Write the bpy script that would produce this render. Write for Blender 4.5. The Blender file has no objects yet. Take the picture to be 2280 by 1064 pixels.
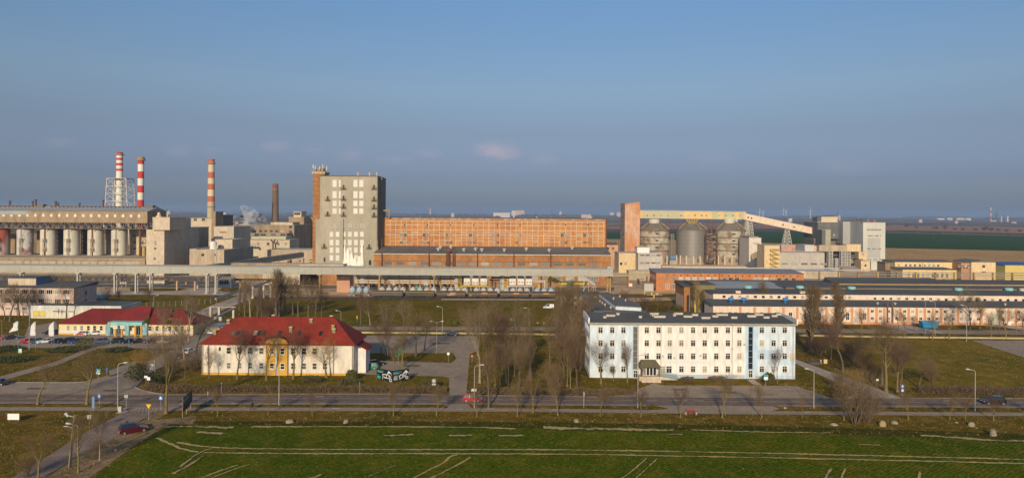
import bpy, math, random
from math import radians as R, sin, cos, pi
from mathutils import Vector, Matrix
S = bpy.context.scene
# ---------------------------------------------------------------- camera
F, H, TILT, CX, HY = 1600.0, 38.5, 0.007, 1140.0, 474.5
cam = bpy.data.objects.new("camera", bpy.data.cameras.new("camera"))
S.collection.objects.link(cam); S.camera = cam
cam.location = (0, 0, H)
cam.rotation_euler = (Matrix.Rotation(R(90), 3, 'X') @ Matrix.Rotation(math.atan(TILT), 3, 'Z')).to_euler()
cam.data.sensor_width = 36; cam.data.lens = F/2280*36
cam.data.shift_y = (HY-532)/2280
cam.data.clip_end = 40000
# ---------------------------------------------------------------- sky and sun
SUN_EL, SUN_AZ = R(19), R(189)
sund = Vector((sin(SUN_AZ)*cos(SUN_EL), cos(SUN_AZ)*cos(SUN_EL), sin(SUN_EL)))
w = bpy.data.worlds.new("World"); S.world = w; w.use_nodes = True
nt = w.node_tree; N = nt.nodes; L = nt.links
for n in list(N): N.remove(n)
out = N.new('ShaderNodeOutputWorld'); bg = N.new('ShaderNodeBackground')
sky = N.new('ShaderNodeTexSky'); sky.sky_type = 'NISHITA'; sky.sun_disc = False
sky.sun_elevation = SUN_EL; sky.sun_rotation = SUN_AZ
sky.altitude = 0; sky.air_density = 1.0; sky.dust_density = 1.6; sky.ozone_density = 2.0
bg.inputs['Strength'].default_value = 0.105
SKYR = [(.014,(.60,.70,1.05)),(.034,(.52,.59,.95)),(.047,(.48,.525,.86)),(.11,(.59,.575,.705)),(.169,(.77,.77,.83))]
# thin far-off pinkish cloud puffs low over the horizon
tc = N.new('ShaderNodeTexCoord'); sep = N.new('ShaderNodeSeparateXYZ'); L.new(tc.outputs['Generated'], sep.inputs[0])
def wm(op, a, b=None):
    n = N.new('ShaderNodeMath'); n.operation = op
    for k, v in enumerate((a, b)):
        if v is None: continue
        if isinstance(v, (int, float)): n.inputs[k].default_value = v
        else: L.new(v, n.inputs[k])
    return n.outputs[0]
U_, V_ = wm('DIVIDE', sep.outputs['X'], sep.outputs['Y']), wm('DIVIDE', sep.outputs['Z'], sep.outputs['Y'])
cb_ = N.new('ShaderNodeCombineXYZ'); L.new(wm('MULTIPLY', U_, 26.0), cb_.inputs[0]); L.new(wm('MULTIPLY', V_, 60.0), cb_.inputs[1])
nz = N.new('ShaderNodeTexNoise'); nz.inputs['Scale'].default_value = 1.0; nz.inputs['Detail'].default_value = 7; nz.inputs['Roughness'].default_value = .6; L.new(cb_.outputs[0], nz.inputs['Vector'])
tot = None      # a few faint pinkish puffs far off, low over the plain
for px, py, a_, b_, k_ in ((1108,336,72,30,.9),(608,326,50,18,.26),(395,334,48,22,.18),(468,336,40,16,.14),(690,336,40,16,.14),(780,343,44,24,.24),(955,342,44,16,.24),(1210,352,44,18,.28),(880,356,60,14,.2),(1590,352,70,20,.14),(1890,372,90,26,.16),(130,318,60,18,.14)):
    e1 = wm('POWER', wm('ABSOLUTE', wm('DIVIDE', wm('SUBTRACT', U_, (px-1140)/1600), a_/1600)), 2.0); e2 = wm('POWER', wm('ABSOLUTE', wm('DIVIDE', wm('SUBTRACT', V_, (474.5-py)/1600+.007*(px-1140)/1600), b_/1600)), 2.0)
    m_ = wm('SUBTRACT', 1.0, wm('ADD', e1, e2)); m_ = wm('ADD', m_, wm('MULTIPLY', wm('SUBTRACT', nz.outputs['Fac'], .53), 3.0)); m_ = wm('MULTIPLY', wm('MAXIMUM', wm('MINIMUM', m_, 1.0), 0.0), wm('MULTIPLY', wm('MAXIMUM', wm('SUBTRACT', 1.0, wm('ADD', e1, e2)), 0.0), k_*1.3))
    tot = m_ if tot is None else wm('ADD', tot, m_)
fr = wm('MULTIPLY', tot, wm('GREATER_THAN', sep.outputs['Y'], 0.0))
mu2 = N.new('ShaderNodeMath'); mu2.operation = 'MULTIPLY'; mu2.use_clamp = True; mu2.inputs[1].default_value = .8; L.new(fr, mu2.inputs[0])
mx = N.new('ShaderNodeMixRGB'); mx.inputs[2].default_value = (4.2, 3.8, 4.7, 1)
hs = N.new('ShaderNodeHueSaturation'); hs.inputs['Saturation'].default_value = 1.0; hs.inputs['Value'].default_value = 1.0
# the belt of dusty air above the horizon opposite the low sun is darker and greyer than the model sky
rp = N.new('ShaderNodeValToRGB'); L.new(sep.outputs['Z'], rp.inputs[0]); e = rp.color_ramp.elements
e[0].position = 0; e[0].color = (.55,.66,1.0,1); e[1].position = .30; e[1].color = (.76,.93,1.07,1)
for ps, c in SKYR: q = e.new(ps); q.color = (*c, 1)
sm = N.new('ShaderNodeMixRGB'); sm.blend_type = 'MULTIPLY'; sm.inputs[0].default_value = 1; L.new(sky.outputs[0], sm.inputs[1]); L.new(rp.outputs[0], sm.inputs[2])
L.new(sm.outputs[0], hs.inputs['Color']); L.new(hs.outputs[0], mx.inputs[1]); L.new(mu2.outputs[0], mx.inputs[0])
L.new(mx.outputs[0], bg.inputs['Color']); L.new(bg.outputs[0], out.inputs['Surface'])
sun = bpy.data.objects.new("sun", bpy.data.lights.new("sun", 'SUN')); S.collection.objects.link(sun)
sun.data.energy = 3.9; sun.data.angle = R(0.53); sun.data.color = (1.0, 0.82, 0.58)
sun.rotation_euler = sund.to_track_quat('Z', 'Y').to_euler()
S.view_settings.view_transform = 'Standard'; S.view_settings.look = 'None'; S.view_settings.gamma = 1
S.view_settings.exposure = 0.0; S.view_settings.use_curve_mapping = False
S.cycles.use_denoising = True
S.cycles.max_bounces = 6; S.cycles.diffuse_bounces = 2; S.cycles.glossy_bounces = 2; S.cycles.volume_bounces = 1
S.cycles.transparent_max_bounces = 16
# ---------------------------------------------------------------- pixel of the 2280x1064 photograph -> place in the world
def ray(px, py):
    u, v = px-CX, HY-py
    n = math.sqrt(1+TILT*TILT)
    return ((u-v*TILT)/n/F, (v+u*TILT)/n/F)
def G(px, py, z=0.0):                      # on the plane at height z
    a, b = ray(px, py); Y = (z-H)/b
    return (a*Y, Y, z)
def P(px, py, Y):                          # at distance Y
    a, b = ray(px, py); return (a*Y, Y, H+b*Y)
def PX(px, py, Y): return P(px, py, Y)[0]
def PZ(px, py, Y): return P(px, py, Y)[2]
# ---------------------------------------------------------------- objects
col = S.collection
def thing(name, label, cat, loc=(0, 0, 0), rz=0, group=None):
    o = bpy.data.objects.new(name, None); col.objects.link(o)
    o.location = loc; o.rotation_euler = (0, 0, rz); o.empty_display_size = .5
    o['label'] = label; o['category'] = cat
    if group: o['group'] = group
    return o
KIDS = {}
def adopt(o, parent):
    o.parent = parent; KIDS.setdefault(parent.name, []).append(o)
def dup(root, loc, rz=0, label=None, group=None, sc=1.0):
    r = root.copy(); col.objects.link(r); r.location = loc; r.rotation_euler = (0, 0, rz); r.scale = (sc, sc, sc) if not isinstance(sc, tuple) else sc
    if label: r['label'] = label
    if group: r['group'] = group
    def rec(src, dst):
        for ch in KIDS.get(src.name, []):
            c = ch.copy(); col.objects.link(c); adopt(c, dst); rec(ch, c)
    rec(root, r); return r
def cubic(n, base):
    return n
class MB:
    def __init__(s, origin=(0, 0, 0)): s.v = []; s.f = []; s.m = []; s.o = Vector(origin); s.uv = None
    def add(s, vs, fs, m=0):
        b = len(s.v); s.v += [tuple(p) for p in vs]; s.f += [tuple(i+b for i in f) for f in fs]; s.m += [m]*len(fs); return s
    def box(s, x0, x1, y0, y1, z0, z1, m=0):
        if x0 > x1: x0, x1 = x1, x0
        if y0 > y1: y0, y1 = y1, y0
        if z0 > z1: z0, z1 = z1, z0
        return s.add([(x0,y0,z0),(x1,y0,z0),(x1,y1,z0),(x0,y1,z0),(x0,y0,z1),(x1,y0,z1),(x1,y1,z1),(x0,y1,z1)],
              [(0,3,2,1),(4,5,6,7),(0,1,5,4),(1,2,6,5),(2,3,7,6),(3,0,4,7)], m)
    def bar(s, p, q, w, h=None, m=0):       # square bar between two points
        p, q = Vector(p), Vector(q); d = (q-p); 
        if d.length < 1e-6: return s
        d.normalize(); h = h or w
        up = Vector((0,0,1)) if abs(d.z) < .95 else Vector((0,1,0))
        a = d.cross(up).normalized()*w/2; b = d.cross(a).normalized()*h/2
        vs = [c+e for c in (p, q) for e in (-a-b, a-b, a+b, -a+b)]
        return s.add(vs, [(0,1,2,3),(7,6,5,4),(0,4,5,1),(1,5,6,2),(2,6,7,3),(3,7,4,0)], m)
    def tube(s, p, q, r, r2=None, n=8, m=0, cap=True):
        p, q = Vector(p), Vector(q); d = (q-p).normalized(); r2 = r if r2 is None else r2
        up = Vector((0,0,1)) if abs(d.z) < .95 else Vector((0,1,0))
        a = d.cross(up).normalized(); b = d.cross(a)
        vs = [p+(a*cos(2*pi*i/n)+b*sin(2*pi*i/n))*r for i in range(n)]+[q+(a*cos(2*pi*i/n)+b*sin(2*pi*i/n))*r2 for i in range(n)]
        fs = [(i, i+n, (i+1)%n+n, (i+1)%n) for i in range(n)]
        if cap: fs += [tuple(range(n)), tuple(range(2*n-1, n-1, -1))]
        return s.add(vs, fs, m)
    def lathe(s, c, prof, n=24, m=0, cap=True):  # prof: (radius, z)
        vs = []; fs = []
        for r, z in prof: vs += [(c[0]+r*cos(2*pi*i/n), c[1]+r*sin(2*pi*i/n), c[2]+z) for i in range(n)]
        for k in range(len(prof)-1):
            for i in range(n): fs.append((k*n+i, k*n+(i+1)%n, (k+1)*n+(i+1)%n, (k+1)*n+i))
        if cap: fs += [tuple(range(n-1, -1, -1)), tuple(range((len(prof)-1)*n, len(prof)*n))]
        return s.add(vs, fs, m)
    def prism(s, pts, d, m=0):               # pts: coplanar 3D points, extruded by vector d
        n = len(pts); pts = [Vector(p) for p in pts]; d = Vector(d)
        return s.add(pts+[p+d for p in pts], [tuple(range(n-1,-1,-1)), tuple(range(n, 2*n))]+[(i, (i+1)%n, (i+1)%n+n, i+n) for i in range(n)], m)
    def build(s, name, mats, parent=None, smooth=False, origin=None):
        if not isinstance(mats, (list, tuple)): mats = [mats]
        o0 = s.o
        if origin is not None: o0 = Vector(origin)
        elif parent is not None and s.o.length == 0 and not getattr(s, 'local', False):
            rt = parent
            while rt.parent is not None: rt = rt.parent
            o0 = rt.location
        me = bpy.data.meshes.new(name)
        me.from_pydata([(p[0]-o0[0], p[1]-o0[1], p[2]-o0[2]) for p in s.v], [], s.f)
        for mt in mats: me.materials.append(mt)
        if len(mats) > 1: me.polygons.foreach_set('material_index', s.m)
        if smooth: me.polygons.foreach_set('use_smooth', [True]*len(s.f))
        me.update()
        o = bpy.data.objects.new(name, me); col.objects.link(o)
        if parent is not None: adopt(o, parent)
        elif origin is not None: o.location = o0
        return o
def tag(o, label, cat, group=None):
    o['label'] = label; o['category'] = cat
    if group: o['group'] = group
    return o
def struct(o): o['kind'] = 'structure'; return o
ORD = 'zeroth first second third fourth fifth sixth seventh eighth ninth tenth eleventh twelfth thirteenth fourteenth fifteenth sixteenth seventeenth eighteenth nineteenth twentieth'.split()
def nth(i, n, side='left'):
    if i == 1: return 'leftmost'
    if i == n: return 'rightmost'
    if i <= 20: return ORD[i]+' from the left'
    j = n+1-i
    if j <= 20: return ORD[j]+' from the right'
    t = {2:'twenty',3:'thirty',4:'forty'}[i//10]
    return (t+'-'+ORD[i % 10] if i % 10 else {2:'twentieth',3:'thirtieth',4:'fortieth'}[i//10])+' from the left'
# ---------------------------------------------------------------- materials
MATS = {}
def mat(name, c, rough=.85, c2=None, scale=.3, amt=.5, stretch=(1,1,1), metal=0, fine=None, bump=0, detail=6, spec=.3, lo=.35, hi=.65):
    """surface colour c blotched towards c2 by a noise in world metres; fine = strength of a second small-scale grain"""
    if name in MATS: return MATS[name]
    m = bpy.data.materials.new(name); m.use_nodes = True; MATS[name] = m
    n = m.node_tree.nodes; l = m.node_tree.links; b = n['Principled BSDF']
    b.inputs['Roughness'].default_value = rough; b.inputs['Metallic'].default_value = metal
    b.inputs['Specular IOR Level'].default_value = spec
    b.inputs['Base Color'].default_value = (*c, 1)
    if c2 is not None or fine:
        g = n.new('ShaderNodeNewGeometry'); mp = n.new('ShaderNodeMapping'); mp.inputs['Scale'].default_value = stretch
        l.new(g.outputs['Position'], mp.inputs['Vector'])
        cur = None
        if c2 is not None:
            t = n.new('ShaderNodeTexNoise'); t.inputs['Scale'].default_value = scale; t.inputs['Detail'].default_value = detail; t.inputs['Roughness'].default_value = .6
            l.new(mp.outputs[0], t.inputs['Vector'])
            r = n.new('ShaderNodeMapRange'); r.inputs[1].default_value = lo; r.inputs[2].default_value = hi; r.inputs[4].default_value = amt
            l.new(t.outputs['Fac'], r.inputs[0])
            x = n.new('ShaderNodeMixRGB'); x.inputs[1].default_value = (*c, 1); x.inputs[2].default_value = (*c2, 1)
            l.new(r.outputs[0], x.inputs[0]); cur = x.outputs[0]
        if fine:
            t2 = n.new('ShaderNodeTexNoise'); t2.inputs['Scale'].default_value = fine[0]; t2.inputs['Detail'].default_value = 4
            l.new(mp.outputs[0], t2.inputs['Vector'])
            r2 = n.new('ShaderNodeMapRange'); r2.inputs[1].default_value = .3; r2.inputs[2].default_value = .7; r2.inputs[3].default_value = 1-fine[1]; r2.inputs[4].default_value = 1+fine[1]
            l.new(t2.outputs['Fac'], r2.inputs[0])
            x2 = n.new('ShaderNodeMixRGB'); x2.blend_type = 'MULTIPLY'; x2.inputs[0].default_value = 1
            if cur: l.new(cur, x2.inputs[1])
            else: x2.inputs[1].default_value = (*c, 1)
            l.new(r2.outputs[0], x2.inputs[2]); cur = x2.outputs[0]
            if bump:
                bp = n.new('ShaderNodeBump'); bp.inputs['Strength'].default_value = bump; bp.inputs['Distance'].default_value = .1
                l.new(t2.outputs['Fac'], bp.inputs['Height']); l.new(bp.outputs[0], b.inputs['Normal'])
        l.new(cur, b.inputs['Base Color'])
    return m
def wall(name, c, dirt=.35, c2=None, streak=True, scale=.25):   # render/plaster with vertical weather streaks
    c2 = c2 or tuple(x*.55 for x in c)
    return mat(name, c, .9, c2, scale, dirt, (1,1,.28) if streak else (1,1,1), fine=(1.3, .16), lo=.38, hi=.66)
# ================================================================ ground, roads, fields
ZC = [0]; SHEETS = []
def lift(z): ZC[0] += 1; return z+ZC[0]*.0013
def poly(name, pts, m, z, label=None, dense=False):
    """flat sheet; pts are photograph pixels on the ground; every sheet gets a height of its own"""
    z = lift(z)
    vs = [G(x, y, 0) for x, y in pts]
    vs = [(p[0], p[1], z) for p in vs]; SHEETS.append((name, [(p[0], p[1]) for p in vs]))
    me = bpy.data.meshes.new(name); me.from_pydata(vs, [], [tuple(range(len(vs)))]); me.materials.append(m); me.update()
    o = bpy.data.objects.new(name, me); col.objects.link(o)
    if me.polygons[0].normal.z < 0: me.flip_normals()
    return struct(o)
def strip(name, pts, wd, m, z, jag=0.0, step=1.2, seed=1):
    """ribbon following ground pixels; wd in metres"""
    rnd = random.Random(seed); z = lift(z)
    P_ = [Vector(G(x, y, 0)) for x, y in pts]
    Q = []
    for i in range(len(P_)-1):                      # Catmull-Rom
        a = P_[max(i-1, 0)]; b = P_[i]; c = P_[i+1]; d = P_[min(i+2, len(P_)-1)]
        n = max(2, int((c-b).length/step))
        for k in range(n):
            t = k/n; Q.append(.5*((2*b)+(c-a)*t+(2*a-5*b+4*c-d)*t*t+(3*b-a-3*c+d)*t**3))
    Q.append(P_[-1])
    vs = []; fs = []
    for i, p in enumerate(Q):
        d = (Q[min(i+1, len(Q)-1)]-Q[max(i-1, 0)]).normalized(); s_ = Vector((-d.y, d.x, 0))
        w1 = wd/2*(1+rnd.uniform(-jag, jag)); w2 = wd/2*(1+rnd.uniform(-jag, jag))
        vs += [(p+s_*w1), (p-s_*w2)]
    vs = [(p[0], p[1], z) for p in vs]
    fs = [(2*i, 2*i+1, 2*i+3, 2*i+2) for i in range(len(Q)-1)]
    me = bpy.data.meshes.new(name); me.from_pydata(vs, [], fs); me.materials.append(m)
    uv = me.uv_layers.new(name='UVMap')
    for li, lp in enumerate(me.loops):
        vi = lp.vertex_index; uv.data[li].uv = (vi % 2, (vi//2)*step)
    me.update()
    if me.polygons and me.polygons[0].normal.z < 0: me.flip_normals()
    o = bpy.data.objects.new(name, me); col.objects.link(o); return struct(o)
def ground_mat(name, cols, scales, rough=.95, bump=.6, rows=None, spec=0.0):
    """three colours mixed by two noises + fine grain"""
    if name in MATS: return MATS[name]
    m = bpy.data.materials.new(name); m.use_nodes = True; MATS[name] = m
    n = m.node_tree.nodes; l = m.node_tree.links; b = n['Principled BSDF']
    b.inputs['Roughness'].default_value = rough; b.inputs['Specular IOR Level'].default_value = spec
    g = n.new('ShaderNodeNewGeometry')
    def noise(sc, lo, hi, det=8, stretch=None):
        t = n.new('ShaderNodeTexNoise'); t.inputs['Scale'].default_value = sc; t.inputs['Detail'].default_value = det; t.inputs['Roughness'].default_value = .62
        if stretch:
            mp = n.new('ShaderNodeMapping'); mp.inputs['Scale'].default_value = stretch; l.new(g.outputs['Position'], mp.inputs['Vector']); l.new(mp.outputs[0], t.inputs['Vector'])
        else: l.new(g.outputs['Position'], t.inputs['Vector'])
        r = n.new('ShaderNodeMapRange'); r.inputs[1].default_value = lo; r.inputs[2].default_value = hi; l.new(t.outputs['Fac'], r.inputs[0])
        return r.outputs[0], t
    f1, t1 = noise(scales[0], .40, .60); f2, t2 = noise(scales[1], .47, .68); f3, t3 = noise(scales[2], .25, .75, 3)
    x1 = n.new('ShaderNodeMixRGB'); x1.inputs[1].default_value = (*cols[0], 1); x1.inputs[2].default_value = (*cols[1], 1); l.new(f1, x1.inputs[0])
    x2 = n.new('ShaderNodeMixRGB'); x2.inputs[2].default_value = (*cols[2], 1); l.new(x1.outputs[0], x2.inputs[1]); l.new(f2, x2.inputs[0])
    mr = n.new('ShaderNodeMapRange'); mr.inputs[3].default_value = .52; mr.inputs[4].default_value = 1.48; l.new(f3, mr.inputs[0])
    x3 = n.new('ShaderNodeMixRGB'); x3.blend_type = 'MULTIPLY'; x3.inputs[0].default_value = 1; l.new(x2.outputs[0], x3.inputs[1]); l.new(mr.outputs[0], x3.inputs[2])
    cur = x3.outputs[0]
    if rows:
        wv = n.new('ShaderNodeTexWave'); wv.inputs['Scale'].default_value = rows[0]; wv.inputs['Distortion'].default_value = rows[2]; wv.inputs['Detail'].default_value = 3
        mp = n.new('ShaderNodeMapping'); mp.inputs['Rotation'].default_value = (0, 0, rows[3]); l.new(g.outputs['Position'], mp.inputs['Vector']); l.new(mp.outputs[0], wv.inputs['Vector'])
        r4 = n.new('ShaderNodeMapRange'); r4.inputs[3].default_value = 1-rows[1]; r4.inputs[4].default_value = 1+rows[1]; l.new(wv.outputs['Fac'], r4.inputs[0])
        x4 = n.new('ShaderNodeMixRGB'); x4.blend_type = 'MULTIPLY'; x4.inputs[0].default_value = 1; l.new(cur, x4.inputs[1]); l.new(r4.outputs[0], x4.inputs[2]); cur = x4.outputs[0]
    l.new(cur, b.inputs['Base Color'])
    bp = n.new('ShaderNodeBump'); bp.inputs['Strength'].default_value = bump; bp.inputs['Distance'].default_value = .15; l.new(t3.outputs['Fac'], bp.inputs['Height']); l.new(bp.outputs[0], b.inputs['Normal'])
    return m
M_GRASS = ground_mat('winter_grass', [(0.176,0.103,0.015),(0.095,0.076,0.006),(0.277,0.167,0.034)], (.06, .35, 2.2))
M_LAWN = ground_mat('lawn_grass', [(0.111,0.090,0.006),(0.163,0.110,0.011),(0.215,0.138,0.020)], (.05, .3, 2.5))
M_LAWN2 = ground_mat('dry_lawn', [(0.219,0.142,0.017),(0.138,0.105,0.010),(0.300,0.184,0.038)], (.05, .22, 2.0))
M_CROP = ground_mat('winter_wheat', [(0.0614,0.0851,0.0015),(0.0920,0.1030,0.0020),(0.1475,0.1210,0.0100)], (.045, .22, 1.3), rows=(.45,.22,4.0,.9), spec=0)
M_DITCH = ground_mat('ditch_grass', [(.045,.050,.003),(.066,.058,.005),(.10,.08,.02)], (.1, .5, 3))
M_YARD = ground_mat('yard_gravel', [(0.591,0.403,0.239),(0.438,0.305,0.180),(0.744,0.538,0.332)], (.03, .2, 1.5))
M_ASPH = ground_mat('asphalt', [(0.2585,0.1816,0.1359),(0.2060,0.1479,0.1143),(0.3131,0.2203,0.1593)], (.06, .35, 4), bump=.2, spec=.3)
M_ASPH2 = ground_mat('worn_asphalt', [(0.3481,0.2591,0.1836),(0.2874,0.2193,0.1575),(0.4007,0.2999,0.2061)], (.08, .4, 4), bump=.2, spec=.25)
M_PATH = ground_mat('paving', [(0.3451,0.2672,0.1971),(0.2987,0.2326,0.1728),(0.3914,0.2989,0.2142)], (.1, .6, 6), bump=.1)
M_CONC = ground_mat('concrete_slabs', [(0.488,0.396,0.317),(0.394,0.321,0.257),(0.562,0.446,0.353)], (.1, .9, 5), bump=.2)
M_SOIL = ground_mat('bare_soil', [(0.325,0.240,0.130),(0.221,0.156,0.078),(0.390,0.293,0.169)], (.3, 1.2, 5))
M_MUD = ground_mat('muddy_verge', [(0.300,0.193,0.102),(0.188,0.131,0.057),(0.394,0.270,0.166)], (.15, .7, 4))
M_SHO = ground_mat('road_shoulder_grit', [(.36,.27,.19),(.29,.21,.15),(.42,.33,.25)], (.2, .8, 4))
M_PAINT = mat('road_paint', (.62,.60,.56), .7, (.25,.24,.22), 1.5, .7)
M_FAR0 = ground_mat('far_ploughland', [(0.493,0.290,0.119),(0.419,0.250,0.101),(0.567,0.340,0.143)], (.008, .05, .4), bump=0)
M_FAR1 = ground_mat('far_green_field', [(0.027,0.071,0.011),(0.032,0.078,0.011),(0.041,0.076,0.013)], (.008, .05, .4), bump=0)
M_FAR2 = ground_mat('far_red_soil', [(0.369,0.186,0.108),(0.299,0.157,0.086),(0.421,0.229,0.130)], (.005, .04, .4), bump=0)
M_FARW = ground_mat('far_woodland', [(0.091,0.058,0.045),(0.116,0.072,0.050),(0.165,0.104,0.059)], (.003, .012, .1), bump=0)

me = bpy.data.meshes.new('ground'); Z0 = 0.0
me.from_pydata([(-14000,-3000,0),(14000,-3000,0),(14000,15500,0),(-14000,15500,0)], [], [(0,1,2,3)]); me.materials.append(M_GRASS)
struct_o = bpy.data.objects.new('ground', me); col.objects.link(struct_o); struct(struct_o)
z1, z2, z3, z4 = .006, .012, .018, .026
def wpoly(name, pts, m, z):
    me = bpy.data.meshes.new(name); me.from_pydata([(x, y, z) for x, y in pts], [], [tuple(range(len(pts)))]); me.materials.append(m); me.update()
    if me.polygons[0].normal.z < 0: me.flip_normals()
    o = bpy.data.objects.new(name, me); col.objects.link(o); return struct(o)
# far land behind the plant
wpoly('far_plain', [(-14000,1500),(14000,1500),(14000,15400),(-14000,15400)], M_FARW, .05)
wpoly('ploughed_field', [(-2600,560),(3200,560),(3200,1180),(560,1180),(-2600,1180)], M_FAR0, .03)
poly('green_field', [(1180,519),(1180,532),(1340,532),(1560,535),(1760,543),(1970,552),(2290,559),(2700,568),(2700,533),(2290,524),(1970,517),(1700,515),(1340,518)], M_FAR1, .10)
poly('red_soil_field', [(900,499),(900,507),(1340,510),(1700,509),(1970,513),(2290,520),(2700,526),(2700,512),(2290,506),(1970,501),(1700,497),(1340,497)], M_FAR2, .14)
poly('distant_green_strip', [(2000,513),(2290,521),(2600,527),(2600,531),(2290,526),(2000,519)], M_FAR1, .18)
poly('distant_field', [(300,497),(300,505),(690,505),(690,497)], M_FAR0, .14)
# factory yard
poly('factory_yard', [(-300,650),(240,650),(640,647),(700,662),(1240,668),(1400,672),(1500,668),(2700,690),(2700,582),(1140,560),(300,556),(-400,556)], M_YARD, z1)
for i, pp in enumerate([[(-250,664),(240,664),(700,664),(700,675),(560,700),(420,700),(300,690),(-250,690)],
                        [(290,641),(430,642),(470,648),(290,648)], [(495,640),(560,640),(560,650),(480,650)],
                        [(1345,655),(1505,654),(1505,662),(1345,662)]]):
    poly('grass_strip', pp, M_LAWN, z2)
poly('lawn', [(560,664),(1240,664),(1245,726),(560,724)], M_LAWN, z2)
poly('lawn', [(1945,753),(2165,757),(2290,798),(2290,880),(2050,872),(1960,860),(1890,800)], M_LAWN2, z2)
poly('lawn', [(1320,842),(1310,805),(1310,862),(1410,862),(1418,846),(1345,841)], M_LAWN, z2)
poly('lawn', [(1775,815),(1900,850),(1880,868),(1830,866),(1800,848),(1560,852),(1500,845),(1775,846)], M_LAWN, z2)
poly('lawn', [(430,836),(800,836),(800,848),(815,833),(990,838),(1000,850),(985,862),(430,860)], M_LAWN, z2)
# service road through the plant on the left and grey lane behind
poly('service_road', [(-250,651),(350,649),(400,647),(440,638),(470,640),(500,650),(720,656),(720,661),(500,657),(300,656),(-250,662)], M_CONC, z3)
poly('service_road', [(615,624),(645,632),(560,665),(500,688),(450,712),(400,712),(470,680),(560,648)], M_CONC, z4)
# long path along the plant
poly('footpath', [(560,726),(1240,728),(1700,731),(1960,733),(2700,739),(2700,748),(1960,742),(1700,739),(1240,736),(560,734)], M_PATH, z3)
poly('footpath', [(1950,722),(2010,722),(2110,741),(2030,741)], M_CONC, z4)
poly('gravel_yard', [(2165,722),(2285,735),(2285,728),(2240,722)], M_CONC, z4)
# car park behind the red-roofed house
poly('car_park', [(560,746),(1060,748),(1062,780),(1046,789),(1038,880),(1000,890),(1000,842),(985,838),(800,833),(815,812),(850,803),(1004,808),(1016,800),(1010,786),(700,786),(560,770)], M_ASPH2, z3)
poly('grass_island', [(800,786),(1000,786),(1012,792),(1008,805),(850,800),(800,804)], M_LAWN, z4)
poly('gravel_lot', [(2162,757.5),(2285,758),(2420,759),(2420,830),(2290,799)], M_ASPH2, z4)
# left: junction, car park, access road
poly('car_park', [(-300,742),(55,748),(62,728),(125,716),(132,745),(470,745),(462,772),(440,776),(-300,772)], M_ASPH2, z3)
poly('access_road', [(-300,851),(160,852),(190,850),(244,836),(243,826),(300,805),(330,804),(380,780),(440,772),(470,745),(520,745),(450,800),(380,808),(345,824),(315,847),(300,862),(318,869),(345,875),(375,879),(-300,879)], M_ASPH2, z3)
poly('side_road', [(-260,1200),(27,1063),(107,1015),(187,964),(262,925),(291,913),(268,898),(430,898),(390,908),(344,916),(320,932),(251,977),(165,1020),(99,1063),(-60,1200)], M_ASPH, z4)
poly('gravel_verge', [(344,916),(395,911),(345,935),(320,960),(275,978),(215,1001),(165,1022),(251,977),(318,936)], M_MUD, z4+.004)
poly('muddy_ground', [(345,935),(440,925),(430,948),(360,955),(310,985),(200,1064),(100,1064),(165,1022),(251,985),(320,962)], M_MUD, z2)
# main road
road = poly('main_road', [(-500,876),(100,877),(375,879),(800,877.5),(1200,882),(1700,886),(2280,887),(2900,893),(2900,915),(2280,907),(1700,904),(1200,900.5),(800,899),(400,899),(0,897),(-500,897)], M_ASPH, z4)
poly('lay_by', [(1455,853),(1480,858),(1772,859),(1850,886),(1850,888),(1600,887),(1330,885),(1410,876),(1425,864)], M_ASPH2, z3)
poly('lay_by', [(1455,902),(1720,904),(1735,910),(1715,916),(1560,918),(1450,914),(1490,910)], M_ASPH2, z3)
poly('footpath', [(1765,795),(1772,800),(1860,832),(1920,852),(1985,877),(2010,888),(1880,889),(1905,874),(1870,855),(1800,823),(1762,805)], M_CONC, z3)
poly('footpath', [(985,899),(1040,899),(1050,908),(1000,908)], M_PATH, z4)
poly('footpath', [(1662,845),(1678,845),(1697,858),(1680,858)], M_CONC, z4)
poly('cycle_path', [(-500,905.5),(0,906),(400,907),(800,907.5),(1200,909.5),(1600,914.5),(2280,918.5),(2900,923),(2900,932),(2280,926.5),(1600,922),(1200,917),(800,915.5),(400,914.5),(0,914.5),(-500,914)], M_PATH, z4+.004)
poly('footpath', [(-60,866),(0,838),(120,806),(225,765),(242,765),(130,812),(0,849),(-60,878)], M_PATH, z3)
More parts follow.
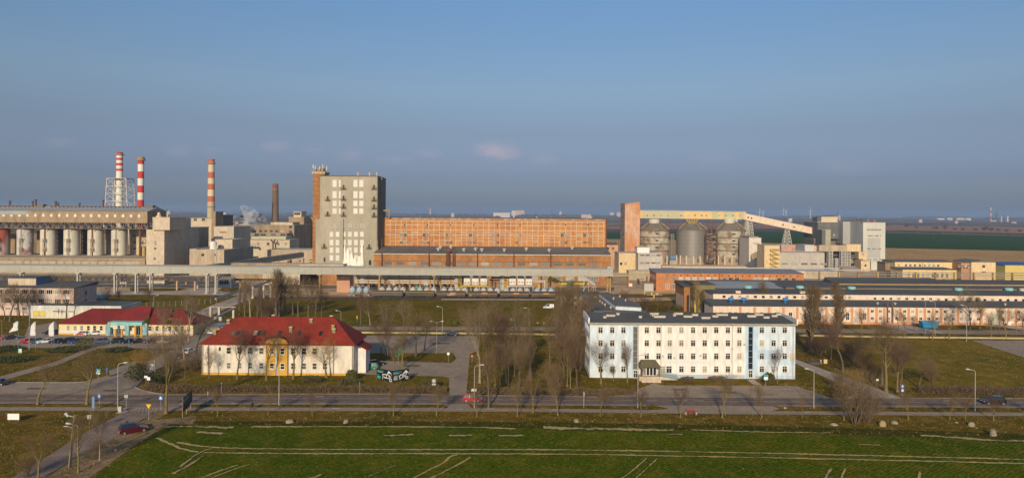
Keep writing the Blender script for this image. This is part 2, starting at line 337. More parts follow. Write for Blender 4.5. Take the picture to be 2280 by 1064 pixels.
# crop field, its ditch and bare margins
poly('ditch', [(430,938),(1000,938),(1500,944),(1850,952),(2280,966),(2900,990),(2900,1000),(2280,984),(1850,966),(1500,957),(1000,950),(430,948)], M_DITCH, z2)
poly('crop_field', [(150,1110),(205,1064),(300,1000),(335,978),(362,957),(430,949),(1000,951),(1500,958),(1850,967),(2050,974),(2280,985),(2900,1005),(2900,1250),(150,1250)], M_CROP, z3)
def track_mat(lo=.52, hi=.80, nm='wheel_track_soil'):
    m = bpy.data.materials.new(nm); m.use_nodes = True
    n = m.node_tree.nodes; l = m.node_tree.links; b = n['Principled BSDF']; b.inputs['Roughness'].default_value = 1; b.inputs['Specular IOR Level'].default_value = .05
    g = n.new('ShaderNodeNewGeometry'); uv = n.new('ShaderNodeUVMap'); sp = n.new('ShaderNodeSeparateXYZ'); l.new(uv.outputs[0], sp.inputs[0])
    t = n.new('ShaderNodeTexNoise'); t.inputs['Scale'].default_value = 1.4; t.inputs['Detail'].default_value = 9; l.new(g.outputs['Position'], t.inputs['Vector'])
    t2 = n.new('ShaderNodeTexNoise'); t2.inputs['Scale'].default_value = .12; t2.inputs['Detail'].default_value = 4; l.new(g.outputs['Position'], t2.inputs['Vector'])
    # distance from centre line 0..1
    a = n.new('ShaderNodeMath'); a.operation = 'SUBTRACT'; a.inputs[1].default_value = .5; l.new(sp.outputs[0], a.inputs[0])
    b2 = n.new('ShaderNodeMath'); b2.operation = 'ABSOLUTE'; l.new(a.outputs[0], b2.inputs[0])
    c = n.new('ShaderNodeMath'); c.operation = 'MULTIPLY'; c.inputs[1].default_value = 1.5; l.new(b2.outputs[0], c.inputs[0])
    s1 = n.new('ShaderNodeMath'); s1.operation = 'ADD'; l.new(t.outputs['Fac'], s1.inputs[0]); l.new(t2.outputs['Fac'], s1.inputs[1])
    s2 = n.new('ShaderNodeMath'); s2.operation = 'SUBTRACT'; l.new(s1.outputs[0], s2.inputs[0]); l.new(c.outputs[0], s2.inputs[1])
    r = n.new('ShaderNodeMapRange'); r.inputs[1].default_value = lo; r.inputs[2].default_value = hi; l.new(s2.outputs[0], r.inputs[0])
    x = n.new('ShaderNodeMixRGB'); x.inputs[1].default_value = (.045,.066,.003,1); x.inputs[2].default_value = (.52,.36,.15,1); l.new(r.outputs[0], x.inputs[0])
    l.new(x.outputs[0], b.inputs['Base Color']); return m
M_TRACK = track_mat(); M_PATCHY = track_mat(.58,.92,'patchy_soil')
T = [([(395,985),(500,997),(800,1000.5),(1200,1001),(1450,1004),(1800,1011),(2280,1023),(2600,1033)], .95),
     ([(350,975),(420,1003),(520,1008.5),(760,1010),(1000,1010),(1300,1011.5),(1500,1015),(1900,1023),(2280,1032),(2600,1042)], .95),
     ([(440,1068),(485,1050),(530,1035)], .5), ([(462,1068),(520,1045),(575,1029)], .5),
     ([(915,1068),(950,1049),(985,1032),(1000,1018),(1018,1012)], .6), ([(950,1068),(1000,1045),(1048,1018)], .6),
     ([(1383,1066),(1410,1046),(1440,1020)], .6), ([(1415,1066),(1447,1036),(1462,1022)], .55),
     ([(1834,1072),(1850,1044)], .7), ([(1870,1072),(1882,1044)], .6), ([(2046,1066),(2049,1050)], .6),
     ([(400,1040),(440,1010),(470,998)], .5), ([(385,1055),(430,1030),(450,1015)], .5),
     ([(370,950),(430,950),(520,952)], 1.5), ([(560,950),(1000,951),(1150,955)], .7), ([(1210,953),(1330,955),(1500,958)], 1.6),
     ([(1540,957),(1700,962),(1850,964)], .7), ([(2050,970),(2140,975),(2230,982),(2290,980)], 1.0),
     ([(440,962),(495,966)], 1.3), ([(1000,970),(1050,969)], .9), ([(1110,970),(1165,970)], .9), ([(1912,990),(1960,991)], .5),
     ([(690,1066),(715,1057)], .6), ([(820,1062),(880,1036)], .3), ([(855,970),(920,967)], 1.1), ([(1490,967),(1520,968)], .9)]
for i, (pts, wd) in enumerate(T):
    strip('wheel_track' if i < 13 else 'bare_patch', pts, wd*1.0 if i < 11 else wd*1.9, M_TRACK if i < 11 else M_PATCHY, .024+.0015*(i % 5), jag=.25, step=1.0, seed=i)
# road paint, kerbs
def kerb(pts, h=.12, wd=.25, name='kerb'):
    mb = MB(); q = [Vector(G(x, y, 0)) for x, y in pts]
    for a, b in zip(q[:-1], q[1:]): mb.bar(a+Vector((0,0,h/2)), b+Vector((0,0,h/2)), wd, h)
    return struct(mb.build(name, M_KERB))
M_KERB = mat('kerb_concrete', (.42,.39,.35), .9, (.28,.25,.22), .8, .5)
strip('edge_line', [(-400,896.2),(0,896.2),(262,896.5)], .16, M_PAINT, .08)
strip('edge_line', [(400,898.3),(800,898),(985,898.5)], .16, M_PAINT, .08)
strip('edge_line', [(1050,898.8),(1200,899.8),(1440,902)], .16, M_PAINT, .08)
strip('edge_line', [(1730,903.3),(2280,906),(2700,910)], .16, M_PAINT, .08)
kerb([(-300,876.5),(100,877),(375,879),(800,877.5),(985,879.5)]); kerb([(1052,880.6),(1200,882),(1330,883.8)]); kerb([(1852,887.3),(2280,887.3),(2700,891)])
kerb([(244,836),(190,850),(160,851.5),(-200,851)], .1); kerb([(243,826),(300,805),(330,804)], .1)
kerb([(315,847),(300,862),(318,869),(345,875),(375,878.6)], .1)
def dashes(pts, n, ln, wd=.14, name='lane_dash'):
    mb = MB()
    for i in range(n):
        t = i/(n-1)*(len(pts)-1); k = min(int(t), len(pts)-2); u = t-k
        a = Vector(G(*pts[k])); b = Vector(G(*pts[k+1])); p = a.lerp(b, u); d = (b-a).normalized(); s_ = Vector((-d.y, d.x, 0))*wd/2
        q = p+d*ln; mb.add([p-s_+Vector((0,0,.20)), q-s_+Vector((0,0,.20)), q+s_+Vector((0,0,.20)), p+s_+Vector((0,0,.20))], [(0,1,2,3)])
    o = mb.build(name, M_PAINT); return struct(o)
for _k in (0,):
  dashes([(-300,886.3),(400,888.3),(800,887.5),(1200,890.6),(1700,894.5),(2280,896.3),(2600,899)], 58, 2.4)
strip('road_shoulder', [(-400,876.2),(100,877.2),(375,879.2),(800,877.9),(985,879.4)], 1.1, M_SHO, .05); strip('road_shoulder', [(1052,881),(1200,882.6),(1330,884)], 1.1, M_SHO, .05); strip('road_shoulder', [(1852,887.8),(2280,888),(2700,892)], 1.1, M_SHO, .05)
strip('road_shoulder', [(-400,898.3),(0,898.3),(262,898.5)], .9, M_SHO, .05); strip('road_shoulder', [(400,900.4),(985,900.5)], .9, M_SHO, .05); strip('road_shoulder', [(1050,900.8),(1200,902),(1440,904)], .9, M_SHO, .05); strip('road_shoulder', [(1730,905.3),(2280,908),(2700,912)], .9, M_SHO, .05)
# dark wheel paths worn into the lanes
M_WORN = ground_mat('lane_wear', [(0.1566,0.1173,0.0909),(0.1349,0.1020,0.0792),(0.1864,0.1397,0.1071)], (.1,.5,4), bump=.2, spec=.35)
for dy in (-6.6, -2.6, 3.2, 7.2):
    strip('lane_wear', [(-400,887.5+dy),(400,889+dy),(800,888+dy),(1200,891.3+dy),(1700,895+dy),(2280,897+dy),(2700,902+dy)], .75, M_WORN, .0305, step=4)
def zebra(px0, px1, y0, y1, n, name='zebra_stripe'):
    mb = MB()
    for i in range(n):
        a = px0+(px1-px0)*i/n; b = a+(px1-px0)/n*.5
        vs = [G(a, y1), G(b, y1), G(b+3, y0), G(a+3, y0)]
        mb.add([(v[0], v[1], .20) for v in vs], [(0,1,2,3)])
    struct(mb.build(name, M_PAINT))
zebra(300, 352, 911.3, 914, 7); zebra(305, 350, 917, 918, 5)
mb = MB()
for i, (a, b) in enumerate([((1484,859),(1507,867)),((1530,859),(1556,867)),((1575,859),(1600,867)),((1722,858.5),(1760,868)),((1748,858.5),(1788,868))]):
    p, q = Vector(G(*a)), Vector(G(*b)); p.z = q.z = .16; mb.bar(p, q, .12, .008)
struct(mb.build('bay_line', M_PAINT))
for (xa, ya) in ((978,894),(1015,912),(1230,914),(515,899),(740,911),(1085,911.5),(1790,919)):
    strip('surface_marking', [(xa, ya),(xa+16, ya+.1)], .45, M_PAINT, .08)
# slab path joints near the railway
M_BALLAST = ground_mat('track_ballast', [(.13,.10,.08),(.10,.08,.065),(.16,.13,.11)], (.1,.5,3))
poly('track_bed', [(560,659),(1245,663),(1245,668),(560,665)], M_BALLAST, z4)
poly('slab_path', [(982,665.4),(1240,666.2),(1240,669.2),(982,668.5)], M_CONC, z4+.006)

for k, (px, py, ln, wd) in enumerate(((60,888,30,1.6),(240,884,26,1.2),(520,893,40,1.4),(700,884,22,1.8),(905,886,30,1.3),(1250,896,36,1.2),(1500,893,30,1.7),(1660,888,24,1.3),(1960,900,34,1.4),(2100,893,28,1.5),(900,815,34,2.4),(960,765,40,2.2),(1018,840,5,3.0),(880,757,30,1.5),(1600,874,40,2.0),(1700,878,26,1.6),(230,870,28,2.0),(60,866,40,1.6),(290,825,16,2.0),(210,985,12,1.2),(1500,868,30,1.4))):
    strip('asphalt_patch', [(px, py), (px+ln*.5, py+.15), (px+ln, py-.1)], wd*.7, M_WORN if k % 3 else M_ASPH2, .05, jag=.2, seed=k)
# ================================================================ shared building materials
BRICK = mat('orange_brick', (.50,.225,.068), .92, (.36,.145,.050), .22, .85, (1,1,.6), fine=(1.3,.16), lo=.42, hi=.66)
BRICK2 = mat('old_brown_brick', (.40,.185,.062), .92, (.24,.11,.045), .16, .85, (1,1,.5), fine=(1.1,.2), lo=.36, hi=.66)
BRICK3 = mat('red_office_brick', (.52,.215,.08), .9, (.38,.145,.06), .3, .7, fine=(1.6,.1))
BRICK4 = mat('pale_worn_brick', (.52,.24,.11), .92, (.58,.44,.33), .14, .8, (1,1,.45), fine=(.9,.15), lo=.42, hi=.66)
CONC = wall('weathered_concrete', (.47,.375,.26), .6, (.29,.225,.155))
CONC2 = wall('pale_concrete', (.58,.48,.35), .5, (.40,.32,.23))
TAN = wall('tan_masonry', (.36,.26,.155), .7, (.20,.14,.085))
CLAD = mat('grey_cladding', (.41,.355,.27), .8, (.28,.27,.20), .09, .9, (1,1,.3), fine=(.8,.08))
GALV = mat('gallery_sheet', (.40,.39,.33), .6, (.31,.30,.25), .05, .7, (1,1,3), fine=(.5,.06))
STEEL = mat('weathered_steel', (.30,.28,.25), .6, (.22,.15,.09), .8, .6)
STEELW = mat('pale_steel', (.52,.50,.45), .6, (.35,.28,.2), .8, .5)
RUST = mat('rusty_steel', (.17,.075,.035), .8, (.09,.045,.03), .9, .8)
OCHRE = mat('ochre_steel', (.42,.27,.10), .8, (.25,.15,.07), .7, .8)
YELL = mat('yellow_paint', (.62,.42,.03), .6, (.42,.27,.04), .6, .6)
FELT = mat('dark_roof_felt', (.085,.084,.084), .95, (.125,.12,.112), .1, .8, fine=(1.5,.14))
FELT2 = mat('grey_roof_felt', (.17,.155,.14), .95, (.11,.10,.09), .08, .8, fine=(1.2,.15))
SHEET = mat('light_sheet_roof', (.36,.36,.35), .6, (.28,.28,.27), .1, .7)
TRIM = mat('pale_trim', (.60,.53,.43), .85, (.40,.33,.25), .5, .6)
WHITE = mat('white_paint', (.74,.72,.68), .6, (.55,.52,.46), .6, .5)
DARK = mat('dark_opening', (.018,.018,.02), .5)
BLUEGREY = mat('bluegrey_paint', (.25,.36,.44), .6)
TILE = mat('red_tile', (.25,.027,.013), .85, (.17,.022,.012), .35, .9, fine=(3,.3))
TILE2 = mat('crimson_tile', (.21,.022,.018), .85, (.14,.018,.014), .35, .8, fine=(3,.25))
GREENP = mat('green_paint', (.03,.24,.15), .6)
TEAL = mat('teal_paint', (.22,.50,.46), .6, (.30,.56,.5), .5, .6)
CREAM = wall('cream_render', (.66,.50,.29), .35, (.50,.37,.22))
PINK = wall('pink_render', (.74,.60,.47), .4, (.60,.46,.36))
SALM = mat('salmon_pilaster', (.62,.30,.16), .9, (.5,.22,.12), .6, .5)
def glass_mat(name, dark=(.02,.024,.028), light=(.42,.38,.30), share=.3):
    m = bpy.data.materials.new(name); m.use_nodes = True; n = m.node_tree.nodes; l = m.node_tree.links; b = n['Principled BSDF']
    b.inputs['Roughness'].default_value = .12; b.inputs['Specular IOR Level'].default_value = .5
    oi = n.new('ShaderNodeObjectInfo'); r = n.new('ShaderNodeMapRange'); r.inputs[1].default_value = 1-share; r.inputs[2].default_value = 1; l.new(oi.outputs['Random'], r.inputs[0])
    x = n.new('ShaderNodeMixRGB'); x.inputs[1].default_value = (*dark, 1); x.inputs[2].default_value = (*light, 1); l.new(r.outputs[0], x.inputs[0]); l.new(x.outputs[0], b.inputs['Base Color'])
    MATS[name] = m; return m
GLASS = glass_mat('window_glass', share=.42); GLASSW = glass_mat('dusty_window_glass', (.10,.105,.10), (.40,.38,.34), .7); GLASSB = glass_mat('boarded_white_pane', (.66,.64,.58), (.75,.72,.66), .5)
SASH = mat('window_sash', (.70,.67,.60), .6, (.5,.46,.4), 1.5, .4); SASHG = mat('grey_sash', (.33,.31,.27), .7)
WC = {}
def window(parent, x, y, z, w, h, style='cross', glass=None, sash=None, rz=0, name='window', f=.09, z_is_centre=True, sill=True):
    """frame proud of the wall (its child is the pane); wall plane faces -Y before turning by rz"""
    glass = glass or GLASS; sash = sash or SASH
    key = (round(w, 2), round(h, 2), style, glass.name, sash.name, f)
    if key not in WC:
        a = MB(); hw, hh = w/2, h/2
        a.box(-hw,-hw+f,-.07,.02,-hh,hh); a.box(hw-f,hw,-.07,.02,-hh,hh); a.box(-hw+f,hw-f,-.07,.02,hh-f,hh); a.box(-hw+f,hw-f,-.07,.02,-hh,-hh+f)
        vs, hs_ = {'cross': ([.5], [.62]), 'tee': ([.5], []), 'split': ([], [.5]), 'plain': ([], []), 'transom': ([.5], [.7]), 'tri': ([.33,.67], []),
                   'grid': ([.25,.5,.75], [.33,.67]), 'strip': ([i/5 for i in range(1,5)], [.5]), 'stair': ([], [i/7 for i in range(1,7)]), 'pair': ([.5], [.5]), 'quad': ([.5], [.35,.68])}[style]
        for q in vs: a.box(-hw+w*q-f*.4,-hw+w*q+f*.4,-.06,.01,-hh+f,hh-f)
        for q in hs_: a.box(-hw+f,hw-f,-.062,.012,-hh+h*q-f*.5,-hh+h*q+f*.5)
        if sill: a.box(-hw-.08,hw+.08,-.16,.01,-hh-.09,-hh-.003)
        b = MB(); b.box(-hw+f*.5,hw-f*.5,-.03,.012,-hh+f*.5,hh-f*.5)
        o1 = a.build('window', sash); o2 = b.build('pane', glass); WC[key] = (o1.data, o2.data)
        bpy.data.objects.remove(o1); bpy.data.objects.remove(o2)
    m1, m2 = WC[key]
    o = bpy.data.objects.new(name, m1); p = bpy.data.objects.new('pane', m2); col.objects.link(o); col.objects.link(p)
    adopt(o, parent); adopt(p, o); L_ = parent.location
    o.location = (x-L_.x, y-L_.y, z-L_.z); o.rotation_euler = (0, 0, rz); return o
class Bd: pass
def bld(name, label, px0, px1, pytop, Y, dep, wm, rm, z0=0.0, cat='building', group=None, roof='flat', over=.25, rise=1.5, pyx=None, rt=.3, parts=True, twall=None):
    b = Bd(); pyx = pyx if pyx is not None else px0
    b.x0, b.x1, b.z1, b.y0, b.y1, b.z0 = PX(px0, pytop, Y), PX(px1, pytop, Y), PZ(pyx, pytop, Y), Y, Y+dep, z0
    b.t = thing(name, label, cat, ((b.x0+b.x1)/2, Y, z0), group=group); b.Y = Y
    w_ = MB(); w_.box(b.x0, b.x1, b.y0, b.y1, z0, b.z1-rt if roof == 'flat' else b.z1); b.wall = w_.build('wall', wm, b.t)
    r = MB(); o = over
    if roof == 'flat': r.box(b.x0-o, b.x1+o, b.y0-o, b.y1+o, b.z1-rt+.002, b.z1)
    elif roof == 'gable_x':    # ridge along x
        ym = (b.y0+b.y1)/2; r.prism([(b.x0-o,b.y0-o,b.z1),(b.x0-o,ym,b.z1+rise),(b.x0-o,b.y1+o,b.z1),(b.x0-o,b.y1+o,b.z1-.02),(b.x0-o,b.y0-o,b.z1-.02)], (b.x1-b.x0+2*o,0,0))
    elif roof == 'gable_y':
        xm = (b.x0+b.x1)/2; r.prism([(b.x0-o,b.y0-o,b.z1),(xm,b.y0-o,b.z1+rise),(b.x1+o,b.y0-o,b.z1)], (0,dep+2*o,0))
    elif roof == 'rise_back':  # rises away from the camera
        r.prism([(b.x0-o,b.y0-o,b.z1),(b.x0-o,b.y1+o,b.z1+rise),(b.x0-o,b.y1+o,b.z1-.02),(b.x0-o,b.y0-o,b.z1-.02)], (b.x1-b.x0+2*o,0,0))
    elif roof == 'hip':
        h_ = dep/2; ym = Y+dep/2; s = b.z1
        r.add([(b.x0-o,b.y0-o,s),(b.x1+o,b.y0-o,s),(b.x1+o,b.y1+o,s),(b.x0-o,b.y1+o,s),(b.x0+h_,ym,s+rise),(b.x1-h_,ym,s+rise)], [(0,1,5,4),(1,2,5),(2,3,4,5),(3,0,4),(3,2,1,0)])
    b.roof = r.build('roof', rm, b.t); return b
def wrow(b, pxs, py, w, h, style='cross', glass=None, sash=None, pyx=None, **k):
    """a row of windows in a building's front at photograph columns pxs"""
    z = PZ(pyx if pyx is not None else pxs[0], py, b.Y)
    return [window(b.t, PX(x, py, b.Y), b.Y, z, w, h, style, glass, sash, **k) for x in pxs]
def srow(b, side, ys, z, w, h, style='cross', glass=None, sash=None, **k):
    x = b.x0 if side < 0 else b.x1
    return [window(b.t, x, y, z, w, h, style, glass, sash, rz=(-pi/2 if side < 0 else pi/2), **k) for y in ys]
def lattice(mb, x, y, z0, z1, w, d, n, r=.18, taper=1.0, m=0):
    """four-legged braced tower"""
    def c(t): s = 1+(taper-1)*t; return [(x+sx*w/2*s, y+sy*d/2*s, z0+(z1-z0)*t) for sx, sy in ((-1,-1),(1,-1),(1,1),(-1,1))]
    A = [c(i/n) for i in range(n+1)]
    for i in range(n):
        for k in range(4):
            mb.bar(A[i][k], A[i+1][k], r, m=m); mb.bar(A[i+1][k], A[i+1][(k+1)%4], r*.7, m=m)
            mb.bar(A[i][k], A[i+1][(k+1)%4], r*.55, m=m); mb.bar(A[i][(k+1)%4], A[i+1][k], r*.55, m=m)
def truss(mb, p, q, h, n, r=.2, m=0):
    p, q = Vector(p), Vector(q); up = Vector((0,0,h)); mb.bar(p, q, r, m=m); mb.bar(p+up, q+up, r, m=m)
    for i in range(n):
        a = p.lerp(q, i/n); b = p.lerp(q, (i+1)/n); mid = (a+b)/2
        mb.bar(a, a+up, r*.7, m=m); mb.bar(a, mid+up, r*.6, m=m); mb.bar(mid+up, b, r*.6, m=m)
    mb.bar(q, q+up, r*.7, m=m)
def gutter(b, px, pyt, pyb, r=.09, m=None):
    mb = MB(); x = PX(px, pyt, b.Y); mb.tube((x, b.Y-.16, PZ(px, pyt, b.Y)), (x, b.Y-.16, PZ(px, pyb, b.Y)), r, n=6); return mb.build('drainpipe', m or STEELW, b.t)
# ================================================================ white and blue office block in front
WBLUE = wall('pale_blue_render', (.60,.68,.74), .5, (.52,.60,.66)); WWHT = wall('white_render', (.78,.73,.68), .35, (.64,.58,.52)); WBL2 = wall('sky_blue_render', (.47,.60,.72), .4, (.42,.54,.66))
YO = 169.0
ox0, ox1 = PX(1313,800,YO), PX(1770.5,800,YO); OD = 11.5; oz = PZ(1540,719.5,YO)
t = thing('office_building', 'long white and pale blue four-storey office block facing the road', 'building', ((ox0+ox1)/2, YO, 0))
xa, xb = PX(1421,780,YO), PX(1658,780,YO)
mb = MB(); mb.box(ox0,xa,YO,YO+OD,0,oz,0); mb.box(xa,xb,YO+.01,YO+OD,0,oz,1); mb.box(xb,ox1,YO,YO+OD,0,oz,0)
wl_ = mb.build('wall', [WBLUE, WWHT], t)
mb = MB()
for (a, b_, c, d) in ((1661,1688,721,843),(1688,1735,778,800),(1660,1770,835,843)):
    mb = MB(); mb.box(PX(a,c,YO),PX(b_,c,YO),YO-.02-.001*(d-c > 100),YO+.1,max(0,PZ(a,d,YO)),PZ(a,c,YO)); mb.build('painted_panel', WBL2, t)
mb = MB(); mb.box(PX(1735,778,YO)+.01,ox1+.02,YO-.018,YO+.1,PZ(1735,812,YO),PZ(1735,790,YO)); mb.build('painted_panel', WBL2, t)
mb = MB(); mb.box(PX(1408,720,YO),PX(1421.5,720,YO),YO-.024,YO+.1,0,PZ(1410,722,YO)); mb.build('painted_panel', WBL2, t)
mb = MB(); mb.box(xa,xb,YO-.06,YO,0,.9); mb.build('plinth', mat('blue_plinth',(.42,.50,.58),.9), t)
mb = MB(); mb.box(PX(1759,793,YO),ox1+.03,YO-.05,YO+.1,PZ(1760,804,YO),PZ(1760,786,YO)); mb.build('bare_patch', TRIM, t)
mb = MB(); o = .35
mb.prism([(ox0-o,YO-.5,oz+.05),(ox0-o,YO+OD+.3,oz+.95),(ox0-o,YO+OD+.3,oz-.15),(ox0-o,YO-.5,oz-.15)], (ox1-ox0+2*o,0,0)); mb.build('roof', FELT, t)
mb = MB(); mb.box(ox0-.36,ox1+.36,YO-.62,YO-.505,oz-.30,oz+.10); mb.build('eaves_gutter', mat('eaves_boards',(.36,.33,.26),.8,(.25,.22,.17),1,.6), t)
for xx in (ox0-.45,ox1+.1): mb = MB(); mb.box(xx,xx+.35,YO-.5,YO+OD+.3,oz-.12,oz+1.2); mb.build('parapet', WWHT, t)
cols = [1337,1363,1388,1440,1466,1491,1517,1543,1569,1594.5,1620.5,1646,1696,1722,1747]
BO = Bd(); BO.t = t; BO.Y = YO-.025; BO.x0, BO.x1 = ox0, ox1
for r_, py in enumerate((734.5,763.5,792.5,821.5)):
    for cpx in cols:
        if r_ == 3 and cpx in (1440,1466,1491): continue
        window(t, PX(cpx,py,YO), YO-.025, PZ(cpx,py,YO), 1.12, 1.5, 'transom', rz=0)
for cpx in (1475.5,1489.5): window(t, PX(cpx,822,YO), YO-.025, PZ(cpx,822,YO), 1.35, 1.65, 'transom')
for cpx in (1414.5,1671): 
    window(t, PX(cpx,775,YO), YO-.03, PZ(cpx,774,YO), 1.1, 10.0, 'stair', sash=BLUEGREY, name='stair_window')
    window(t, PX(cpx,832,YO), YO-.03, PZ(cpx,832,YO), 1.0, 1.75, 'cross', name='door')
for yy in (YO+2.2, YO+5.6, YO+9.0):
    for py in (734.5,763.5,792.5,821.5): window(t, ox0, yy, PZ(1313,py,YO), 1.1, 1.5, 'transom', rz=-pi/2)
for cpx in (1345,1400): pass
for cpx in (1421.5,1472,1630.5,1766): gutter(BO, cpx, 719, 842)
mb = MB()
for cpx, py in ((1420,769),(1476,792),(1630,776),(1657,766),(1559,791),(1501,796)): mb.box(PX(cpx-1.6,py,YO),PX(cpx+1.6,py,YO),YO-.4,YO-.03,PZ(cpx,py+2,YO),PZ(cpx,py-2,YO))
mb.build('wall_unit', STEELW, t)
mb = MB()
for q in range(9):
    cpx = (1347,1580,1600,1622,1655,1690)[q % 6]
for cpx in (1570,1591,1644,1685): mb.box(PX(cpx-4,838,YO),PX(cpx+4,838,YO),YO-.08,YO,.1,.75)
mb.build('cellar_window', TRIM, t)
mb = MB(); random.seed(4)
for i in range(56):                                  # faded blue lettering over the ground-floor windows, too faint to read
    cpx = 1483+i*1.76
    if i in (16,17,38): continue
    hgt = random.choice((.55,.75,.75,.6)); x = PX(cpx,807,YO); z = PZ(1530,809.5,YO)
    mb.box(x, x+.05, YO-.055, YO-.02, z, z+hgt); mb.box(x+.05, x+.13, YO-.055, YO-.02, z+random.choice((0,.3,.5))*hgt, z+hgt*random.choice((.6,.9,1)))
mb.build('faded_lettering', mat('faded_blue',(.60,.68,.70),.8), t)
# low box vents on the roof
mb_groups = [(1347,1),(1360,3),(1376,1),(1426,1),(1455,1),(1457,3),(1469,4),(1502,1),(1511,3),(1532,3),(1548,2),(1572,3),(1593,2),(1608,4),(1635,2),(1674,3),(1690,3),(1707,2),(1725,2),(1735,2)]
for i, (cpx, k) in enumerate(mb_groups):
    d_ = (i*37 % 11)/11*5+4.5; x = PX(cpx,708,YO+d_); z = oz+.05+d_/OD*.85
    v = MB(); v.box(x-.35*k,x+.35*k,YO+d_,YO+d_+.6,z-.3,z+.42); v.box(x-.35*k-.1,x+.35*k+.1,YO+d_-.1,YO+d_+.7,z+.422,z+.5); v.build('roof_vent', TRIM, t)
# entrance porch: shingled hood on posts, glass doors, steps
Yp = YO-3.1; a, b_ = PX(1432,830,Yp+.3), PX(1463,830,Yp+.3)
p = thing('entrance_porch', 'shingle-roofed entrance porch with glass doors and concrete steps on the white office block', 'porch', ((a+b_)/2, Yp, 0))
mb = MB(); mb.box(a-.9,b_+.9,Yp,YO-.07,0,.95)
for i in range(5): mb.box(a-.6,b_+.6,Yp-.35*(i+1),Yp-.35*i-.003,0,.95-.19*(i+1)+.01)
mb.build('steps', CONC2, p)
mb = MB(); mb.box(a,b_,Yp+.9,YO-.07,.952,3.1); mb.build('wall', mat('dark_wood',(.12,.09,.06),.8), p)
for i in range(4): 
    q = window(p, a+(b_-a)*(.13+.245*i), Yp+.9, 2.05, .78, 1.95, 'plain', name='door', sill=False)
mb = MB(); zt = 3.15
mb.add([(a-.9,Yp-.2,zt),(b_+.9,Yp-.2,zt),(b_+.9,YO-.1,zt),(a-.9,YO-.1,zt),(a-.1,YO-1.4,zt+1.2),(b_+.1,YO-1.4,zt+1.2),(a-.1,YO-.1,zt+1.2),(b_+.1,YO-.1,zt+1.2)],[(0,1,5,4),(1,2,7,5),(3,0,4,6),(4,5,7,6),(2,1,0,3),(2,3,6,7)])
mb.build('roof', mat('mossy_shingle',(.15,.115,.075),.95,(.10,.10,.045),1.2,.8,fine=(6,.3)), p)
mb = MB()
for x in (a-.5, b_+.5): mb.box(x-.09,x+.09,Yp,Yp+.18,.96,3.14)
mb.build('post', mat('dark_wood',(.12,.09,.06)), p)
mb = MB(); rx0, rx1 = PX(1470,838,Yp), PX(1512,838,Yp)
mb.prism([(rx0,Yp+1.2,.0),(rx0,Yp+1.2,.9),(rx1,Yp+1.2,.05),(rx1,Yp+1.2,0)], (0,1.3,0)); rmp = mb.build('ramp', CONC2, p)
mb = MB()
for i in range(11):
    x = rx0+(rx1-rx0)*i/10
    for yy in (Yp+1.15, Yp+2.55): mb.tube((x,yy,.0),(x,yy,1.0+.85*(1-i/10)),.035,n=5)
for yy in (Yp+1.15, Yp+2.55):
    for dz in (0,.45): mb.tube((rx0,yy,1.85-dz),(rx1,yy,1.0-dz),.035,n=5)
mb.build('handrail', BLUEGREY, p)
# annex wings behind the office block
def wing(name, label, front, back_, x_w, z, wm, rm):   # skewed low wing: plan corners in photograph pixels of the roof plane
    pts = [G(x, y, z) for x, y in front]; t = thing(name, label, 'building', (pts[0][0], pts[0][1], 0))
    w_ = MB(); w_.prism([(q[0], q[1], 0) for q in pts], (0,0,z-.3)); 
    w_.build('wall', wm, t); r = MB(); r.prism([(q[0], q[1], z-.29) for q in pts], (0,0,.3)); r.build('roof', rm, t); return t, pts
t1, q1 = wing('annex_building', 'low annex with brown-grey felt roof joining the white office block from behind', [(1303,697),(1322,691),(1430,695),(1436,690),(1372,683),(1338,659),(1296,661)], None, 0, 6.2, WBLUE, FELT2)
mb = MB()
for (x, y) in ((1326,664),(1336,673),(1341,677),(1347,681),(1360,687)):
    q = G(x, y, 6.21); mb.lathe(q, [(.16,0),(.16,.5),(.36,.5),(.36,.72),(.1,.85)], 8)
mb.build('roof_vent', CREAM, t1)
t2, q2 = wing('annex_building', 'second felt-roofed annex with pale blue wall, further back and right of the first', [(1371,680),(1428,683),(1424,676),(1352,650),(1334,652)], None, 0, 7.6, WBLUE, FELT2)
mb = MB()
for (x, y) in ((1380,662),(1393,671),(1366,667)):
    q = G(x, y, 7.61); mb.lathe(q, [(.16,0),(.16,.5),(.36,.5),(.36,.72),(.1,.85)], 8)
mb.build('roof_vent', CREAM, t2)
b = bld('gatehouse', 'small cream flat-roofed gatehouse with brown door beside the railway', 1243,1298,652,0,0,CREAM,FELT) if False else None
Yg = G(1265,681)[1]
b = bld('gatehouse', 'small cream flat-roofed house with a brown door near the railway wagons', 1243,1340,656,Yg,14,CREAM,FELT, over=.5, rt=.7)
wrow(b, [1255,1281,1300], 668, 1.2, 1.5, 'tee'); window(b.t, PX(1268,672,Yg), Yg, 1.15, 1.2, 2.3, 'plain', glass=mat('brown_door',(.10,.05,.02)), sash=RUST, name='door', sill=False)
mb = MB(); mb.box(b.x0-.02,b.x1+.02,Yg-.03,Yg+.1,0,1.3); mb.build('plinth', WBLUE, b.t)
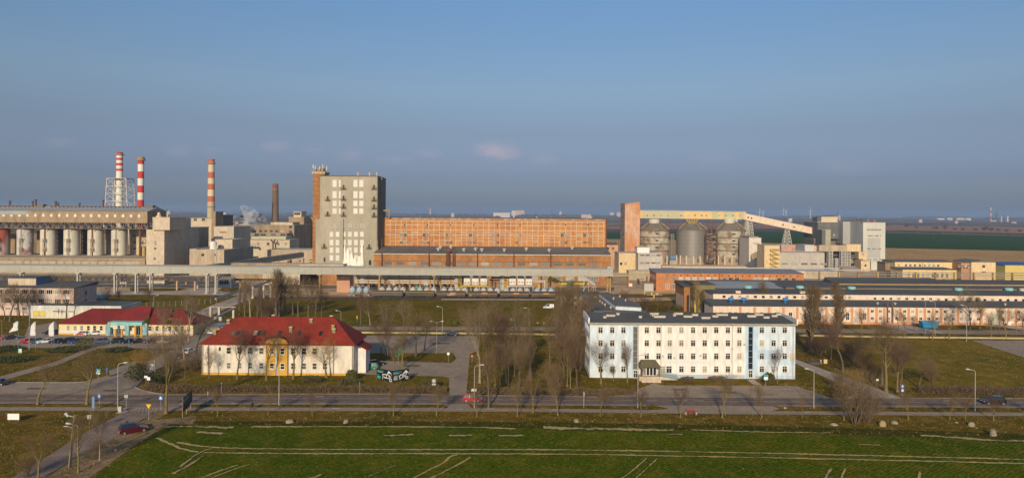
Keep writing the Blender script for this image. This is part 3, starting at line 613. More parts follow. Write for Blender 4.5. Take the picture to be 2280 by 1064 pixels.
# ================================================================ red-roofed white house with orange bay
Yh = G(620,835)[1]; hx0, hx1 = PX(450,800,Yh), PX(787,800,Yh); HD = 12.0; hz = PZ(600,766.5,Yh)
b = bld('red_roofed_house', 'two-storey white house with bright red hipped roof and orange arched bay', 450,787,766.5,Yh,HD,wall('ivory_render',(.72,.66,.55),.4,(.55,.49,.40)),TILE, roof='hip', over=.7, rise=5.6, pyx=600)
mb = MB(); mb.box(b.x0-.03,b.x1+.03,Yh-.05,Yh+HD+.05,0,.55); OR_ = mat('orange_render',(.62,.36,.06),.9,(.48,.26,.05),.5,.5); mb.build('plinth', OR_, b.t)
wrow(b, [509.4,533.6,557,582,653,677,700.5], 780.7, 1.1, 1.5, 'split', pyx=600, f=.07, glass=GLASS)
wrow(b, [509.4,533.6,557,582], 814, 1.1, 1.5, 'split', glass=GLASSW, pyx=600, f=.12); wrow(b, [653,677,700.5,723.6], 814, 1.1, 1.5, 'split', pyx=600)
for x in (464,489.6):
    for y in (776.5,809.5): window(b.t, PX(x,y,Yh), Yh, PZ(x,y,Yh), .5, .9, 'plain', sill=False, f=.05, sash=SASHG)
mb = MB(); bx0, bx1 = PX(593,800,Yh), PX(641,800,Yh); bz = hz+.55; n = 12; bh = 1.05
arc = [((bx0+bx1)/2-(bx1-bx0)/2*cos(pi*i/n), Yh-.45, bz+bh*sin(pi*i/n)) for i in range(n+1)]
mb.prism([(bx1,Yh-.45,0),(bx0,Yh-.45,0)]+arc, (0,3.5,0)); mb.build('bay', OR_, b.t)
mb = MB(); arc2 = [((bx0+bx1)/2-((bx1-bx0)/2+.15)*cos(pi*i/n), Yh-.7, bz+.02+(bh+.12)*sin(pi*i/n)) for i in range(n+1)]
vs = arc2+[(x,Yh+4.5,z) for x, _, z in arc2]; mb.add(vs, [(i,i+1,i+n+2,i+n+1) for i in range(n)]); mb.build('bay_roof', TILE, b.t)
mb = MB(); xm = PX(617,800,Yh); mb.box(xm-.2,xm+.2,Yh-.55,Yh-.452,0,bz+.3); mb.build('pilaster', WHITE, b.t)
for x in (605.5,629):
    for y in (780.7,814): window(b.t, PX(x,y,Yh-.45), Yh-.455, PZ(600,y,Yh), 1.1, 1.5, 'split', f=.12)
for k, x in enumerate((452,464.5,642,743,785)): gutter(b, x, 768, 834, m=STEEL)
slope = 5.6/(HD/2+.7)
for x in (520,530,539,569,578,587.5,622.7,667,714):
    zc = hz+slope*2.7; yc = Yh+2.0; xx = PX(x,744,yc); s_ = MB(); w2 = .38
    s_.prism([(xx-w2,yc-.5,hz+slope*2.2+.05),(xx+w2,yc-.5,hz+slope*2.2+.05),(xx+w2,yc+.5,hz+slope*3.2+.05),(xx-w2,yc+.5,hz+slope*3.2+.05)], (0,-.05,.1)); s_.build('skylight', GLASS, b.t)
for (x, d_, hh) in ((509,4.5,1.1),(479,1.9,1.1),(693,4.9,.9),(648,2.6,1.5),(742,3.2,1.3),(744,2.5,1.1),(609,6,.6),(738,6,.5)):
    xx = PX(x,725,Yh+d_); z = hz+slope*(min(d_,6)+.7); s_ = MB(); s_.box(xx-.35,xx+.35,Yh+d_-.3,Yh+d_+.5,z-1.2,z+hh*.6,0); s_.box(xx-.42,xx+.42,Yh+d_-.37,Yh+d_+.57,z+hh*.6+.002,z+hh*.6+.15,1)
    s_.build('chimney', [mat('olive_chimney',(.27,.24,.12),.9,(.2,.17,.1),2,.5) if hh > .7 else TILE, YELL if d_ in (1.9,3.2) else TRIM], b.t)
s_ = MB(); s_.prism([(hx1-.2,Yh+3,0),(hx1+2.3,Yh+3,0),(hx1+2.3,Yh+3,5.6),(hx1-.2,Yh+3,7.0)], (0,5,0)); s_.build('side_wing', WWHT, b.t)
s_ = MB(); s_.prism([(hx1-.3,Yh+2.6,7.3),(hx1+2.8,Yh+2.6,5.6),(hx1+2.8,Yh+2.6,5.4),(hx1-.3,Yh+2.6,7.05)], (0,5.8,0)); s_.build('wing_roof', TILE, b.t)
# small annex hut
Y_ = G(812,806)[1]; b = bld('entrance_hut', 'tiny white porch hut with red roof at the end of the red-roofed house', 806.5,817,777,Y_,3.5,WWHT,TILE, roof='rise_back', rise=.8, over=.2)
# ================================================================ long low cream building with crimson roof (far left)
Yc = G(200,745.5)[1]; 
b = bld('reception_building', 'long single-storey cream building with dark red hipped roof and teal portico', 131,430,720.5,Yc,13,wall('pale_yellow_render',(.76,.62,.34),.3,(.62,.50,.28)),TILE2, roof='hip', over=.7, rise=3.9, pyx=200); CB = b
mb = MB(); mb.box(b.x0-.02,b.x1+.02,Yc-.03,Yc+.1,.5,1.35); mb.build('lower_band', mat('pale_grey_band',(.62,.62,.62),.9), b.t)
mb = MB(); mb.box(b.x0-.04,b.x1+.04,Yc-.06,Yc+.1,0,.5); mb.build('plinth', OR_, b.t)
wrow(b, [152,167.5,182,197,211,225.5,334,349.6,363.7,378,392,406,420], 730, 1.0, 1.5, 'split', pyx=200)
# raised centre roof
mb = MB(); xa, xb = PX(238,718,Yc), PX(330,718,Yc); zr = PZ(300,681.5,Yc+5.5)
mb.add([(xa-.5,Yc-.9,b.z1+.1),(xb+.3,Yc-.9,b.z1+.1),(xb+.3,Yc+12,b.z1+.1),(xa-.5,Yc+12,b.z1+.1),(xa+5.8,Yc+5.5,zr),(xb-1.8,Yc+5.5,zr)],[(0,1,5,4),(1,2,5),(2,3,4,5),(3,0,4)]); mb.build('centre_roof', TILE2, b.t)
# portico
Yq = Yc-3.2; xa, xb = PX(240,720,Yq), PX(316,720,Yq); zt = PZ(270,717,Yq); zb = PZ(270,724.5,Yq)
mb = MB(); mb.box(xa,xb,Yq,Yc-.07,zb,zt); mb.build('portico_fascia', TEAL, b.t)
for x in (257,271.5,301.5,315): 
    v = MB(); v.tube((PX(x,735,Yq+.4),Yq+.4,0),(PX(x,735,Yq+.4),Yq+.4,zb),.32,n=12); v.build('column', OR_, b.t)
for x in (248,265,285,309): window(b.t, PX(x,735,Yc), Yc-.07, 1.3, 1.4, 2.4, 'tee', sash=BLUEGREY, name='door', sill=False)
for x in (256.5,272.5):
    v = MB(); xx = PX(x,728,Yq-.1); v.box(xx-.7,xx+.7,Yq-.12,Yq-.02,PZ(x,731.5,Yq),PZ(x,724.6,Yq),0); v.box(xx-.6,xx+.6,Yq-.14,Yq-.121,PZ(x,728,Yq),PZ(x,727,Yq),1); v.box(xx-.55,xx+.5,Yq-.14,Yq-.121,PZ(x,726.6,Yq),PZ(x,725.8,Yq),2)
    v.build('hanging_sign', [WHITE, mat('pale_red_print',(.6,.3,.26)), mat('pale_green_print',(.3,.5,.36))], b.t)
mb = MB()
for i in range(14): 
    x = PX(260+i*1.1,719,Yq); mb.box(x,x+.1,Yq-.03,Yq-.002,zb+.35,zb+.6)
mb.build('fascia_lettering', mat('deep_teal',(.10,.30,.30)), b.t)
# ================================================================ pink office slab (far left) and its flat pavilion
Yk = 262.0
b = bld('pink_office_slab', 'pale pink three-storey office slab with ribbon windows, bare trees before it', -150,164,641,Yk,14.5,wall('faded_pink_render',(.66,.50,.43),.45,(.5,.37,.31)),FELT, roof='rise_back', rise=1.0, over=.4, pyx=164)
for py in (649.5,670): 
    wrow(b, [-130+i*18.5 for i in range(16)], py, 2.3, 1.75, 'tri', pyx=100, f=.12)
    mb = MB()
    for i in range(16):
        x = PX(-130+i*18.5+9.2,py,Yk); mb.box(x-.22,x+.22,Yk-.05,Yk,PZ(100,py+4.5,Yk),PZ(100,py-4.5,Yk))
    mb.build('window_pier', SALM, b.t)
wrow(b, [-130+i*18.5 for i in range(11)], 687, 2.0, .6, 'tri', pyx=50, f=.08)
mb = MB(); mb.box(b.x1,b.x1+.02,Yk+.01,Yk+14.4,0,.1); srow(b, 1, [Yk+7.5], 7.6, 1.2, 1.6, 'tee', sash=SASHG); srow(b, 1, [Yk+7.5], 4.3, 1.2, 1.6, 'tee', sash=SASHG)
b2 = bld('roof_penthouse', 'pale rooftop machine room with dark blue side on the pink office slab', 18,80,617.5,Yk+5,8,CONC2,FELT,z0=b.z1+.2, cat='penthouse')
mb = MB(); mb.box(b2.x1+.002,b2.x1+.06,Yk+5.1,Yk+12.9,b.z1+.4,b2.z1-.32); mb.build('blue_panel', mat('dusty_blue',(.16,.22,.36),.9), b2.t)
Yv = 255.5
b = bld('flat_pavilion', 'flat-roofed white pavilion with deep fascia beside the pink office slab', 66,270,680,Yv,14,wall('pavilion_white',(.66,.62,.50),.4,(.45,.42,.36)),FELT, over=.0, rt=1.6, pyx=100)
b.roof.data.materials.clear(); b.roof.data.materials.append(wall('fascia_white',(.62,.62,.56),.6,(.34,.36,.35)))
mb = MB(); mb.box(b.x0+.3,b.x1-.3,Yv+.3,Yv+13.7,b.z1+.002,b.z1+.03); mb.build('roof_felt', FELT, b.t)
wrow(b, [80,94], 698, 2.1, 1.9, 'plain', glass=mat('yellow_blind',(.62,.52,.10),.7), sash=SASHG); wrow(b, [124,140,158], 693, 2.2, .5, 'plain')
# ================================================================ the plant: tall processing tower
Yt = 395.0
b = bld('processing_tower', 'tall grey-clad factory tower with white stains and rusty balconies, brick stair shaft beside it', 713,840,391,Yt,20,CLAD,FELT, over=.1, pyx=775); TW = b
mb = MB(); lz = PZ(780,488,Yt); mb.box(PX(704,520,Yt),PX(765,520,Yt),Yt-1.0,Yt+19,0,lz); mb.build('lower_block', CLAD, b.t)
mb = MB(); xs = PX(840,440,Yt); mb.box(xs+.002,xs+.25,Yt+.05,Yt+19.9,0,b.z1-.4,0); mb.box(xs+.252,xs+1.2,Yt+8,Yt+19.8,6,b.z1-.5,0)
mb.build('shaded_side_cladding', mat('shaded_side_sheet',(.21,.185,.13),.85,(.15,.14,.10),.12,.8,(1,1,.3)), b.t)  # shade of the side away from the sun, put into a darker sheet colour
mb = MB(); mb.box(PX(713,391,Yt)-.12,xs+.3,Yt-.14,Yt-.101,b.z1-.5,b.z1+.05); mb.build('roof_edge', mat('dark_flashing',(.14,.12,.09)), b.t)
for (px, w_) in ((745,2.3),(756.5,1.0),(791.5,2.3),(804.5,2.3)):
    for py, h_ in ((408.5,3.9),(433.5,3.9),(453,3.0),(470,3.0)):
        window(b.t, PX(px,py,Yt), Yt-.002, PZ(px,py,Yt), w_, h_, 'grid' if w_ > 2 and py > 450 else 'split', glass=GLASSB, sash=SASH, sill=False, f=.10)
for px in (738,751.5,765,778,791.5,805):
    for py, h_ in ((502,1.9),(521.5,2.7),(540,3.0),(557,3.0),(574,3.0)):
        window(b.t, PX(px,py,Yt-1), Yt-1.002 if px < 764.9 else Yt-.002, PZ(px,py,Yt-1), 2.0, h_, 'grid', glass=GLASSW if py < 510 else GLASSB, sill=False, f=.13)
def balcony(px, py, w_=2.6, y=Yt):
    x, z = PX(px,py,y), PZ(px,py,y); q = MB(); q.box(x-w_/2,x+w_/2,y-1.2,y-.003,z-.35,z-.12); 
    for xx in (x-w_/2, x-w_/6, x+w_/6, x+w_/2): q.bar((xx,y-1.15,z-.1),(xx,y-1.15,z+.95),.09)
    q.bar((x-w_/2,y-1.15,z+.95),(x+w_/2,y-1.15,z+.95),.10); q.bar((x-w_/2,y-1.15,z+.4),(x+w_/2,y-1.15,z+.4),.08)
    q.bar((x-w_/2,y-1.1,z-.3),(x-w_/2,y,z-.8),.08); q.bar((x+w_/2,y-1.1,z-.3),(x+w_/2,y,z-.8),.08)
    o = q.build('balcony', mat('balcony_rust',(.22,.14,.05),.85,(.12,.07,.03),1,.7), b.t)
    q = MB(); q.box(x-.5,x+.5,y-.05,y-.001,z-.1,z+2.0); q.build('door', DARK, b.t)
for px, py in ((765,420),(765,444),(765,462),(765,480),(833,420),(833,446),(833,463.5),(833,481.5),(729.5,445),(729.5,479),(722,551),(822,552)): balcony(px, py, y=Yt-1.0 if py > 500 and px < 765 else Yt)
for px, py in ((722.5,582),(823,588)): 
    q = MB(); x, z = PX(px,py,Yt-1), PZ(px,py,Yt); q.box(x-.5,x+.5,Yt-1.05,Yt-1.001 if px < 765 else Yt,z-.2,z+2.2); q.build('door', DARK, b.t)
def stain_mat():
    m = bpy.data.materials.new('lime_stain'); m.use_nodes = True; n = m.node_tree.nodes; l = m.node_tree.links; b_ = n['Principled BSDF']; b_.inputs['Roughness'].default_value = .95
    b_.inputs['Base Color'].default_value = (.86,.79,.70,1); g = n.new('ShaderNodeNewGeometry'); mp = n.new('ShaderNodeMapping'); mp.inputs['Scale'].default_value = (1,1,.22); l.new(g.outputs['Position'], mp.inputs['Vector'])
    t = n.new('ShaderNodeTexNoise'); t.inputs['Scale'].default_value = .55; t.inputs['Detail'].default_value = 7; t.inputs['Roughness'].default_value = .7; l.new(mp.outputs[0], t.inputs['Vector'])
    tr = n.new('ShaderNodeBsdfTransparent'); ms = n.new('ShaderNodeMixShader'); uv = n.new('ShaderNodeUVMap'); sp = n.new('ShaderNodeSeparateXYZ'); l.new(uv.outputs[0], sp.inputs[0])
    a = n.new('ShaderNodeMath'); a.operation = 'ADD'; l.new(t.outputs['Fac'], a.inputs[0]); l.new(sp.outputs[0], a.inputs[1])
    r = n.new('ShaderNodeMapRange'); r.inputs[1].default_value = .88; r.inputs[2].default_value = 1.18; l.new(a.outputs[0], r.inputs[0]); l.new(r.outputs[0], ms.inputs[0]); l.new(tr.outputs[0], ms.inputs[1]); l.new(b_.outputs[0], ms.inputs[2])
    l.new(ms.outputs[0], n['Material Output'].inputs['Surface']); return m
def stain(pts, y, core):
    """lime dust run down the wall; uv.x holds how strongly the spot is covered"""
    x0, x1 = min(p[0] for p in pts), max(p[0] for p in pts); y0, y1 = min(p[1] for p in pts), max(p[1] for p in pts); nx, ny = 26, 26
    vs = []; uvs = []
    for j in range(ny+1):
        for i in range(nx+1):
            px = x0+(x1-x0)*i/nx; py = y0+(y1-y0)*j/ny; q = P(px, py, y); vs.append(q)
            s = 0
            for cx, top, bot, wt, wb in core:
                if py < top: v = max(0, 1-(top-py)/4)*.5
                else: v = 1
                tt = (py-top)/(bot-top); ww = wt+(wb-wt)*max(0, tt)**2; s = max(s, v*max(0, 1-abs(px-cx)/ww)*(.75 if py > bot else .95))
            if i in (0,nx) or j == 0: s = 0
            uvs.append(s*.95)
    fs = [(j*(nx+1)+i,(j+1)*(nx+1)+i,(j+1)*(nx+1)+i+1,j*(nx+1)+i+1) for j in range(ny) for i in range(nx)]
    q = MB(b.t.location); q.v = vs; q.f = fs; q.m = [0]*len(fs); o = q.build('lime_stain', MS, b.t, origin=b.t.location)
    uv = o.data.uv_layers.new(name='UVMap')
    for i, lp in enumerate(o.data.loops): uv.data[i].uv = (uvs[lp.vertex_index], 0)
MS = stain_mat()
stain([(750,505),(826,592)], Yt-1.25, [(768,548,588,4,11),(774,552,588,7,20),(783,562,590,5,24),(790,572,592,5,26),(806,545,588,4,9),(800,570,592,6,16)])
mb = MB()
for px in (797,823,839): x = PX(px,388,Yt+3); mb.tube((x,Yt+3,b.z1),(x,Yt+3,b.z1+1.4),.35); mb.tube((x,Yt+3,b.z1+1.4),(x,Yt+3,b.z1+1.9),.6)
mb.build('roof_vent', CREAM, b.t)
mb = MB(); 
for k, (px, py0, py1) in enumerate(((840,590,535),(841,590,548))): mb.tube((PX(px,560,Yt-1.6),Yt-1.6,PZ(px,py0,Yt)),(PX(px,560,Yt-1.6),Yt-1.6,PZ(px,py1,Yt)),.25)
mb.tube((xs+1,Yt+10,PZ(850,469,Yt)),(xs+5,Yt+10,PZ(850,469,Yt)),.5); mb.tube((xs+5,Yt+10,PZ(850,469,Yt)+.5),(xs+5,Yt+10,PZ(850,484,Yt)),.5)
mb.build('pipe', OCHRE, b.t)
# brick stair shaft with aerials
b = bld('brick_stair_tower', 'tall brown brick stair shaft topped by phone masts left of the grey tower', 697,722,382,Yt+2,9,BRICK2,CONC, over=.5, rt=1.4, pyx=700)
mb = MB()
for i in range(22): z = 4+i*2.55; mb.box(b.x0-.03,b.x1,Yt+1.97,Yt+2.1,z,z+.16)
mb.build('brick_band', mat('dark_brick_band',(.17,.08,.035),.9), b.t)
mb = MB(); mb.box(b.x0+.8,b.x1-1,Yt+3,Yt+8,b.z1+.002,b.z1+1.8)
for i in range(9): x = b.x0-.4+i*.85; mb.bar((x,Yt+1.6,b.z1),(x,Yt+1.6,b.z1+1.0),.07)
mb.bar((b.x0-.4,Yt+1.6,b.z1+1.0),(b.x1+.4,Yt+1.6,b.z1+1.0),.09); mb.build('roof_platform', OCHRE, b.t)
for px, top in ((697.5,366),(702,369),(712,370),(719,366),(727.5,370)):
    q = MB(); x = PX(px,380,Yt+2); q.tube((x,Yt+2.2,b.z1-.5),(x,Yt+2.2,PZ(px,top,Yt+2)),.10); q.box(x-.28,x+.28,Yt+1.8,Yt+2.1,PZ(px,top+9,Yt+2),PZ(px,top+1,Yt+2)); q.build('aerial', STEELW, b.t)
# ================================================================ the two brick halls
b = bld('brick_hall', 'very long tall orange brick hall with a grid of pale concrete bands', 846,1348.5,486.5,407,26,BRICK,FELT, over=.1, pyx=1348, rt=.5); BH = b
zt = b.z1; x0, x1 = b.x0, b.x1; xl = PX(857,500,407)
mb = MB(); yb = 407-.06
for py in (493,502,513,524): z = PZ(1100,py,407); mb.box(xl+.5,x1-.6,yb,407,z-.16,z+.16)
k = 0; nx = 39
for i in range(nx+1):
    x = xl+3+(x1-xl-4)*i/nx; mb.box(x-.12,x+.12,yb-.004,407,17.5 if i % 4 else 16.5,zt-1.6)
rn = random.Random(8)
for i in range(nx):
    xa = xl+3+(x1-xl-4)*i/nx; xb = xl+3+(x1-xl-4)*(i+1)/nx
    for py in (517.5,519.5,530,535.5,538):
        if rn.random() < .55 and i % 4 in (0,1,2) : z = PZ(1100,py,407); mb.box(xa,xb,yb-.002,407,z-.10,z+.10)
mb.build('concrete_band', TRIM, b.t)
mb = MB(); mb.box(xl,x1,406.7,406.9,zt-1.35,zt-.5); mb.build('parapet_band', mat('patchy_parapet',(.40,.20,.09),.9,(.50,.40,.30),.5,.9,lo=.5,hi=.6), b.t)
for px in (898,949,999.5,1052,1104.5,1155,1256,1306):
    for dx in (-4.3,4.3):
        for py, hh in ((523.5,1.9),(540,1.35)):
            window(b.t, PX(px+dx,py,407), 407-.07, PZ(px,py,407), 1.75, hh, 'tee', glass=GLASSW, sash=SASHG, sill=False)
    q = MB(); x = PX(px+3,500,407); q.box(x-.3,x+.3,406.9,406.999,PZ(px,502.5,407)-.1,PZ(px,499,407)); q.build('slot_opening', DARK, b.t)
mb = MB(); x = x1+.35; mb.tube((x,406.6,16),(x,406.6,zt+.6),.3); mb.build('rusty_downpipe', RUST, b.t)
b = bld('brick_loading_hall', 'lower brown brick hall with sloping felt roof in front of the gridded brick hall', 832,1360,566.3,385,22,BRICK2,FELT2, roof='rise_back', over=.35, rise=3.3, pyx=1100); LH = b
mb = MB(); mb.box(b.x0-.36,b.x1+.36,385-.52,385-.352,b.z1-.35,b.z1+.12); mb.build('roof_edge', TRIM, b.t)
n = 19; pxs = [864+27.0*i-(i*.0) for i in range(n)]
wrow(b, [p for p in pxs if p < 1345], 587.5, 4.4, 1.75, 'strip', glass=GLASSW, sash=SASHG, pyx=1100)
wrow(b, [p for p in pxs if p < 1345], 619, 4.4, 2.0, 'strip', glass=GLASSW, sash=SASH, pyx=1100)
mb = MB(); z = PZ(1100,583,385); mb.box(b.x0,b.x1,384.93,385,z,z+.25); mb.build('lintel_band', mat('dark_brick_band',(.17,.08,.035)), b.t)
for px, top, r_ in ((850,530,.28),(955,538,.28),(998,552,.5),(1008.5,558,.28),(1012.5,557,.32),(1063,561,.25),(1144,561,.25),(1226,561,.28)):
    q = MB(); x = PX(px,590,384.2); q.tube((x,384.1,0),(x,384.1,PZ(px,top,384)),r_); 
    if r_ > .4:
        for dx in (-1,1): q.tube((x+dx,383.9,0),(x+dx,383.9,PZ(px,562,384)),.15)
        q.box(x-1.2,x+1.2,383,385.5,PZ(px,560,384),PZ(px,553,384))
        for i in range(12): q.box(x-1,x+1,383.7,384.0,12+i*1.1,12.15+i*1.1)
    q.build('downpipe', RUST, b.t)
for px, py in ((976,547),(981,542),(1004,545),(1033,547),(1059,547),(1073,544),(1123,545),(1172,545),(1223,546),(1274,546)):
    yy = 392+((px*7) % 10); q = MB(); z = b.z1+3.3*(yy-385)/22; x = PX(px,py,yy); q.lathe((x,yy,z-.1), [(.55,0),(.55,.9),(1.1,.95),(1.1,1.5),(.4,1.8)], 10); q.build('roof_vent', STEELW, b.t)
mb = MB(); mb.box(b.x0,b.x0+.5,385,407,b.z1-.3,b.z1-.2); 
# low brick shed at the tower's foot
bld('brick_shed', 'low brick shed with pale parapet at the foot of the grey tower', 668,764,588.5,380,9,BRICK2,CONC2, over=.2, rt=.6)
# ================================================================ long conveyor gallery on posts
Yg_ = 336.0; t = thing('conveyor_gallery', 'very long pale covered conveyor gallery on posts crossing the plant', 'conveyor', (0, Yg_, 0))
ga, gb = PX(-260,600,Yg_), PX(1362,600,Yg_); zb_, zt_ = 9.35, 12.8
mb = MB(); mb.box(ga,gb,Yg_-1.6,Yg_+1.6,zb_,zt_); mb = MB(); mb.prism([(ga,Yg_-1.85,zt_),(ga,Yg_,zt_+.45),(ga,Yg_+1.85,zt_),(ga,Yg_+1.85,zt_-.12),(ga,Yg_-1.85,zt_-.12)], (gb-ga+.3,0,0)); mb.build('roof', mat('gallery_roof',(.42,.40,.36),.7,(.30,.28,.25),.08,.7), t)
mb = MB(); mb.box(ga,gb,Yg_-1.6,Yg_+1.6,zb_,zt_,0)
for i in range(64): x = ga+(gb-ga)*i/63; mb.box(x-.05,x+.05,Yg_-1.64,Yg_-1.601,zb_,zt_-.1,1)
mb.build('wall', [GALV,STEEL], t)
mb = MB(); mb.box(PX(1351,600,Yg_),gb+.4,Yg_-1.7,Yg_+1.7,zb_-.3,zt_+1.4); mb.build('end_housing', GALV, t)
for px in (-150,49,176,258,305,337,462,482,713,846,967,1089,1217,1352,1358):
    q = MB(); x = PX(px,630,Yg_)
    for dy in (-1.2,1.2): q.box(x-.28,x+.28,Yg_+dy-.28,Yg_+dy+.28,0,zb_-.4)
    for zz in (3,6.5): q.bar((x,Yg_-1.2,zz),(x,Yg_+1.2,zz),.22)
    q.box(x-1.0,x+1.0,Yg_-1.7,Yg_+1.7,zb_-.4,zb_-.003); q.box(x-.8,x+.8,Yg_-1.9,Yg_+1.9,0,.25)
    if px in (967,846,49): q.bar((x,Yg_,zb_-.5),(x+4.5,Yg_,zb_-5.5),.22)
    q.build('post', STEELW if px < 500 else OCHRE, t)
# chute leaving the gallery's right end
t = thing('inclined_chute', 'grey inclined conveyor with stair landing under the right end of the long gallery', 'conveyor', (PX(1310,640,330), 330, 0))
mb = MB(); a = P(1298,615,332); c = P(1326,634,330); mb.bar(a, c, 1.4, 1.2); mb.build('conveyor_box', SHEET, t)
mb = MB()
for px, py in ((1300,621),(1310,628),(1322,634),(1326,636)): q = P(px,py,331); mb.bar((q[0],331,0),q,.2)
mb.bar(P(1298,648,331),P(1312,627,331),.18); mb.bar(P(1312,648,331),P(1325,634,331),.18); mb.build('trestle', STEELW, t)
# ================================================================ under the gallery: bays, filters, pipes
bld('pump_house', 'small square salmon-pink brick pump house left of the loading tracks', 750,779,612.5,345,8,mat('pale_pink_brick',(.55,.30,.19),.9,(.45,.25,.16),.3,.7),FELT, over=.3)
t = thing('pipe_rack', 'two-tier rack of tan pipes running beneath the long gallery before the brick hall', 'pipe rack', (PX(900,630,343.5), 343.5, 0))
for (py, r_, dy) in ((624.5,.5,0),(625.5,.4,1),(629.5,.4,0),(619,.25,2),(616,.3,2.5)):
    q = MB(); z = PZ(900,py,343.5); q.tube((PX(791,py,343.5),343.5+dy,z),(PX(1024,py,343.5),343.5+dy,z),r_); q.build('pipe', [CONC2, TRIM][r_ < .45], t)
mb = MB(); 
for px in range(797,1030,23): x = PX(px,630,343.5); mb.box(x-.18,x+.18,342.8,343.2,0,11); mb.box(x-.18,x+.18,345.8,346.2,0,11); mb.bar((x,343,PZ(900,627,343.5)),(x,346,PZ(900,627,343.5)),.3); 
mb.build('rack_frame', OCHRE, t)
mb = MB(); mb.box(PX(814,616,349),PX(929,616,349),348.4,348.8,PZ(850,621.5,349),PZ(850,615.5,349)); mb.build('yellow_siding', mat('olive_yellow',(.26,.22,.02),.8), t)
mb = MB(); mb.box(PX(790,612,372),PX(1030,612,372),368,383,PZ(850,615,372),PZ(850,612,372)); mb.build('canopy', FELT2, t)
t = thing('dark_loading_bay', 'dark recessed loading bay behind the tan pipe rack', 'loading bay', (PX(900,640,372), 372, 0))
mb = MB(); mb.box(PX(797,640,372),PX(1020,640,372),372,380,0,6.5); mb.build('wall', BRICK2, t)
rn = random.Random(5)
for i in range(16):
    px = 806+i*14+rn.uniform(-2,2); q = MB(); x = PX(px,640,371.9); w_ = rn.uniform(1,2.2); q.box(x-w_/2,x+w_/2,371.8,371.999,0,rn.uniform(3,6)); q.build('doorway', DARK if i % 5 else WHITE, t)
t = thing('green_equipment_box', 'small green equipment cabinet among the tan pipes', 'cabinet', (PX(928,636,342),342,0)); mb = MB(); x = PX(928,636,342); mb.box(x-.7,x+.7,342,343,1.5,3.6); mb.build('cabinet', GREENP, t); mb = MB(); mb.box(x-.5,x+.5,342.2,342.8,0,1.499); mb.build('stand', STEEL, t)
for gi, (xs_, nm) in enumerate((((1040.2,1058.8,1077.2),'left'), ((1141.5,1159.5,1177.5),'right'))):
    t = thing('dust_filter_battery', 'three white dust filters with blue caps, %s battery of the two above the wagons' % nm, 'filter', (PX(xs_[1],620,341),341,0), group='dust filter batteries over the tracks')
    for cx in xs_:
        q = MB(); x = PX(cx,620,341); a, c = PZ(cx,633.5,341), PZ(cx,617,341); q.box(x-1.5,x+1.5,339.6,342.4,a,c); fb = q.build('filter_body', WHITE, t)
        q = MB(); q.add([(x-1.5,339.6,c+.002),(x+1.5,339.6,c+.002),(x+1.5,342.4,c+.002),(x-1.5,342.4,c+.002),(x-.4,340.6,c+1.5),(x+.4,340.6,c+1.5),(x+.4,341.4,c+1.5),(x-.4,341.4,c+1.5)],[(0,1,5,4),(1,2,6,5),(2,3,7,6),(3,0,4,7),(4,5,6,7)]); q.build('cap', mat('blue_cap',(.16,.32,.48),.6), t)
        for dx in (-.7,.7):
            q = MB(); z = a+1.0; q.box(x+dx-.42,x+dx+.42,339.53,339.599,z,z+.35); q.build('louvre', DARK, t)
    xa, xb = PX(xs_[0],630,341)-2.2, PX(xs_[2],630,341)+2.0; z = PZ(xs_[0],634.3,341)
    q = MB(); q.box(xa,xb,338.8,343.2,z-.4,z-.003); 
    for x in (xa,(xa*2+xb)/3,(xa+2*xb)/3,xb):
        q.bar((x,339.1,0),(x,339.1,z-.4),.25); q.bar((x,342.9,0),(x,342.9,z-.4),.25)
    if gi == 0: q.bar((xa,338.85,z+1),(xb,338.85,z+1),.12)
    q.build('platform', YELL if gi == 0 else STEELW, t)
for k, (px, r_, m_) in enumerate(((1016,.7,STEELW),(1115,.45,BLUEGREY),(1119.5,.7,STEELW))):
    t = thing('process_column', 'upright %s pipe column %s' % (['thick pale','thin blue-grey','thick grey'][k], ['left of the left filter battery','just left of the yellow ladder between the filter batteries','beside the yellow ladder between the filter batteries'][k]), 'pipe', (PX(px,630,341),341,0)); mb = MB(); mb.tube((t.location.x,341,0),(t.location.x,341,11.5),r_,n=12); mb.build('column', m_, t); mb = MB(); mb.lathe((t.location.x,341,0),[(r_+.2,5),(r_+.2,5.3)],12); mb.build('flange', RUST, t)
for k, px in enumerate((1023,1126)):
    t = thing('caged_ladder', 'yellow caged ladder with platform, %s of the two' % ['left','right'][k], 'ladder', (PX(px,630,339.5),339.5,0), group='yellow caged ladders'); x = t.location.x; mb = MB()
    for dx in (-.8,.8): mb.bar((x+dx,339.5,1.5),(x+dx,339.5,9.0),.22)
    for i in range(11): mb.bar((x-.8,339.5,2+i*.65),(x+.8,339.5,2+i*.65),.14)
    mb.build('ladder', YELL, t); mb = MB(); mb.box(x-3.2,x+1,338.5,340.5,1.5,1.75); mb.bar((x-3.1,338.6,2.8),(x+1,338.6,2.8),.14); mb.bar((x-3,339.5,0),(x-3,339.5,1.5),.2); mb.build('platform', YELL, t)
t = thing('yellow_gas_duct', 'thick bent yellow gas duct before the brick loading hall', 'duct', (PX(1270,630,347),347,0)); pts = [P(1222,622,352),P(1234,623,350),P(1249,631,347),P(1310,631.5,347)]
for a, c in zip(pts[:-1], pts[1:]): mb = MB(); mb.tube(a, c, .95, n=12); mb.build('duct_section', mat('duct_yellow',(.62,.45,.03),.6,(.30,.28,.03),.4,.7), t)
mb = MB(); 
for a in pts[1:]: mb.bar((a[0],a[1],0),(a[0],a[1],a[2]-.9),.3)
mb.build('duct_support', STEEL, t)
t = thing('green_hopper', 'dark green hopper on yellow legs before the yellow duct', 'hopper', (PX(1269,640,341),341,0)); x = t.location.x; mb = MB()
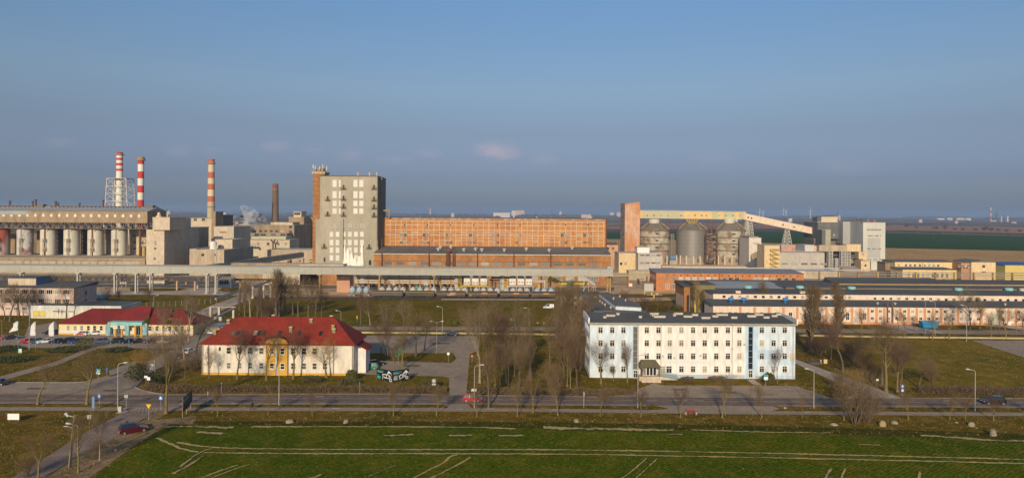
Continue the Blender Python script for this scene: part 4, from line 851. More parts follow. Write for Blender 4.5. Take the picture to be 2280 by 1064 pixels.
mb.add([(x+sx*w_,341+sy*w_,z) for z, w_ in ((2.2,.6),(4.4,.6),(4.9,1.15),(6.6,1.15)) for sx, sy in ((-1,-1),(1,-1),(1,1),(-1,1))],[(4*k+i,4*k+(i+1)%4,4*k+4+(i+1)%4,4*k+4+i) for k in range(3) for i in range(4)]+[(12,13,14,15),(3,2,1,0)]); mb.build('hopper_body', GREENP, t)
mb = MB(); mb.bar((x-1.6,341,0),(x-.6,341,3.8),.2); mb.bar((x+1.2,341,0),(x+.7,341,3.8),.2); mb.bar((x-.7,341,3.8),(x+2.4,341,3.8),.18); mb.build('leg', YELL, t)
t = thing('pipe_cluster', 'tangle of pale and rusty pipes right of the filter batteries', 'pipes', (PX(1200,630,350),350,0))
for k, (pt, r_) in enumerate(([[(1186,625),(1213,625),(1213,640)],.35],[[(1186,628),(1222,628),(1222,642)],.3],[[(1090,623),(1130,623)],.3],[[(1094,618),(1135,618)],.5],[[(1096,624),(1096,640)],.3],[[(1103,626),(1103,640)],.35],[[(1200,645),(1200,632)],.6],[[(1180,612),(1240,612)],.35])):
    mb = MB()
    for a, c in zip(pt[:-1], pt[1:]): mb.tube(P(*a,342+k*.4), P(*c,342+k*.4), r_)
    mb.build('pipe', [TRIM,STEELW,RUST,DARK,OCHRE,RUST,YELL,STEEL][k], t)
mb = MB(); 
for px in (1088,1205,1225): x = PX(px,630,352); mb.box(x-.3,x+.3,352,352.6,0,8.5)
mb.build('rack_post', OCHRE, t)
# ================================================================ wagons
WAG = mat('dark_wagon', (.060,.054,.042), .7, (.10,.08,.055), .3, .8); WAGT = mat('wagon_roof', (.085,.075,.06), .8, (.06,.05,.04), .3, .7); ORG = mat('orange_emblem', (.62,.26,.05), .7, (.42,.17,.05), .8, .5); DOME = mat('dusty_dome', (.50,.47,.42), .7, (.36,.33,.28), .5, .8); DOMEB = mat('bluish_dome', (.36,.44,.50), .6, (.28,.32,.34), .5, .6)
def bogie(mb, x, y):
    mb.box(x-1.6,x+1.6,y-1.1,y+1.1,.5,.8)
    for dx in (-.95,.95):
        for dy in (-.95,.75): mb.tube((x+dx,y+dy,.47),(x+dx,y+dy+.2,.47),.47,n=10)
Ytr = G(1050,664)[1]
wx = [(829,897.5),(904,967.5),(973,1036.5),(1042.5,1107.5),(1113.5,1177.5),(1183,1240)]
for i, (pa, pb) in enumerate(wx):
    xa, xb = PX(pa,655,Ytr), PX(pb,655,Ytr); xm = (xa+xb)/2
    lb = ['blue-grey and tan freight wagon, leftmost of the dark row','dark freight wagon with thin yellow stripe under the roof, second from the left','dark freight wagon with orange emblem and cream graffiti','dark freight wagon with faded orange emblem and yellow patch','dark freight wagon with plain orange emblem between two others','rightmost dark freight wagon with orange emblem and white marks'][i]
    t = thing('freight_wagon', lb, 'wagon', (xm, Ytr, 0), group='dark freight wagons standing in a row')
    mb = MB(); mb.box(xa,xb,Ytr-1.4,Ytr+1.4,1.05,2.95)
    for k in range(12): x = xa+(xb-xa)*(k+.5)/12; mb.box(x-.06,x+.06,Ytr-1.47,Ytr-1.4,1.1,2.9)
    mb.build('body', [mat('bluegrey_wagon',(.085,.095,.10),.8,(.14,.11,.07),.25,.9),WAG][i > 0], t)
    mb = MB(); mb.prism([(xa-.05,Ytr-1.5,2.952),(xa-.05,Ytr-.7,3.3),(xa-.05,Ytr+.7,3.3),(xa-.05,Ytr+1.5,2.952)], (xb-xa+.1,0,0)); mb.build('roof', WAGT, t)
    mb = MB(); z = 2.7 if i < 2 else 2.15; mb.box(xa+.2,xb-.2,Ytr-1.485,Ytr-1.471,z,z+.13); mb.build('stripe', ORG if i not in (1,) else YELL, t)
    if i > 1:
        mb = MB(); x = xm+.8; mb.prism([(x-1.5,Ytr-1.50,2.15),(x+1.5,Ytr-1.50,2.15),(x+1.1,Ytr-1.50,2.72),(x-1.1,Ytr-1.50,2.72)], (0,.013,0)); mb.build('emblem', ORG, t)
    if i == 2:
        mb = MB(); rr = random.Random(3)
        for k in range(14): x = xm-1.5+k*.23; mb.bar((x,Ytr-1.51,1.3+rr.random()*.3),(x+rr.uniform(-.3,.4),Ytr-1.51,1.9+rr.random()*.5),.13)
        mb.build('graffiti', TRIM, t)
    if i == 3: mb = MB(); mb.box(xa+.5,xa+1.8,Ytr-1.50,Ytr-1.486,1.2,1.75); mb.build('yellow_patch', mat('olive_yellow',(.26,.22,.02)), t)
    mb = MB(); bogie(mb, xa+2.1, Ytr); bogie(mb, xb-2.1, Ytr); mb.box(xa-.45,xb+.45,Ytr-.9,Ytr+.9,.82,1.04); mb.build('undercarriage', DARK, t)
Yt2 = Ytr+6.5
sets = [(785,3),(851,4),(919.5,4),(989,4),(1061,4),(1127,4),(1196,3)]
for i, (pa, k_) in enumerate(sets):
    xa = PX(pa,650,Yt2); sp = 3.18; m_ = DOMEB if i in (0,6) else DOME
    lb = ['bluish powder wagon with three round tanks, leftmost and in clear view','second powder wagon from the left, its domes over the first dark wagon','third powder wagon from the left, its domes over the second dark wagon','fourth powder wagon from the left, domes over the graffiti wagon','fifth powder wagon from the left, domes over the yellow-patched wagon','sixth powder wagon from the left, dull grey domes','rightmost powder wagon with bluish domes'][i]
    t = thing('powder_tank_wagon', lb, 'wagon', (xa, Yt2, 0), group='powder wagons with round domed tanks')
    for k in range(k_):
        x = xa+k*sp; mb = MB(); mb.lathe((x,Yt2,0), [(.5,.95),(1.1,1.5),(1.42,2.3),(1.42,2.9),(1.25,3.5),(.8,3.95),(.3,4.1),(.3,4.3),(.05,4.32)], 16); mb.build('tank', m_, t, smooth=True)
    mb = MB(); mb.box(xa-1.8,xa+sp*(k_-1)+1.8,Yt2-1.3,Yt2+1.3,.82,1.0); bogie(mb, xa-.2, Yt2); bogie(mb, xa+sp*(k_-1)+.2, Yt2); mb.build('undercarriage', STEEL if i == 0 else DARK, t)
    mb = MB(); mb.bar((xa-1.5,Yt2,4.4),(xa+sp*(k_-1)+1.5,Yt2,4.4),.08); mb.build('handrail', STEELW, t)
t = thing('parked_tank_wagon', 'pale round tank wagon standing behind the pink office slab', 'wagon', (PX(221,655,298),298,0)); x = t.location.x; mb = MB(); mb.tube((x-1,297,2.6),(x+1.5,300,2.6),1.35,n=16); mb.build('tank', mat('pale_tank',(.45,.50,.50),.6), t, smooth=True); mb = MB(); mb.box(x-1.6,x+2.2,297,300,.6,1.2); mb.build('chassis', TRIM, t)
for k, dy in enumerate((Ytr, Yt2)):
    for d_ in (-.75,.75):
        mb = MB(); mb.box(PX(540,662,dy),PX(1245,662,dy),dy+d_-.05,dy+d_+.05,.02,.2); struct(mb.build('rail', RUST))
# ================================================================ left: raw silos under the long brown gallery building
YS = 440.0
zp = 10.0
t = thing('silo_platform', 'long raised concrete platform with stained front wall carrying the row of silos', 'platform', (PX(100,590,420), 418, 0))
mb = MB(); x1 = PX(323,590,418); mb.box(-420,x1,418,468,0,zp); mb.build('wall', TAN, t)
mb = MB(); mb.box(-420,x1+.3,417.6,468,zp+.002,zp+.5); mb.build('deck', CONC, t)
mb = MB(); rn = random.Random(2)
for i in range(17):
    px = 5+i*18.5; w_ = rn.uniform(1.4,2.4); x = PX(px,583,418); mb.box(x-w_,x+w_,417.95,417.999,zp-4.6,zp-1.2)
mb.build('blind_panel', mat('pale_infill',(.42,.38,.29),.9,(.30,.27,.20),.8,.7), t)
b = bld('silo_gallery_building', 'long brown brick gallery building on trusses above the row of white silos', -260,328,470.5,YS,24,TAN,SHEET, z0=31.0, roof='gable_x', rise=2.6, over=.5, pyx=328, rt=.2)
GZ = b.z1
wrow(b, [-10+17.75*i for i in range(19)], 481, 1.6, 1.9, 'plain', glass=GLASSB, sill=False, sash=SASHG, pyx=328, f=.05)
mb = MB(); mb.box(PX(60,480,YS)-60,PX(61,480,YS),YS-.06,YS,b.z1-2.6,b.z1-.2); mb.build('sheet_band', SHEET, b.t)
mb = MB(); truss(mb, (PX(-250,500,YS),YS,27.3), (PX(328,500,YS),YS,27.3), 3.6, 44, .32); truss(mb, (PX(-250,500,YS),YS+22,27.3), (PX(328,500,YS),YS+22,27.3), 3.6, 30, .35)
mb.build('truss', mat('dusty_truss',(.27,.22,.16),.8,(.15,.11,.08),.6,.6), b.t)
mb = MB(); mb.box(PX(-250,500,YS),b.x1-.5,YS+1,YS+23,27.0,27.3); mb.build('truss_floor', RUST, b.t)
mb = MB()
for i in range(34): x = b.x1-3-i*5.1; mb.tube((x,YS+6,27.3),(x,YS+6,30.9),.9,1.3,n=8)
mb.build('feed_hopper', mat('rusty_hopper',(.20,.12,.07),.8,(.30,.26,.2),.4,.7), b.t)
for i in range(14):
    x = PX(312-i*26.4*1.0,540,YS+2); q = MB(); q.box(x-.5,x+.5,YS+1.5,YS+2.5,zp+.5,27.0); q.bar((x,YS+2,24),(x+2.5,YS+2,27.2),.3); q.bar((x,YS+2,24),(x-2.5,YS+2,27.2),.3)
    if i % 2 == 0: q.build('column', [STEEL,RUST][i % 4 == 0], b.t)
# monitor roof ridge
b2 = bld('roof_monitor', 'narrow clerestory monitor on top of the silo gallery building', -260,340,459.5,YS+10,6,TAN,FELT, z0=GZ+1.7, cat='roof monitor', over=.3, pyx=300)
wrow(b2, [115+i*8.9 for i in range(23)]+[2+i*9 for i in range(10)], 462.3, 1.5, .9, 'plain', glass=mat('dark_opening',(.02,.02,.02)), sash=TAN, sill=False, f=.05, pyx=300)
for px in (22,73,80,124,129,177,230): 
    q = MB(); x = PX(px,455,YS+11); z = b2.z1; q.tube((x,YS+11,z-.1),(x,YS+11,z+1.8+(px % 3)),.5); q.tube((x,YS+11,z+1.2+(px % 3)),(x,YS+11,z+1.9+(px % 3)),.75); q.build('roof_cowl', RUST, b2.t)
q = MB(); x0, x1 = PX(83,460,YS+9), PX(97,460,YS+9); q.box(x0,x1,YS+8.5,YS+12,b2.z1-2.5,b2.z1+.9); q.box(PX(327,460,YS+9),PX(341,460,YS+9),YS+8.5,YS+12,b2.z1-2,b2.z1+.7); q.build('roof_hut', mat('slate_grey',(.16,.14,.12),.9), b2.t)
SILW = mat('dusty_white_silo', (.66,.62,.51), .7, (.44,.41,.33), .18, .7, (1,1,.3)); SILR = mat('rust_red_silo', (.30,.075,.05), .8, (.42,.38,.33), .14, .9, (1,1,.4), lo=.45, hi=.6); SILB = mat('patchy_silo', (.50,.50,.47), .7, (.28,.12,.10), .22, .9, lo=.5, hi=.62)
YC = 446.0
for i, cx in enumerate((-50,4,56,108,160,213,265.5)):
    lb = ['hidden','dusty red silo cut by the left edge of the photo','pale silo with rusty red blotches, second from the left','third white silo from the left with small ladder platform','fourth white silo from the left','fifth white silo from the left','rightmost white silo next to the concrete stair tower'][i]
    if i == 0: continue
    x = PX(cx,540,YC); z0_ = zp+.5; t = thing('silo', lb, 'silo', (x, YC, z0_), group='row of upright silos under the gallery building')
    top = PZ(160,509,YC-4.4); mb = MB(); mb.lathe((x,YC,0), [(4.45,z0_),(4.45,top-.9),(4.2,top-.4),(2.5,top+.2),(.6,top+.6),(.5,27)], 32); mb.build('shell', SILR if i == 1 else SILB if i == 2 else SILW, t, smooth=False)
    mb = MB(); xa = x+(.3 if i > 1 else 1)
    for zz in (z0_+3.0, z0_+8.6):
        for k in range(3): mb.box(xa-1.6+.2,xa+1.2,YC-5.9,YC-4.3,zz+k*.8,zz+k*.8+.12)
        for dx in (-1.4,0,1.2): mb.bar((xa+dx,YC-5.8,zz-.4),(xa+dx,YC-5.8,zz+2.0),.14)
    mb.bar((xa-.8,YC-4.9,z0_),(xa-.8,YC-4.9,z0_+10),.2); mb.bar((xa+.0,YC-4.9,z0_),(xa+.0,YC-4.9,z0_+10),.2); mb.bar((xa+1.0,YC-4.8,z0_+3.5),(xa+1.0,YC-4.8,z0_+9),.25)
    mb.build('ladder_platform', CONC2 if i > 1 else OCHRE, t)
    mb = MB(); mb.lathe((x,YC,0), [(4.52,z0_+.002),(4.52,z0_+.3)], 32); mb.build('base_ring', STEEL, t)
# dark machinery behind the silos
b = bld('rear_mill_building', 'dusty building glimpsed between the silos', 82,92,514,463,10,TAN,CONC, z0=zp+.5)
b = bld('rear_stair_block', 'tan stair block with three openings right of the last silo', 290,310,508,455,9,CONC2,CONC, z0=zp+.5)
wrow(b, [299.5], 525, 1.4, 1.3, 'tee', glass=mat('dark_opening',(.02,.02,.02)), sash=SASHG); wrow(b, [299.5], 539, 1.4, 1.6, 'pair', sash=SASHG); wrow(b, [299.5], 553.5, 1.5, 1.2, 'tee', sash=SASHG)
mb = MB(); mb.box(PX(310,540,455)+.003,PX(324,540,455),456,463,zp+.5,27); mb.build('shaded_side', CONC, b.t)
t = thing('yellow_bunker', 'cream round bunker with grey duct between stair block and concrete tower', 'bunker', (PX(317,560,445),445,zp+.5)); x = t.location.x
mb = MB(); mb.lathe((x,445,zp+.5), [(2.2,0),(2.2,5.4),(2.4,5.6)], 16); mb.build('bunker_body', mat('cream_yellow',(.60,.45,.16),.8,(.45,.33,.15),.6,.6), t); mb = MB(); mb.tube((x-.5,445,zp+6),(x-.5,445,zp+8.5),.4); mb.tube((x-.5,445,zp+8.5),(x+2.5,445,zp+9.5),.9); mb.build('duct', STEELW, t)
for k, (px, w_, hz_, m_) in enumerate(((-28,30,21,CONC),(30,12,18,TAN),(135,9,24,RUST),(190,8,25,RUST),(240,9,25,CONC))):
    t = thing('lift_shaft', ['concrete lift shaft left of the red silo','tan lift shaft behind the first two silos','dark rusty conveyor shaft between third and fourth silo','dark rusty conveyor shaft between fourth and fifth silo','dark concrete shaft between fifth and sixth silo'][k], 'shaft', (PX(px,540,461),461,zp+.5)); x = t.location.x; mb = MB()
    if m_ is RUST: mb.box(x-w_*.14,x+w_*.14,461,463,zp+.5,27); lattice(mb, x, 459.5, zp+.5, 27, w_*.24, 2, 6, .3); mb.build('shaft_frame', m_, t)
    else: mb.box(x-w_/6,x+w_/6,461,466,zp+.5,zp+.5+hz_*.7); mb.build('wall', m_, t)
# concrete tower group
def simple(name, label, px0, px1, py, Y, dep, wm, rm=CONC2, wins=(), cat='building', **k):
    b = bld(name, label, px0, px1, py, Y, dep, wm, rm, cat=cat, **k)
    for x, y, w_, h_ in wins: window(b.t, PX(x,y,Y), Y, PZ(x,y,Y), w_, h_, 'tee', sash=SASHG, sill=False, f=.08)
    return b
b = simple('concrete_tower', 'blocky pale concrete tower with overhanging top box at the end of the silos', 326,366,511,400,44,CONC2,CONC2,[(346,541,1.2,2.4),(346,553,1.2,1.2),(344.5,576,1.0,1.1)], over=.1)
b2 = simple('concrete_top_box', 'pale concrete box with small dome on top of the blocky concrete tower', 340,378,483.5,398.5,20,CONC2,CONC2, z0=PZ(340,512,398.5), over=.1, cat='building')
q = MB(); x = PX(354,480,404); q.lathe((x,404,b2.z1), [(1.6,0),(1.6,.7),(.9,.9),(.9,1.7),(.6,2.6),(.1,2.8)], 12); q.tube((PX(373,480,404),404,b2.z1),(PX(373,480,404),404,b2.z1+3.2),.35); q.build('roof_cowl', CREAM, b2.t)
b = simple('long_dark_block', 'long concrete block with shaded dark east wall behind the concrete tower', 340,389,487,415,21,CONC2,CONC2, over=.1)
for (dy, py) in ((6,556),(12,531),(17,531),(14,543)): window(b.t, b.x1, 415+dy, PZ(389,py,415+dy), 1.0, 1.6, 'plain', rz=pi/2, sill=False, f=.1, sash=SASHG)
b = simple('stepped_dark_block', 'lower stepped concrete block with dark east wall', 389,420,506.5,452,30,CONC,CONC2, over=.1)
b = simple('cubic_concrete_house', 'wide flat cubic concrete building with two windows and a pipe up its front', 431,499,556,408,46,CONC,CONC2,[(451.5,567.5,1.7,1.5),(479,567,.9,1.4),(424,567,.1,.1)], over=.1)
mb = MB(); mb.box(PX(415,556,408.0)-0,b.x0,412,454,0,b.z1+.3); mb.build('west_wing', CONC, b.t)
gutter(b, 482, 545, 584, .35)
b = simple('stack_house', 'small pale concrete box with white vertical tank standing on the cubic building', 479,517.5,533,424,20,CONC2,CONC2,[(489,548,1.4,1.8)], over=.1)
t = thing('white_vertical_tank', 'slim white vertical tank left of the small concrete box', 'tank', (PX(475,540,416),416,9.6)); mb = MB(); mb.lathe((t.location.x,416,9.6),[(1.9,0),(1.9,10.6),(1.5,11.2),(.1,11.6)],16); mb.build('tank_shell', WHITE, t, smooth=False)
b = simple('tall_cubic_block', 'tall cubic concrete block with dark side behind the small box', 476,520.5,504,470,30,CONC2,CONC2,[], over=.1)
mb = MB(); 
for px in (491,495,499,503): x = PX(px,517,470); mb.box(x-.35,x+.35,469.9,469.999,PZ(500,519,470),PZ(500,515,470))
mb.build('small_openings', mat('brown_opening',(.2,.12,.07)), b.t)
b = simple('stepped_rear_building', 'low tan building with clutter on its roof in front of the striped chimney', 425,471,485,540,20,CONC2,CONC,[(435,489,2.6,2.2),(453,489,2.6,2.2)], over=.3)
b = simple('dark_crusher_house', 'dark steel crusher house beside the striped chimney', 471,480,471,520,14,TAN,CONC, over=.2)
b = simple('rear_dark_hall', 'dark rear hall trailing steam right of the chimney foot', 480,487,478,540,28,mat('dark_sheet',(.12,.10,.08),.8),FELT, over=.2)
# chimneys
def chimney(name, label, px, Y, top, rt_, rb, bands, cap, mats_, ladder=True, group=None, cols=None, z0=0):
    x = PX(px,top,Y); zt = PZ(px,top,Y); t = thing(name, label, 'chimney', (x, Y, z0), group=group)
    def rad(z): return rb+(rt_-rb)*(z-z0)/(zt-z0)
    ys = [top]+[b_[0] for b_ in bands]
    mb = MB()
    for (ya, yb, mi) in [(ys[i], ys[i+1], bands[i][1]) for i in range(len(bands))]:
        za, zb = PZ(px,ya,Y), max(z0, PZ(px,yb,Y)); mb.lathe((x,Y,0), [(rad(zb),zb),(rad(za),za)], 28, m=mi, cap=False)
    mb.build('shaft', mats_, t)
    for cy, ex, hh, mi in cap:
        z = PZ(px,cy,Y); mb = MB(); mb.lathe((x,Y,0), [(rad(z)+.01,z-hh/2),(rad(z)+ex,z-hh/2),(rad(z)+ex,z+hh/2),(rad(z)+.01,z+hh/2)], 28, cap=False); mb.build('platform_ring', mats_[mi], t)
    mb = MB(); mb.lathe((x,Y,0), [(rt_*.2,zt-.4),(rt_*.93,zt+.15)], 20); mb.build('rim', DARK, t)
    return t
CR = mat('chimney_red', (.55,.040,.030), .7, (.42,.05,.04), .2, .5); CW = mat('chimney_white', (.74,.72,.62), .7, (.58,.55,.45), .1, .6, (1,1,.2)); CO = mat('chimney_faded_red', (.50,.13,.055), .8, (.40,.14,.07), .15, .7); CCR = mat('chimney_cream', (.66,.58,.40), .8, (.50,.43,.28), .1, .7, (1,1,.2)); CBR = mat('chimney_brick', (.20,.13,.07), .9, (.13,.085,.05), .12, .8, fine=(.5,.2)); RINGM = mat('ring_ochre', (.33,.22,.12), .8)
chimney('striped_chimney', 'white chimney with thin red bands rising through a lattice frame', 266.5,600,340,2.45,3.1,[(345,0),(352,1),(357,0),(363.5,1),(369,0),(376,1),(381,0),(620,1)],[(344.5,1.0,.9,2)],[CR,CW,RINGM], z0=10)
t = thing('chimney_lattice', 'pale lattice support frame around the left striped chimney', 'lattice frame', (PX(268,430,600),600,10)); mb = MB(); x = t.location.x
zA, zB = PZ(268,398,600), 10
for k, zz in enumerate((zA, PZ(268,415,600), PZ(268,431,600), PZ(268,448,600))): 
    w_ = 7.9+k*.45
    for sx in (-1,1): mb.bar((x+sx*w_,594,zz),(x+sx*w_,606,zz),.35)
    for yy in (594,606): mb.bar((x-w_,yy,zz),(x+w_,yy,zz),.35)
    q = MB(); q.box(x-w_,x+w_,596,604,zz-.12,zz+.12); 
    z2_ = zz-6.3; w2_ = w_+.45
    for yy in (594,606):
        mb.bar((x-w_,yy,zz),(x,yy,z2_),.25); mb.bar((x+w_,yy,zz),(x,yy,z2_),.25); mb.bar((x-3,yy,zz),(x-3,yy,z2_),.2); mb.bar((x+w2_,yy,z2_),(x+3,yy,zz),.2); mb.bar((x-w2_,yy,z2_),(x-3,yy,zz),.2)
for sx in (-1,1):
    for yy in (594,606): mb.bar((x+sx*7.9,yy,zA),(x+sx*11,yy,zB),.55)
mb.build('frame', mat('lattice_grey',(.60,.56,.50),.7,(.4,.3,.22),.5,.5), t)
mb = MB(); mb.box(x-7.8,x+7.8,594.2,605.8,zA+.1,zA+.35); mb.build('deck', RINGM, t)
chimney('striped_chimney', 'tall chimney with broad red and white bands and ochre rim, second from the left', 314,580,350,2.3,2.5,[(357,2),(366,0),(382,1),(397.5,0),(413.5,1),(429,0),(445,1),(620,0)],[(356,.9,1.2,2),(352,.4,1.6,2)],[CR,CW,RINGM], z0=10)
chimney('striped_chimney', 'freestanding chimney with faded orange-red and cream bands', 470.7,700,355,2.85,3.9,[(367,0),(383.5,1),(397,0),(409.5,1),(422.5,0),(437,1),(449.5,0),(660,2)],[(363.5,.9,1.0,3),(460,.8,.8,3),(356,.3,.8,0)],[CO,CCR,mat('chimney_tan',(.50,.42,.27),.8,(.38,.31,.2),.1,.7),RINGM])
t = chimney('brick_chimney', 'dark old brick chimney with ring platform behind the steaming works', 613.3,820,410,3.2,4.2,[(420,1),(660,0)],[(422,.9,.8,2)],[CBR,mat('brick_chimney_top',(.22,.07,.045),.9),RINGM])
mb = MB(); x = t.location.x
for i in range(14): z = PZ(613,428+i*5,820); mb.lathe((x,820,0),[(3.35+i*.05,z-.35),(3.45+i*.05,z-.35),(3.45+i*.05,z+.35),(3.35+i*.05,z+.35)],24,cap=False)
mb.build('iron_hoops', mat('hoop_brown',(.12,.08,.05)), t)
# works behind, centre left
b = simple('old_works', 'big tan works building with dark east end below the brick chimney', 505,655,500,600,50,TAN,CONC,[], over=.2); OW = b
wrow(b, [545,556,567,580,592,604,616,628], 514, 2.6, 1.8, 'pair', sash=SASHG); wrow(b, [647], 505, 2.2, 2.2, 'tee', sash=SASHG); wrow(b, [647], 517, 2.2, 2.6, 'tee', sash=SASHG)
mb = MB(); x = PX(655,500,600); 
simple('old_works_cornice', 'pale clerestory strip along the top of the old works', 603,652,494.5,606,20,mat('pale_clerestory',(.60,.54,.38),.8,(.3,.26,.18),.6,.8),CONC, z0=b.z1, cat='roof monitor', over=.3)
simple('old_works_cornice', 'short roof monitor at the left end of the old works', 524,552,493,606,20,mat('tan_clerestory',(.46,.39,.25),.8,(.2,.16,.1),.6,.8),CONC,[(537,496,5,1.6)], z0=b.z1, cat='roof monitor', over=.3)
b = simple('old_works_wing', 'middle terrace of the old works with four window groups', 531,638,519,585,15,TAN,CONC,[(541,522.5,4.4,1.5),(564,522.5,4.4,1.5),(586.5,522.5,4.4,1.5),(609,522.5,4.4,1.5),(630,522.5,4.4,1.5)], over=.2)
b = simple('works_terrace', 'low front terrace of the old works with pale parapet band', 531,645,533,560,25,CONC2,CONC,[(575,543,2,2),(597,543,2,2),(619.5,543,2,2),(636.5,543,2,2)], over=.3)
mb = MB(); mb.box(PX(536,528,570),PX(637,528,570),569.5,585,b.z1,PZ(590,526.5,570)); mb.build('roof_glazing', mat('green_glazing',(.40,.40,.26),.7,(.55,.50,.36),.5,.8), b.t)
b = simple('rooftop_house', 'small square rooftop house with blocky base right of the brick chimney', 643,677,483,640,26,TAN,CONC,[], over=.2)
b2 = simple('rooftop_cabin', 'little cabin with three windows crowning the rooftop house', 654,671,470.5,642,16,CONC2,CONC,[(657.5,476,2,2.2),(661.5,476,2,2.2),(666,476,2,2.2)], z0=b.z1, over=.6)
t = thing('forked_pipe_stand', 'rusty forked Y-shaped pipe stand before the old works', 'pipe stand', (PX(608,545,556),556,0)); x = t.location.x; mb = MB(); z = PZ(608,540,556); mb.tube((x,556,z-8),(x,556,z),.6); mb.tube((x,556,z),(x-1.8,556,z+2.4),.5); mb.tube((x,556,z),(x+1.8,556,z+2.4),.5); mb.build('forked_pipe', RUST, t)
t = thing('bent_pipe', 'grey bent pipe bridge at the foot of the old works', 'pipe', (PX(550,548,552),552,0)); mb = MB(); a, c, d, e = P(536,549,552), P(537,544.5,552), P(566,544.5,552), P(568,549,552); mb.tube(a,c,.8); mb.tube(c,d,.8); mb.tube(d,e,.8); mb.build('pipe_section', STEELW, t)
simple('low_yard_hall', 'low dusty flat-roofed hall in the yard behind the diagonal conveyor', 595,715,556,520,26,CONC,CONC2,[], over=.2)
simple('brown_gable_shed', 'brown shed roof seen left of the brick stair shaft', 672,700,487,660,20,TAN,mat('brown_sheet',(.36,.24,.13),.9), roof='gable_y', rise=3, over=.5)
# steam
def steam(label, puffs):
    m = MATS.get('steam') or bpy.data.materials.new('steam'); 
    if 'steam' not in MATS:
        MATS['steam'] = m; m.use_nodes = True; n = m.node_tree.nodes; l = m.node_tree.links
        for q in list(n): n.remove(q)
        o = n.new('ShaderNodeOutputMaterial'); v = n.new('ShaderNodeVolumePrincipled'); v.inputs['Color'].default_value = (.93,.94,.97,1); v.inputs['Anisotropy'].default_value = -.1
        g = n.new('ShaderNodeNewGeometry'); tx = n.new('ShaderNodeTexNoise'); tx.inputs['Scale'].default_value = .24; tx.inputs['Detail'].default_value = 5; l.new(g.outputs['Position'], tx.inputs['Vector'])
        r = n.new('ShaderNodeMapRange'); r.inputs[1].default_value = .40; r.inputs[2].default_value = .62; r.inputs[4].default_value = .7; l.new(tx.outputs['Fac'], r.inputs[0]); l.new(r.outputs[0], v.inputs['Density']); l.new(v.outputs[0], o.inputs['Volume'])
    mb = MB()
    for i in range(len(puffs)-1):
        (a, ra), (c, rc) = puffs[i], puffs[i+1]; mb.tube(a, c, ra, rc, n=12, cap=False)
    # one closed tube: rings joined end to end
    mb2 = MB(); n = 12; vs = []; fs = []
    for c, r_ in puffs: vs += [(c[0]+r_*cos(2*pi*k/n), c[1]+r_*.8*sin(2*pi*k/n)*.6, c[2]+r_*sin(2*pi*k/n)*.8) for k in range(n)]
    for i in range(len(puffs)-1): fs += [(i*n+k, i*n+(k+1)%n, (i+1)*n+(k+1)%n, (i+1)*n+k) for k in range(n)]
    fs += [tuple(range(n-1,-1,-1)), tuple(range((len(puffs)-1)*n, len(puffs)*n))]; mb2.add(vs, fs); o = mb2.build('steam_plume', m); o['kind'] = 'stuff'; o['label'] = label; o['category'] = 'steam'
steam('white steam blowing from the old works roof', [(P(600,497,590),.8),(P(590,492,591),2),(P(580,484,592),3.2),(P(572,480,593),3.0),(P(564,488,593),6.5),(P(558,478,593),6.5),(P(548,468,594),4.0),(P(538,458,594),1.6)])
steam('faint low steam drifting over the left end of the old works', [(P(575,512,596),1.5),(P(562,500,597),6),(P(545,494,597),6),(P(528,490,598),5),(P(505,486,598),2)])
# diagonal conveyor with dark side
t = thing('diagonal_conveyor', 'diagonal covered conveyor with dark shaded side crossing the yard to the left', 'conveyor', G(560,600))
mb = MB(); mb.bar(P(440,600,385), P(672,567,500), 3.2, 3.4); mb.build('gallery_box', mat('dark_gallery',(.30,.27,.22),.85,(.2,.18,.15),.2,.6), t)
mb = MB()
for px, py, Y in ((520,592,415),(575,584,440),(620,577,465)): q = P(px,py,Y); mb.bar((q[0],Y,0),(q[0],Y,q[2]-1.5),.6)
mb.build('trestle', STEEL, t)
t = thing('settling_tank', 'broad round tank with pale walkway left of the brick stair shaft', 'tank', G(655,585)); Yq = G(655,588)[1]; mb = MB(); mb.lathe((PX(655,585,Yq),Yq+9,0),[(11,0),(11,2.6),(10.5,2.6),(10.5,2.2)],36); mb.build('tank_wall', mat('tank_dark',(.16,.12,.10),.8,(.4,.36,.3),.3,.5), t)
mb = MB(); mb.lathe((PX(655,585,Yq),Yq+9,0),[(11.3,2.61),(11.3,2.9)],36); mb.lathe((PX(655,585,Yq),Yq+9,0),[(4,2.9),(4,4.4),(.5,4.8)],20); mb.build('walkway', STEELW, t)
for k, (a, c, py, Y, z0_, m_) in enumerate(((585,715,590,380,0,CONC2),(515,700,583,400,0,TAN))):
    simple('low_yard_shed', ['low pale shed behind the long gallery, left of the brick shed','tan low shed under the diagonal conveyor'][k], a, c, py+3, Y, 7, m_, CONC, [], over=.2)
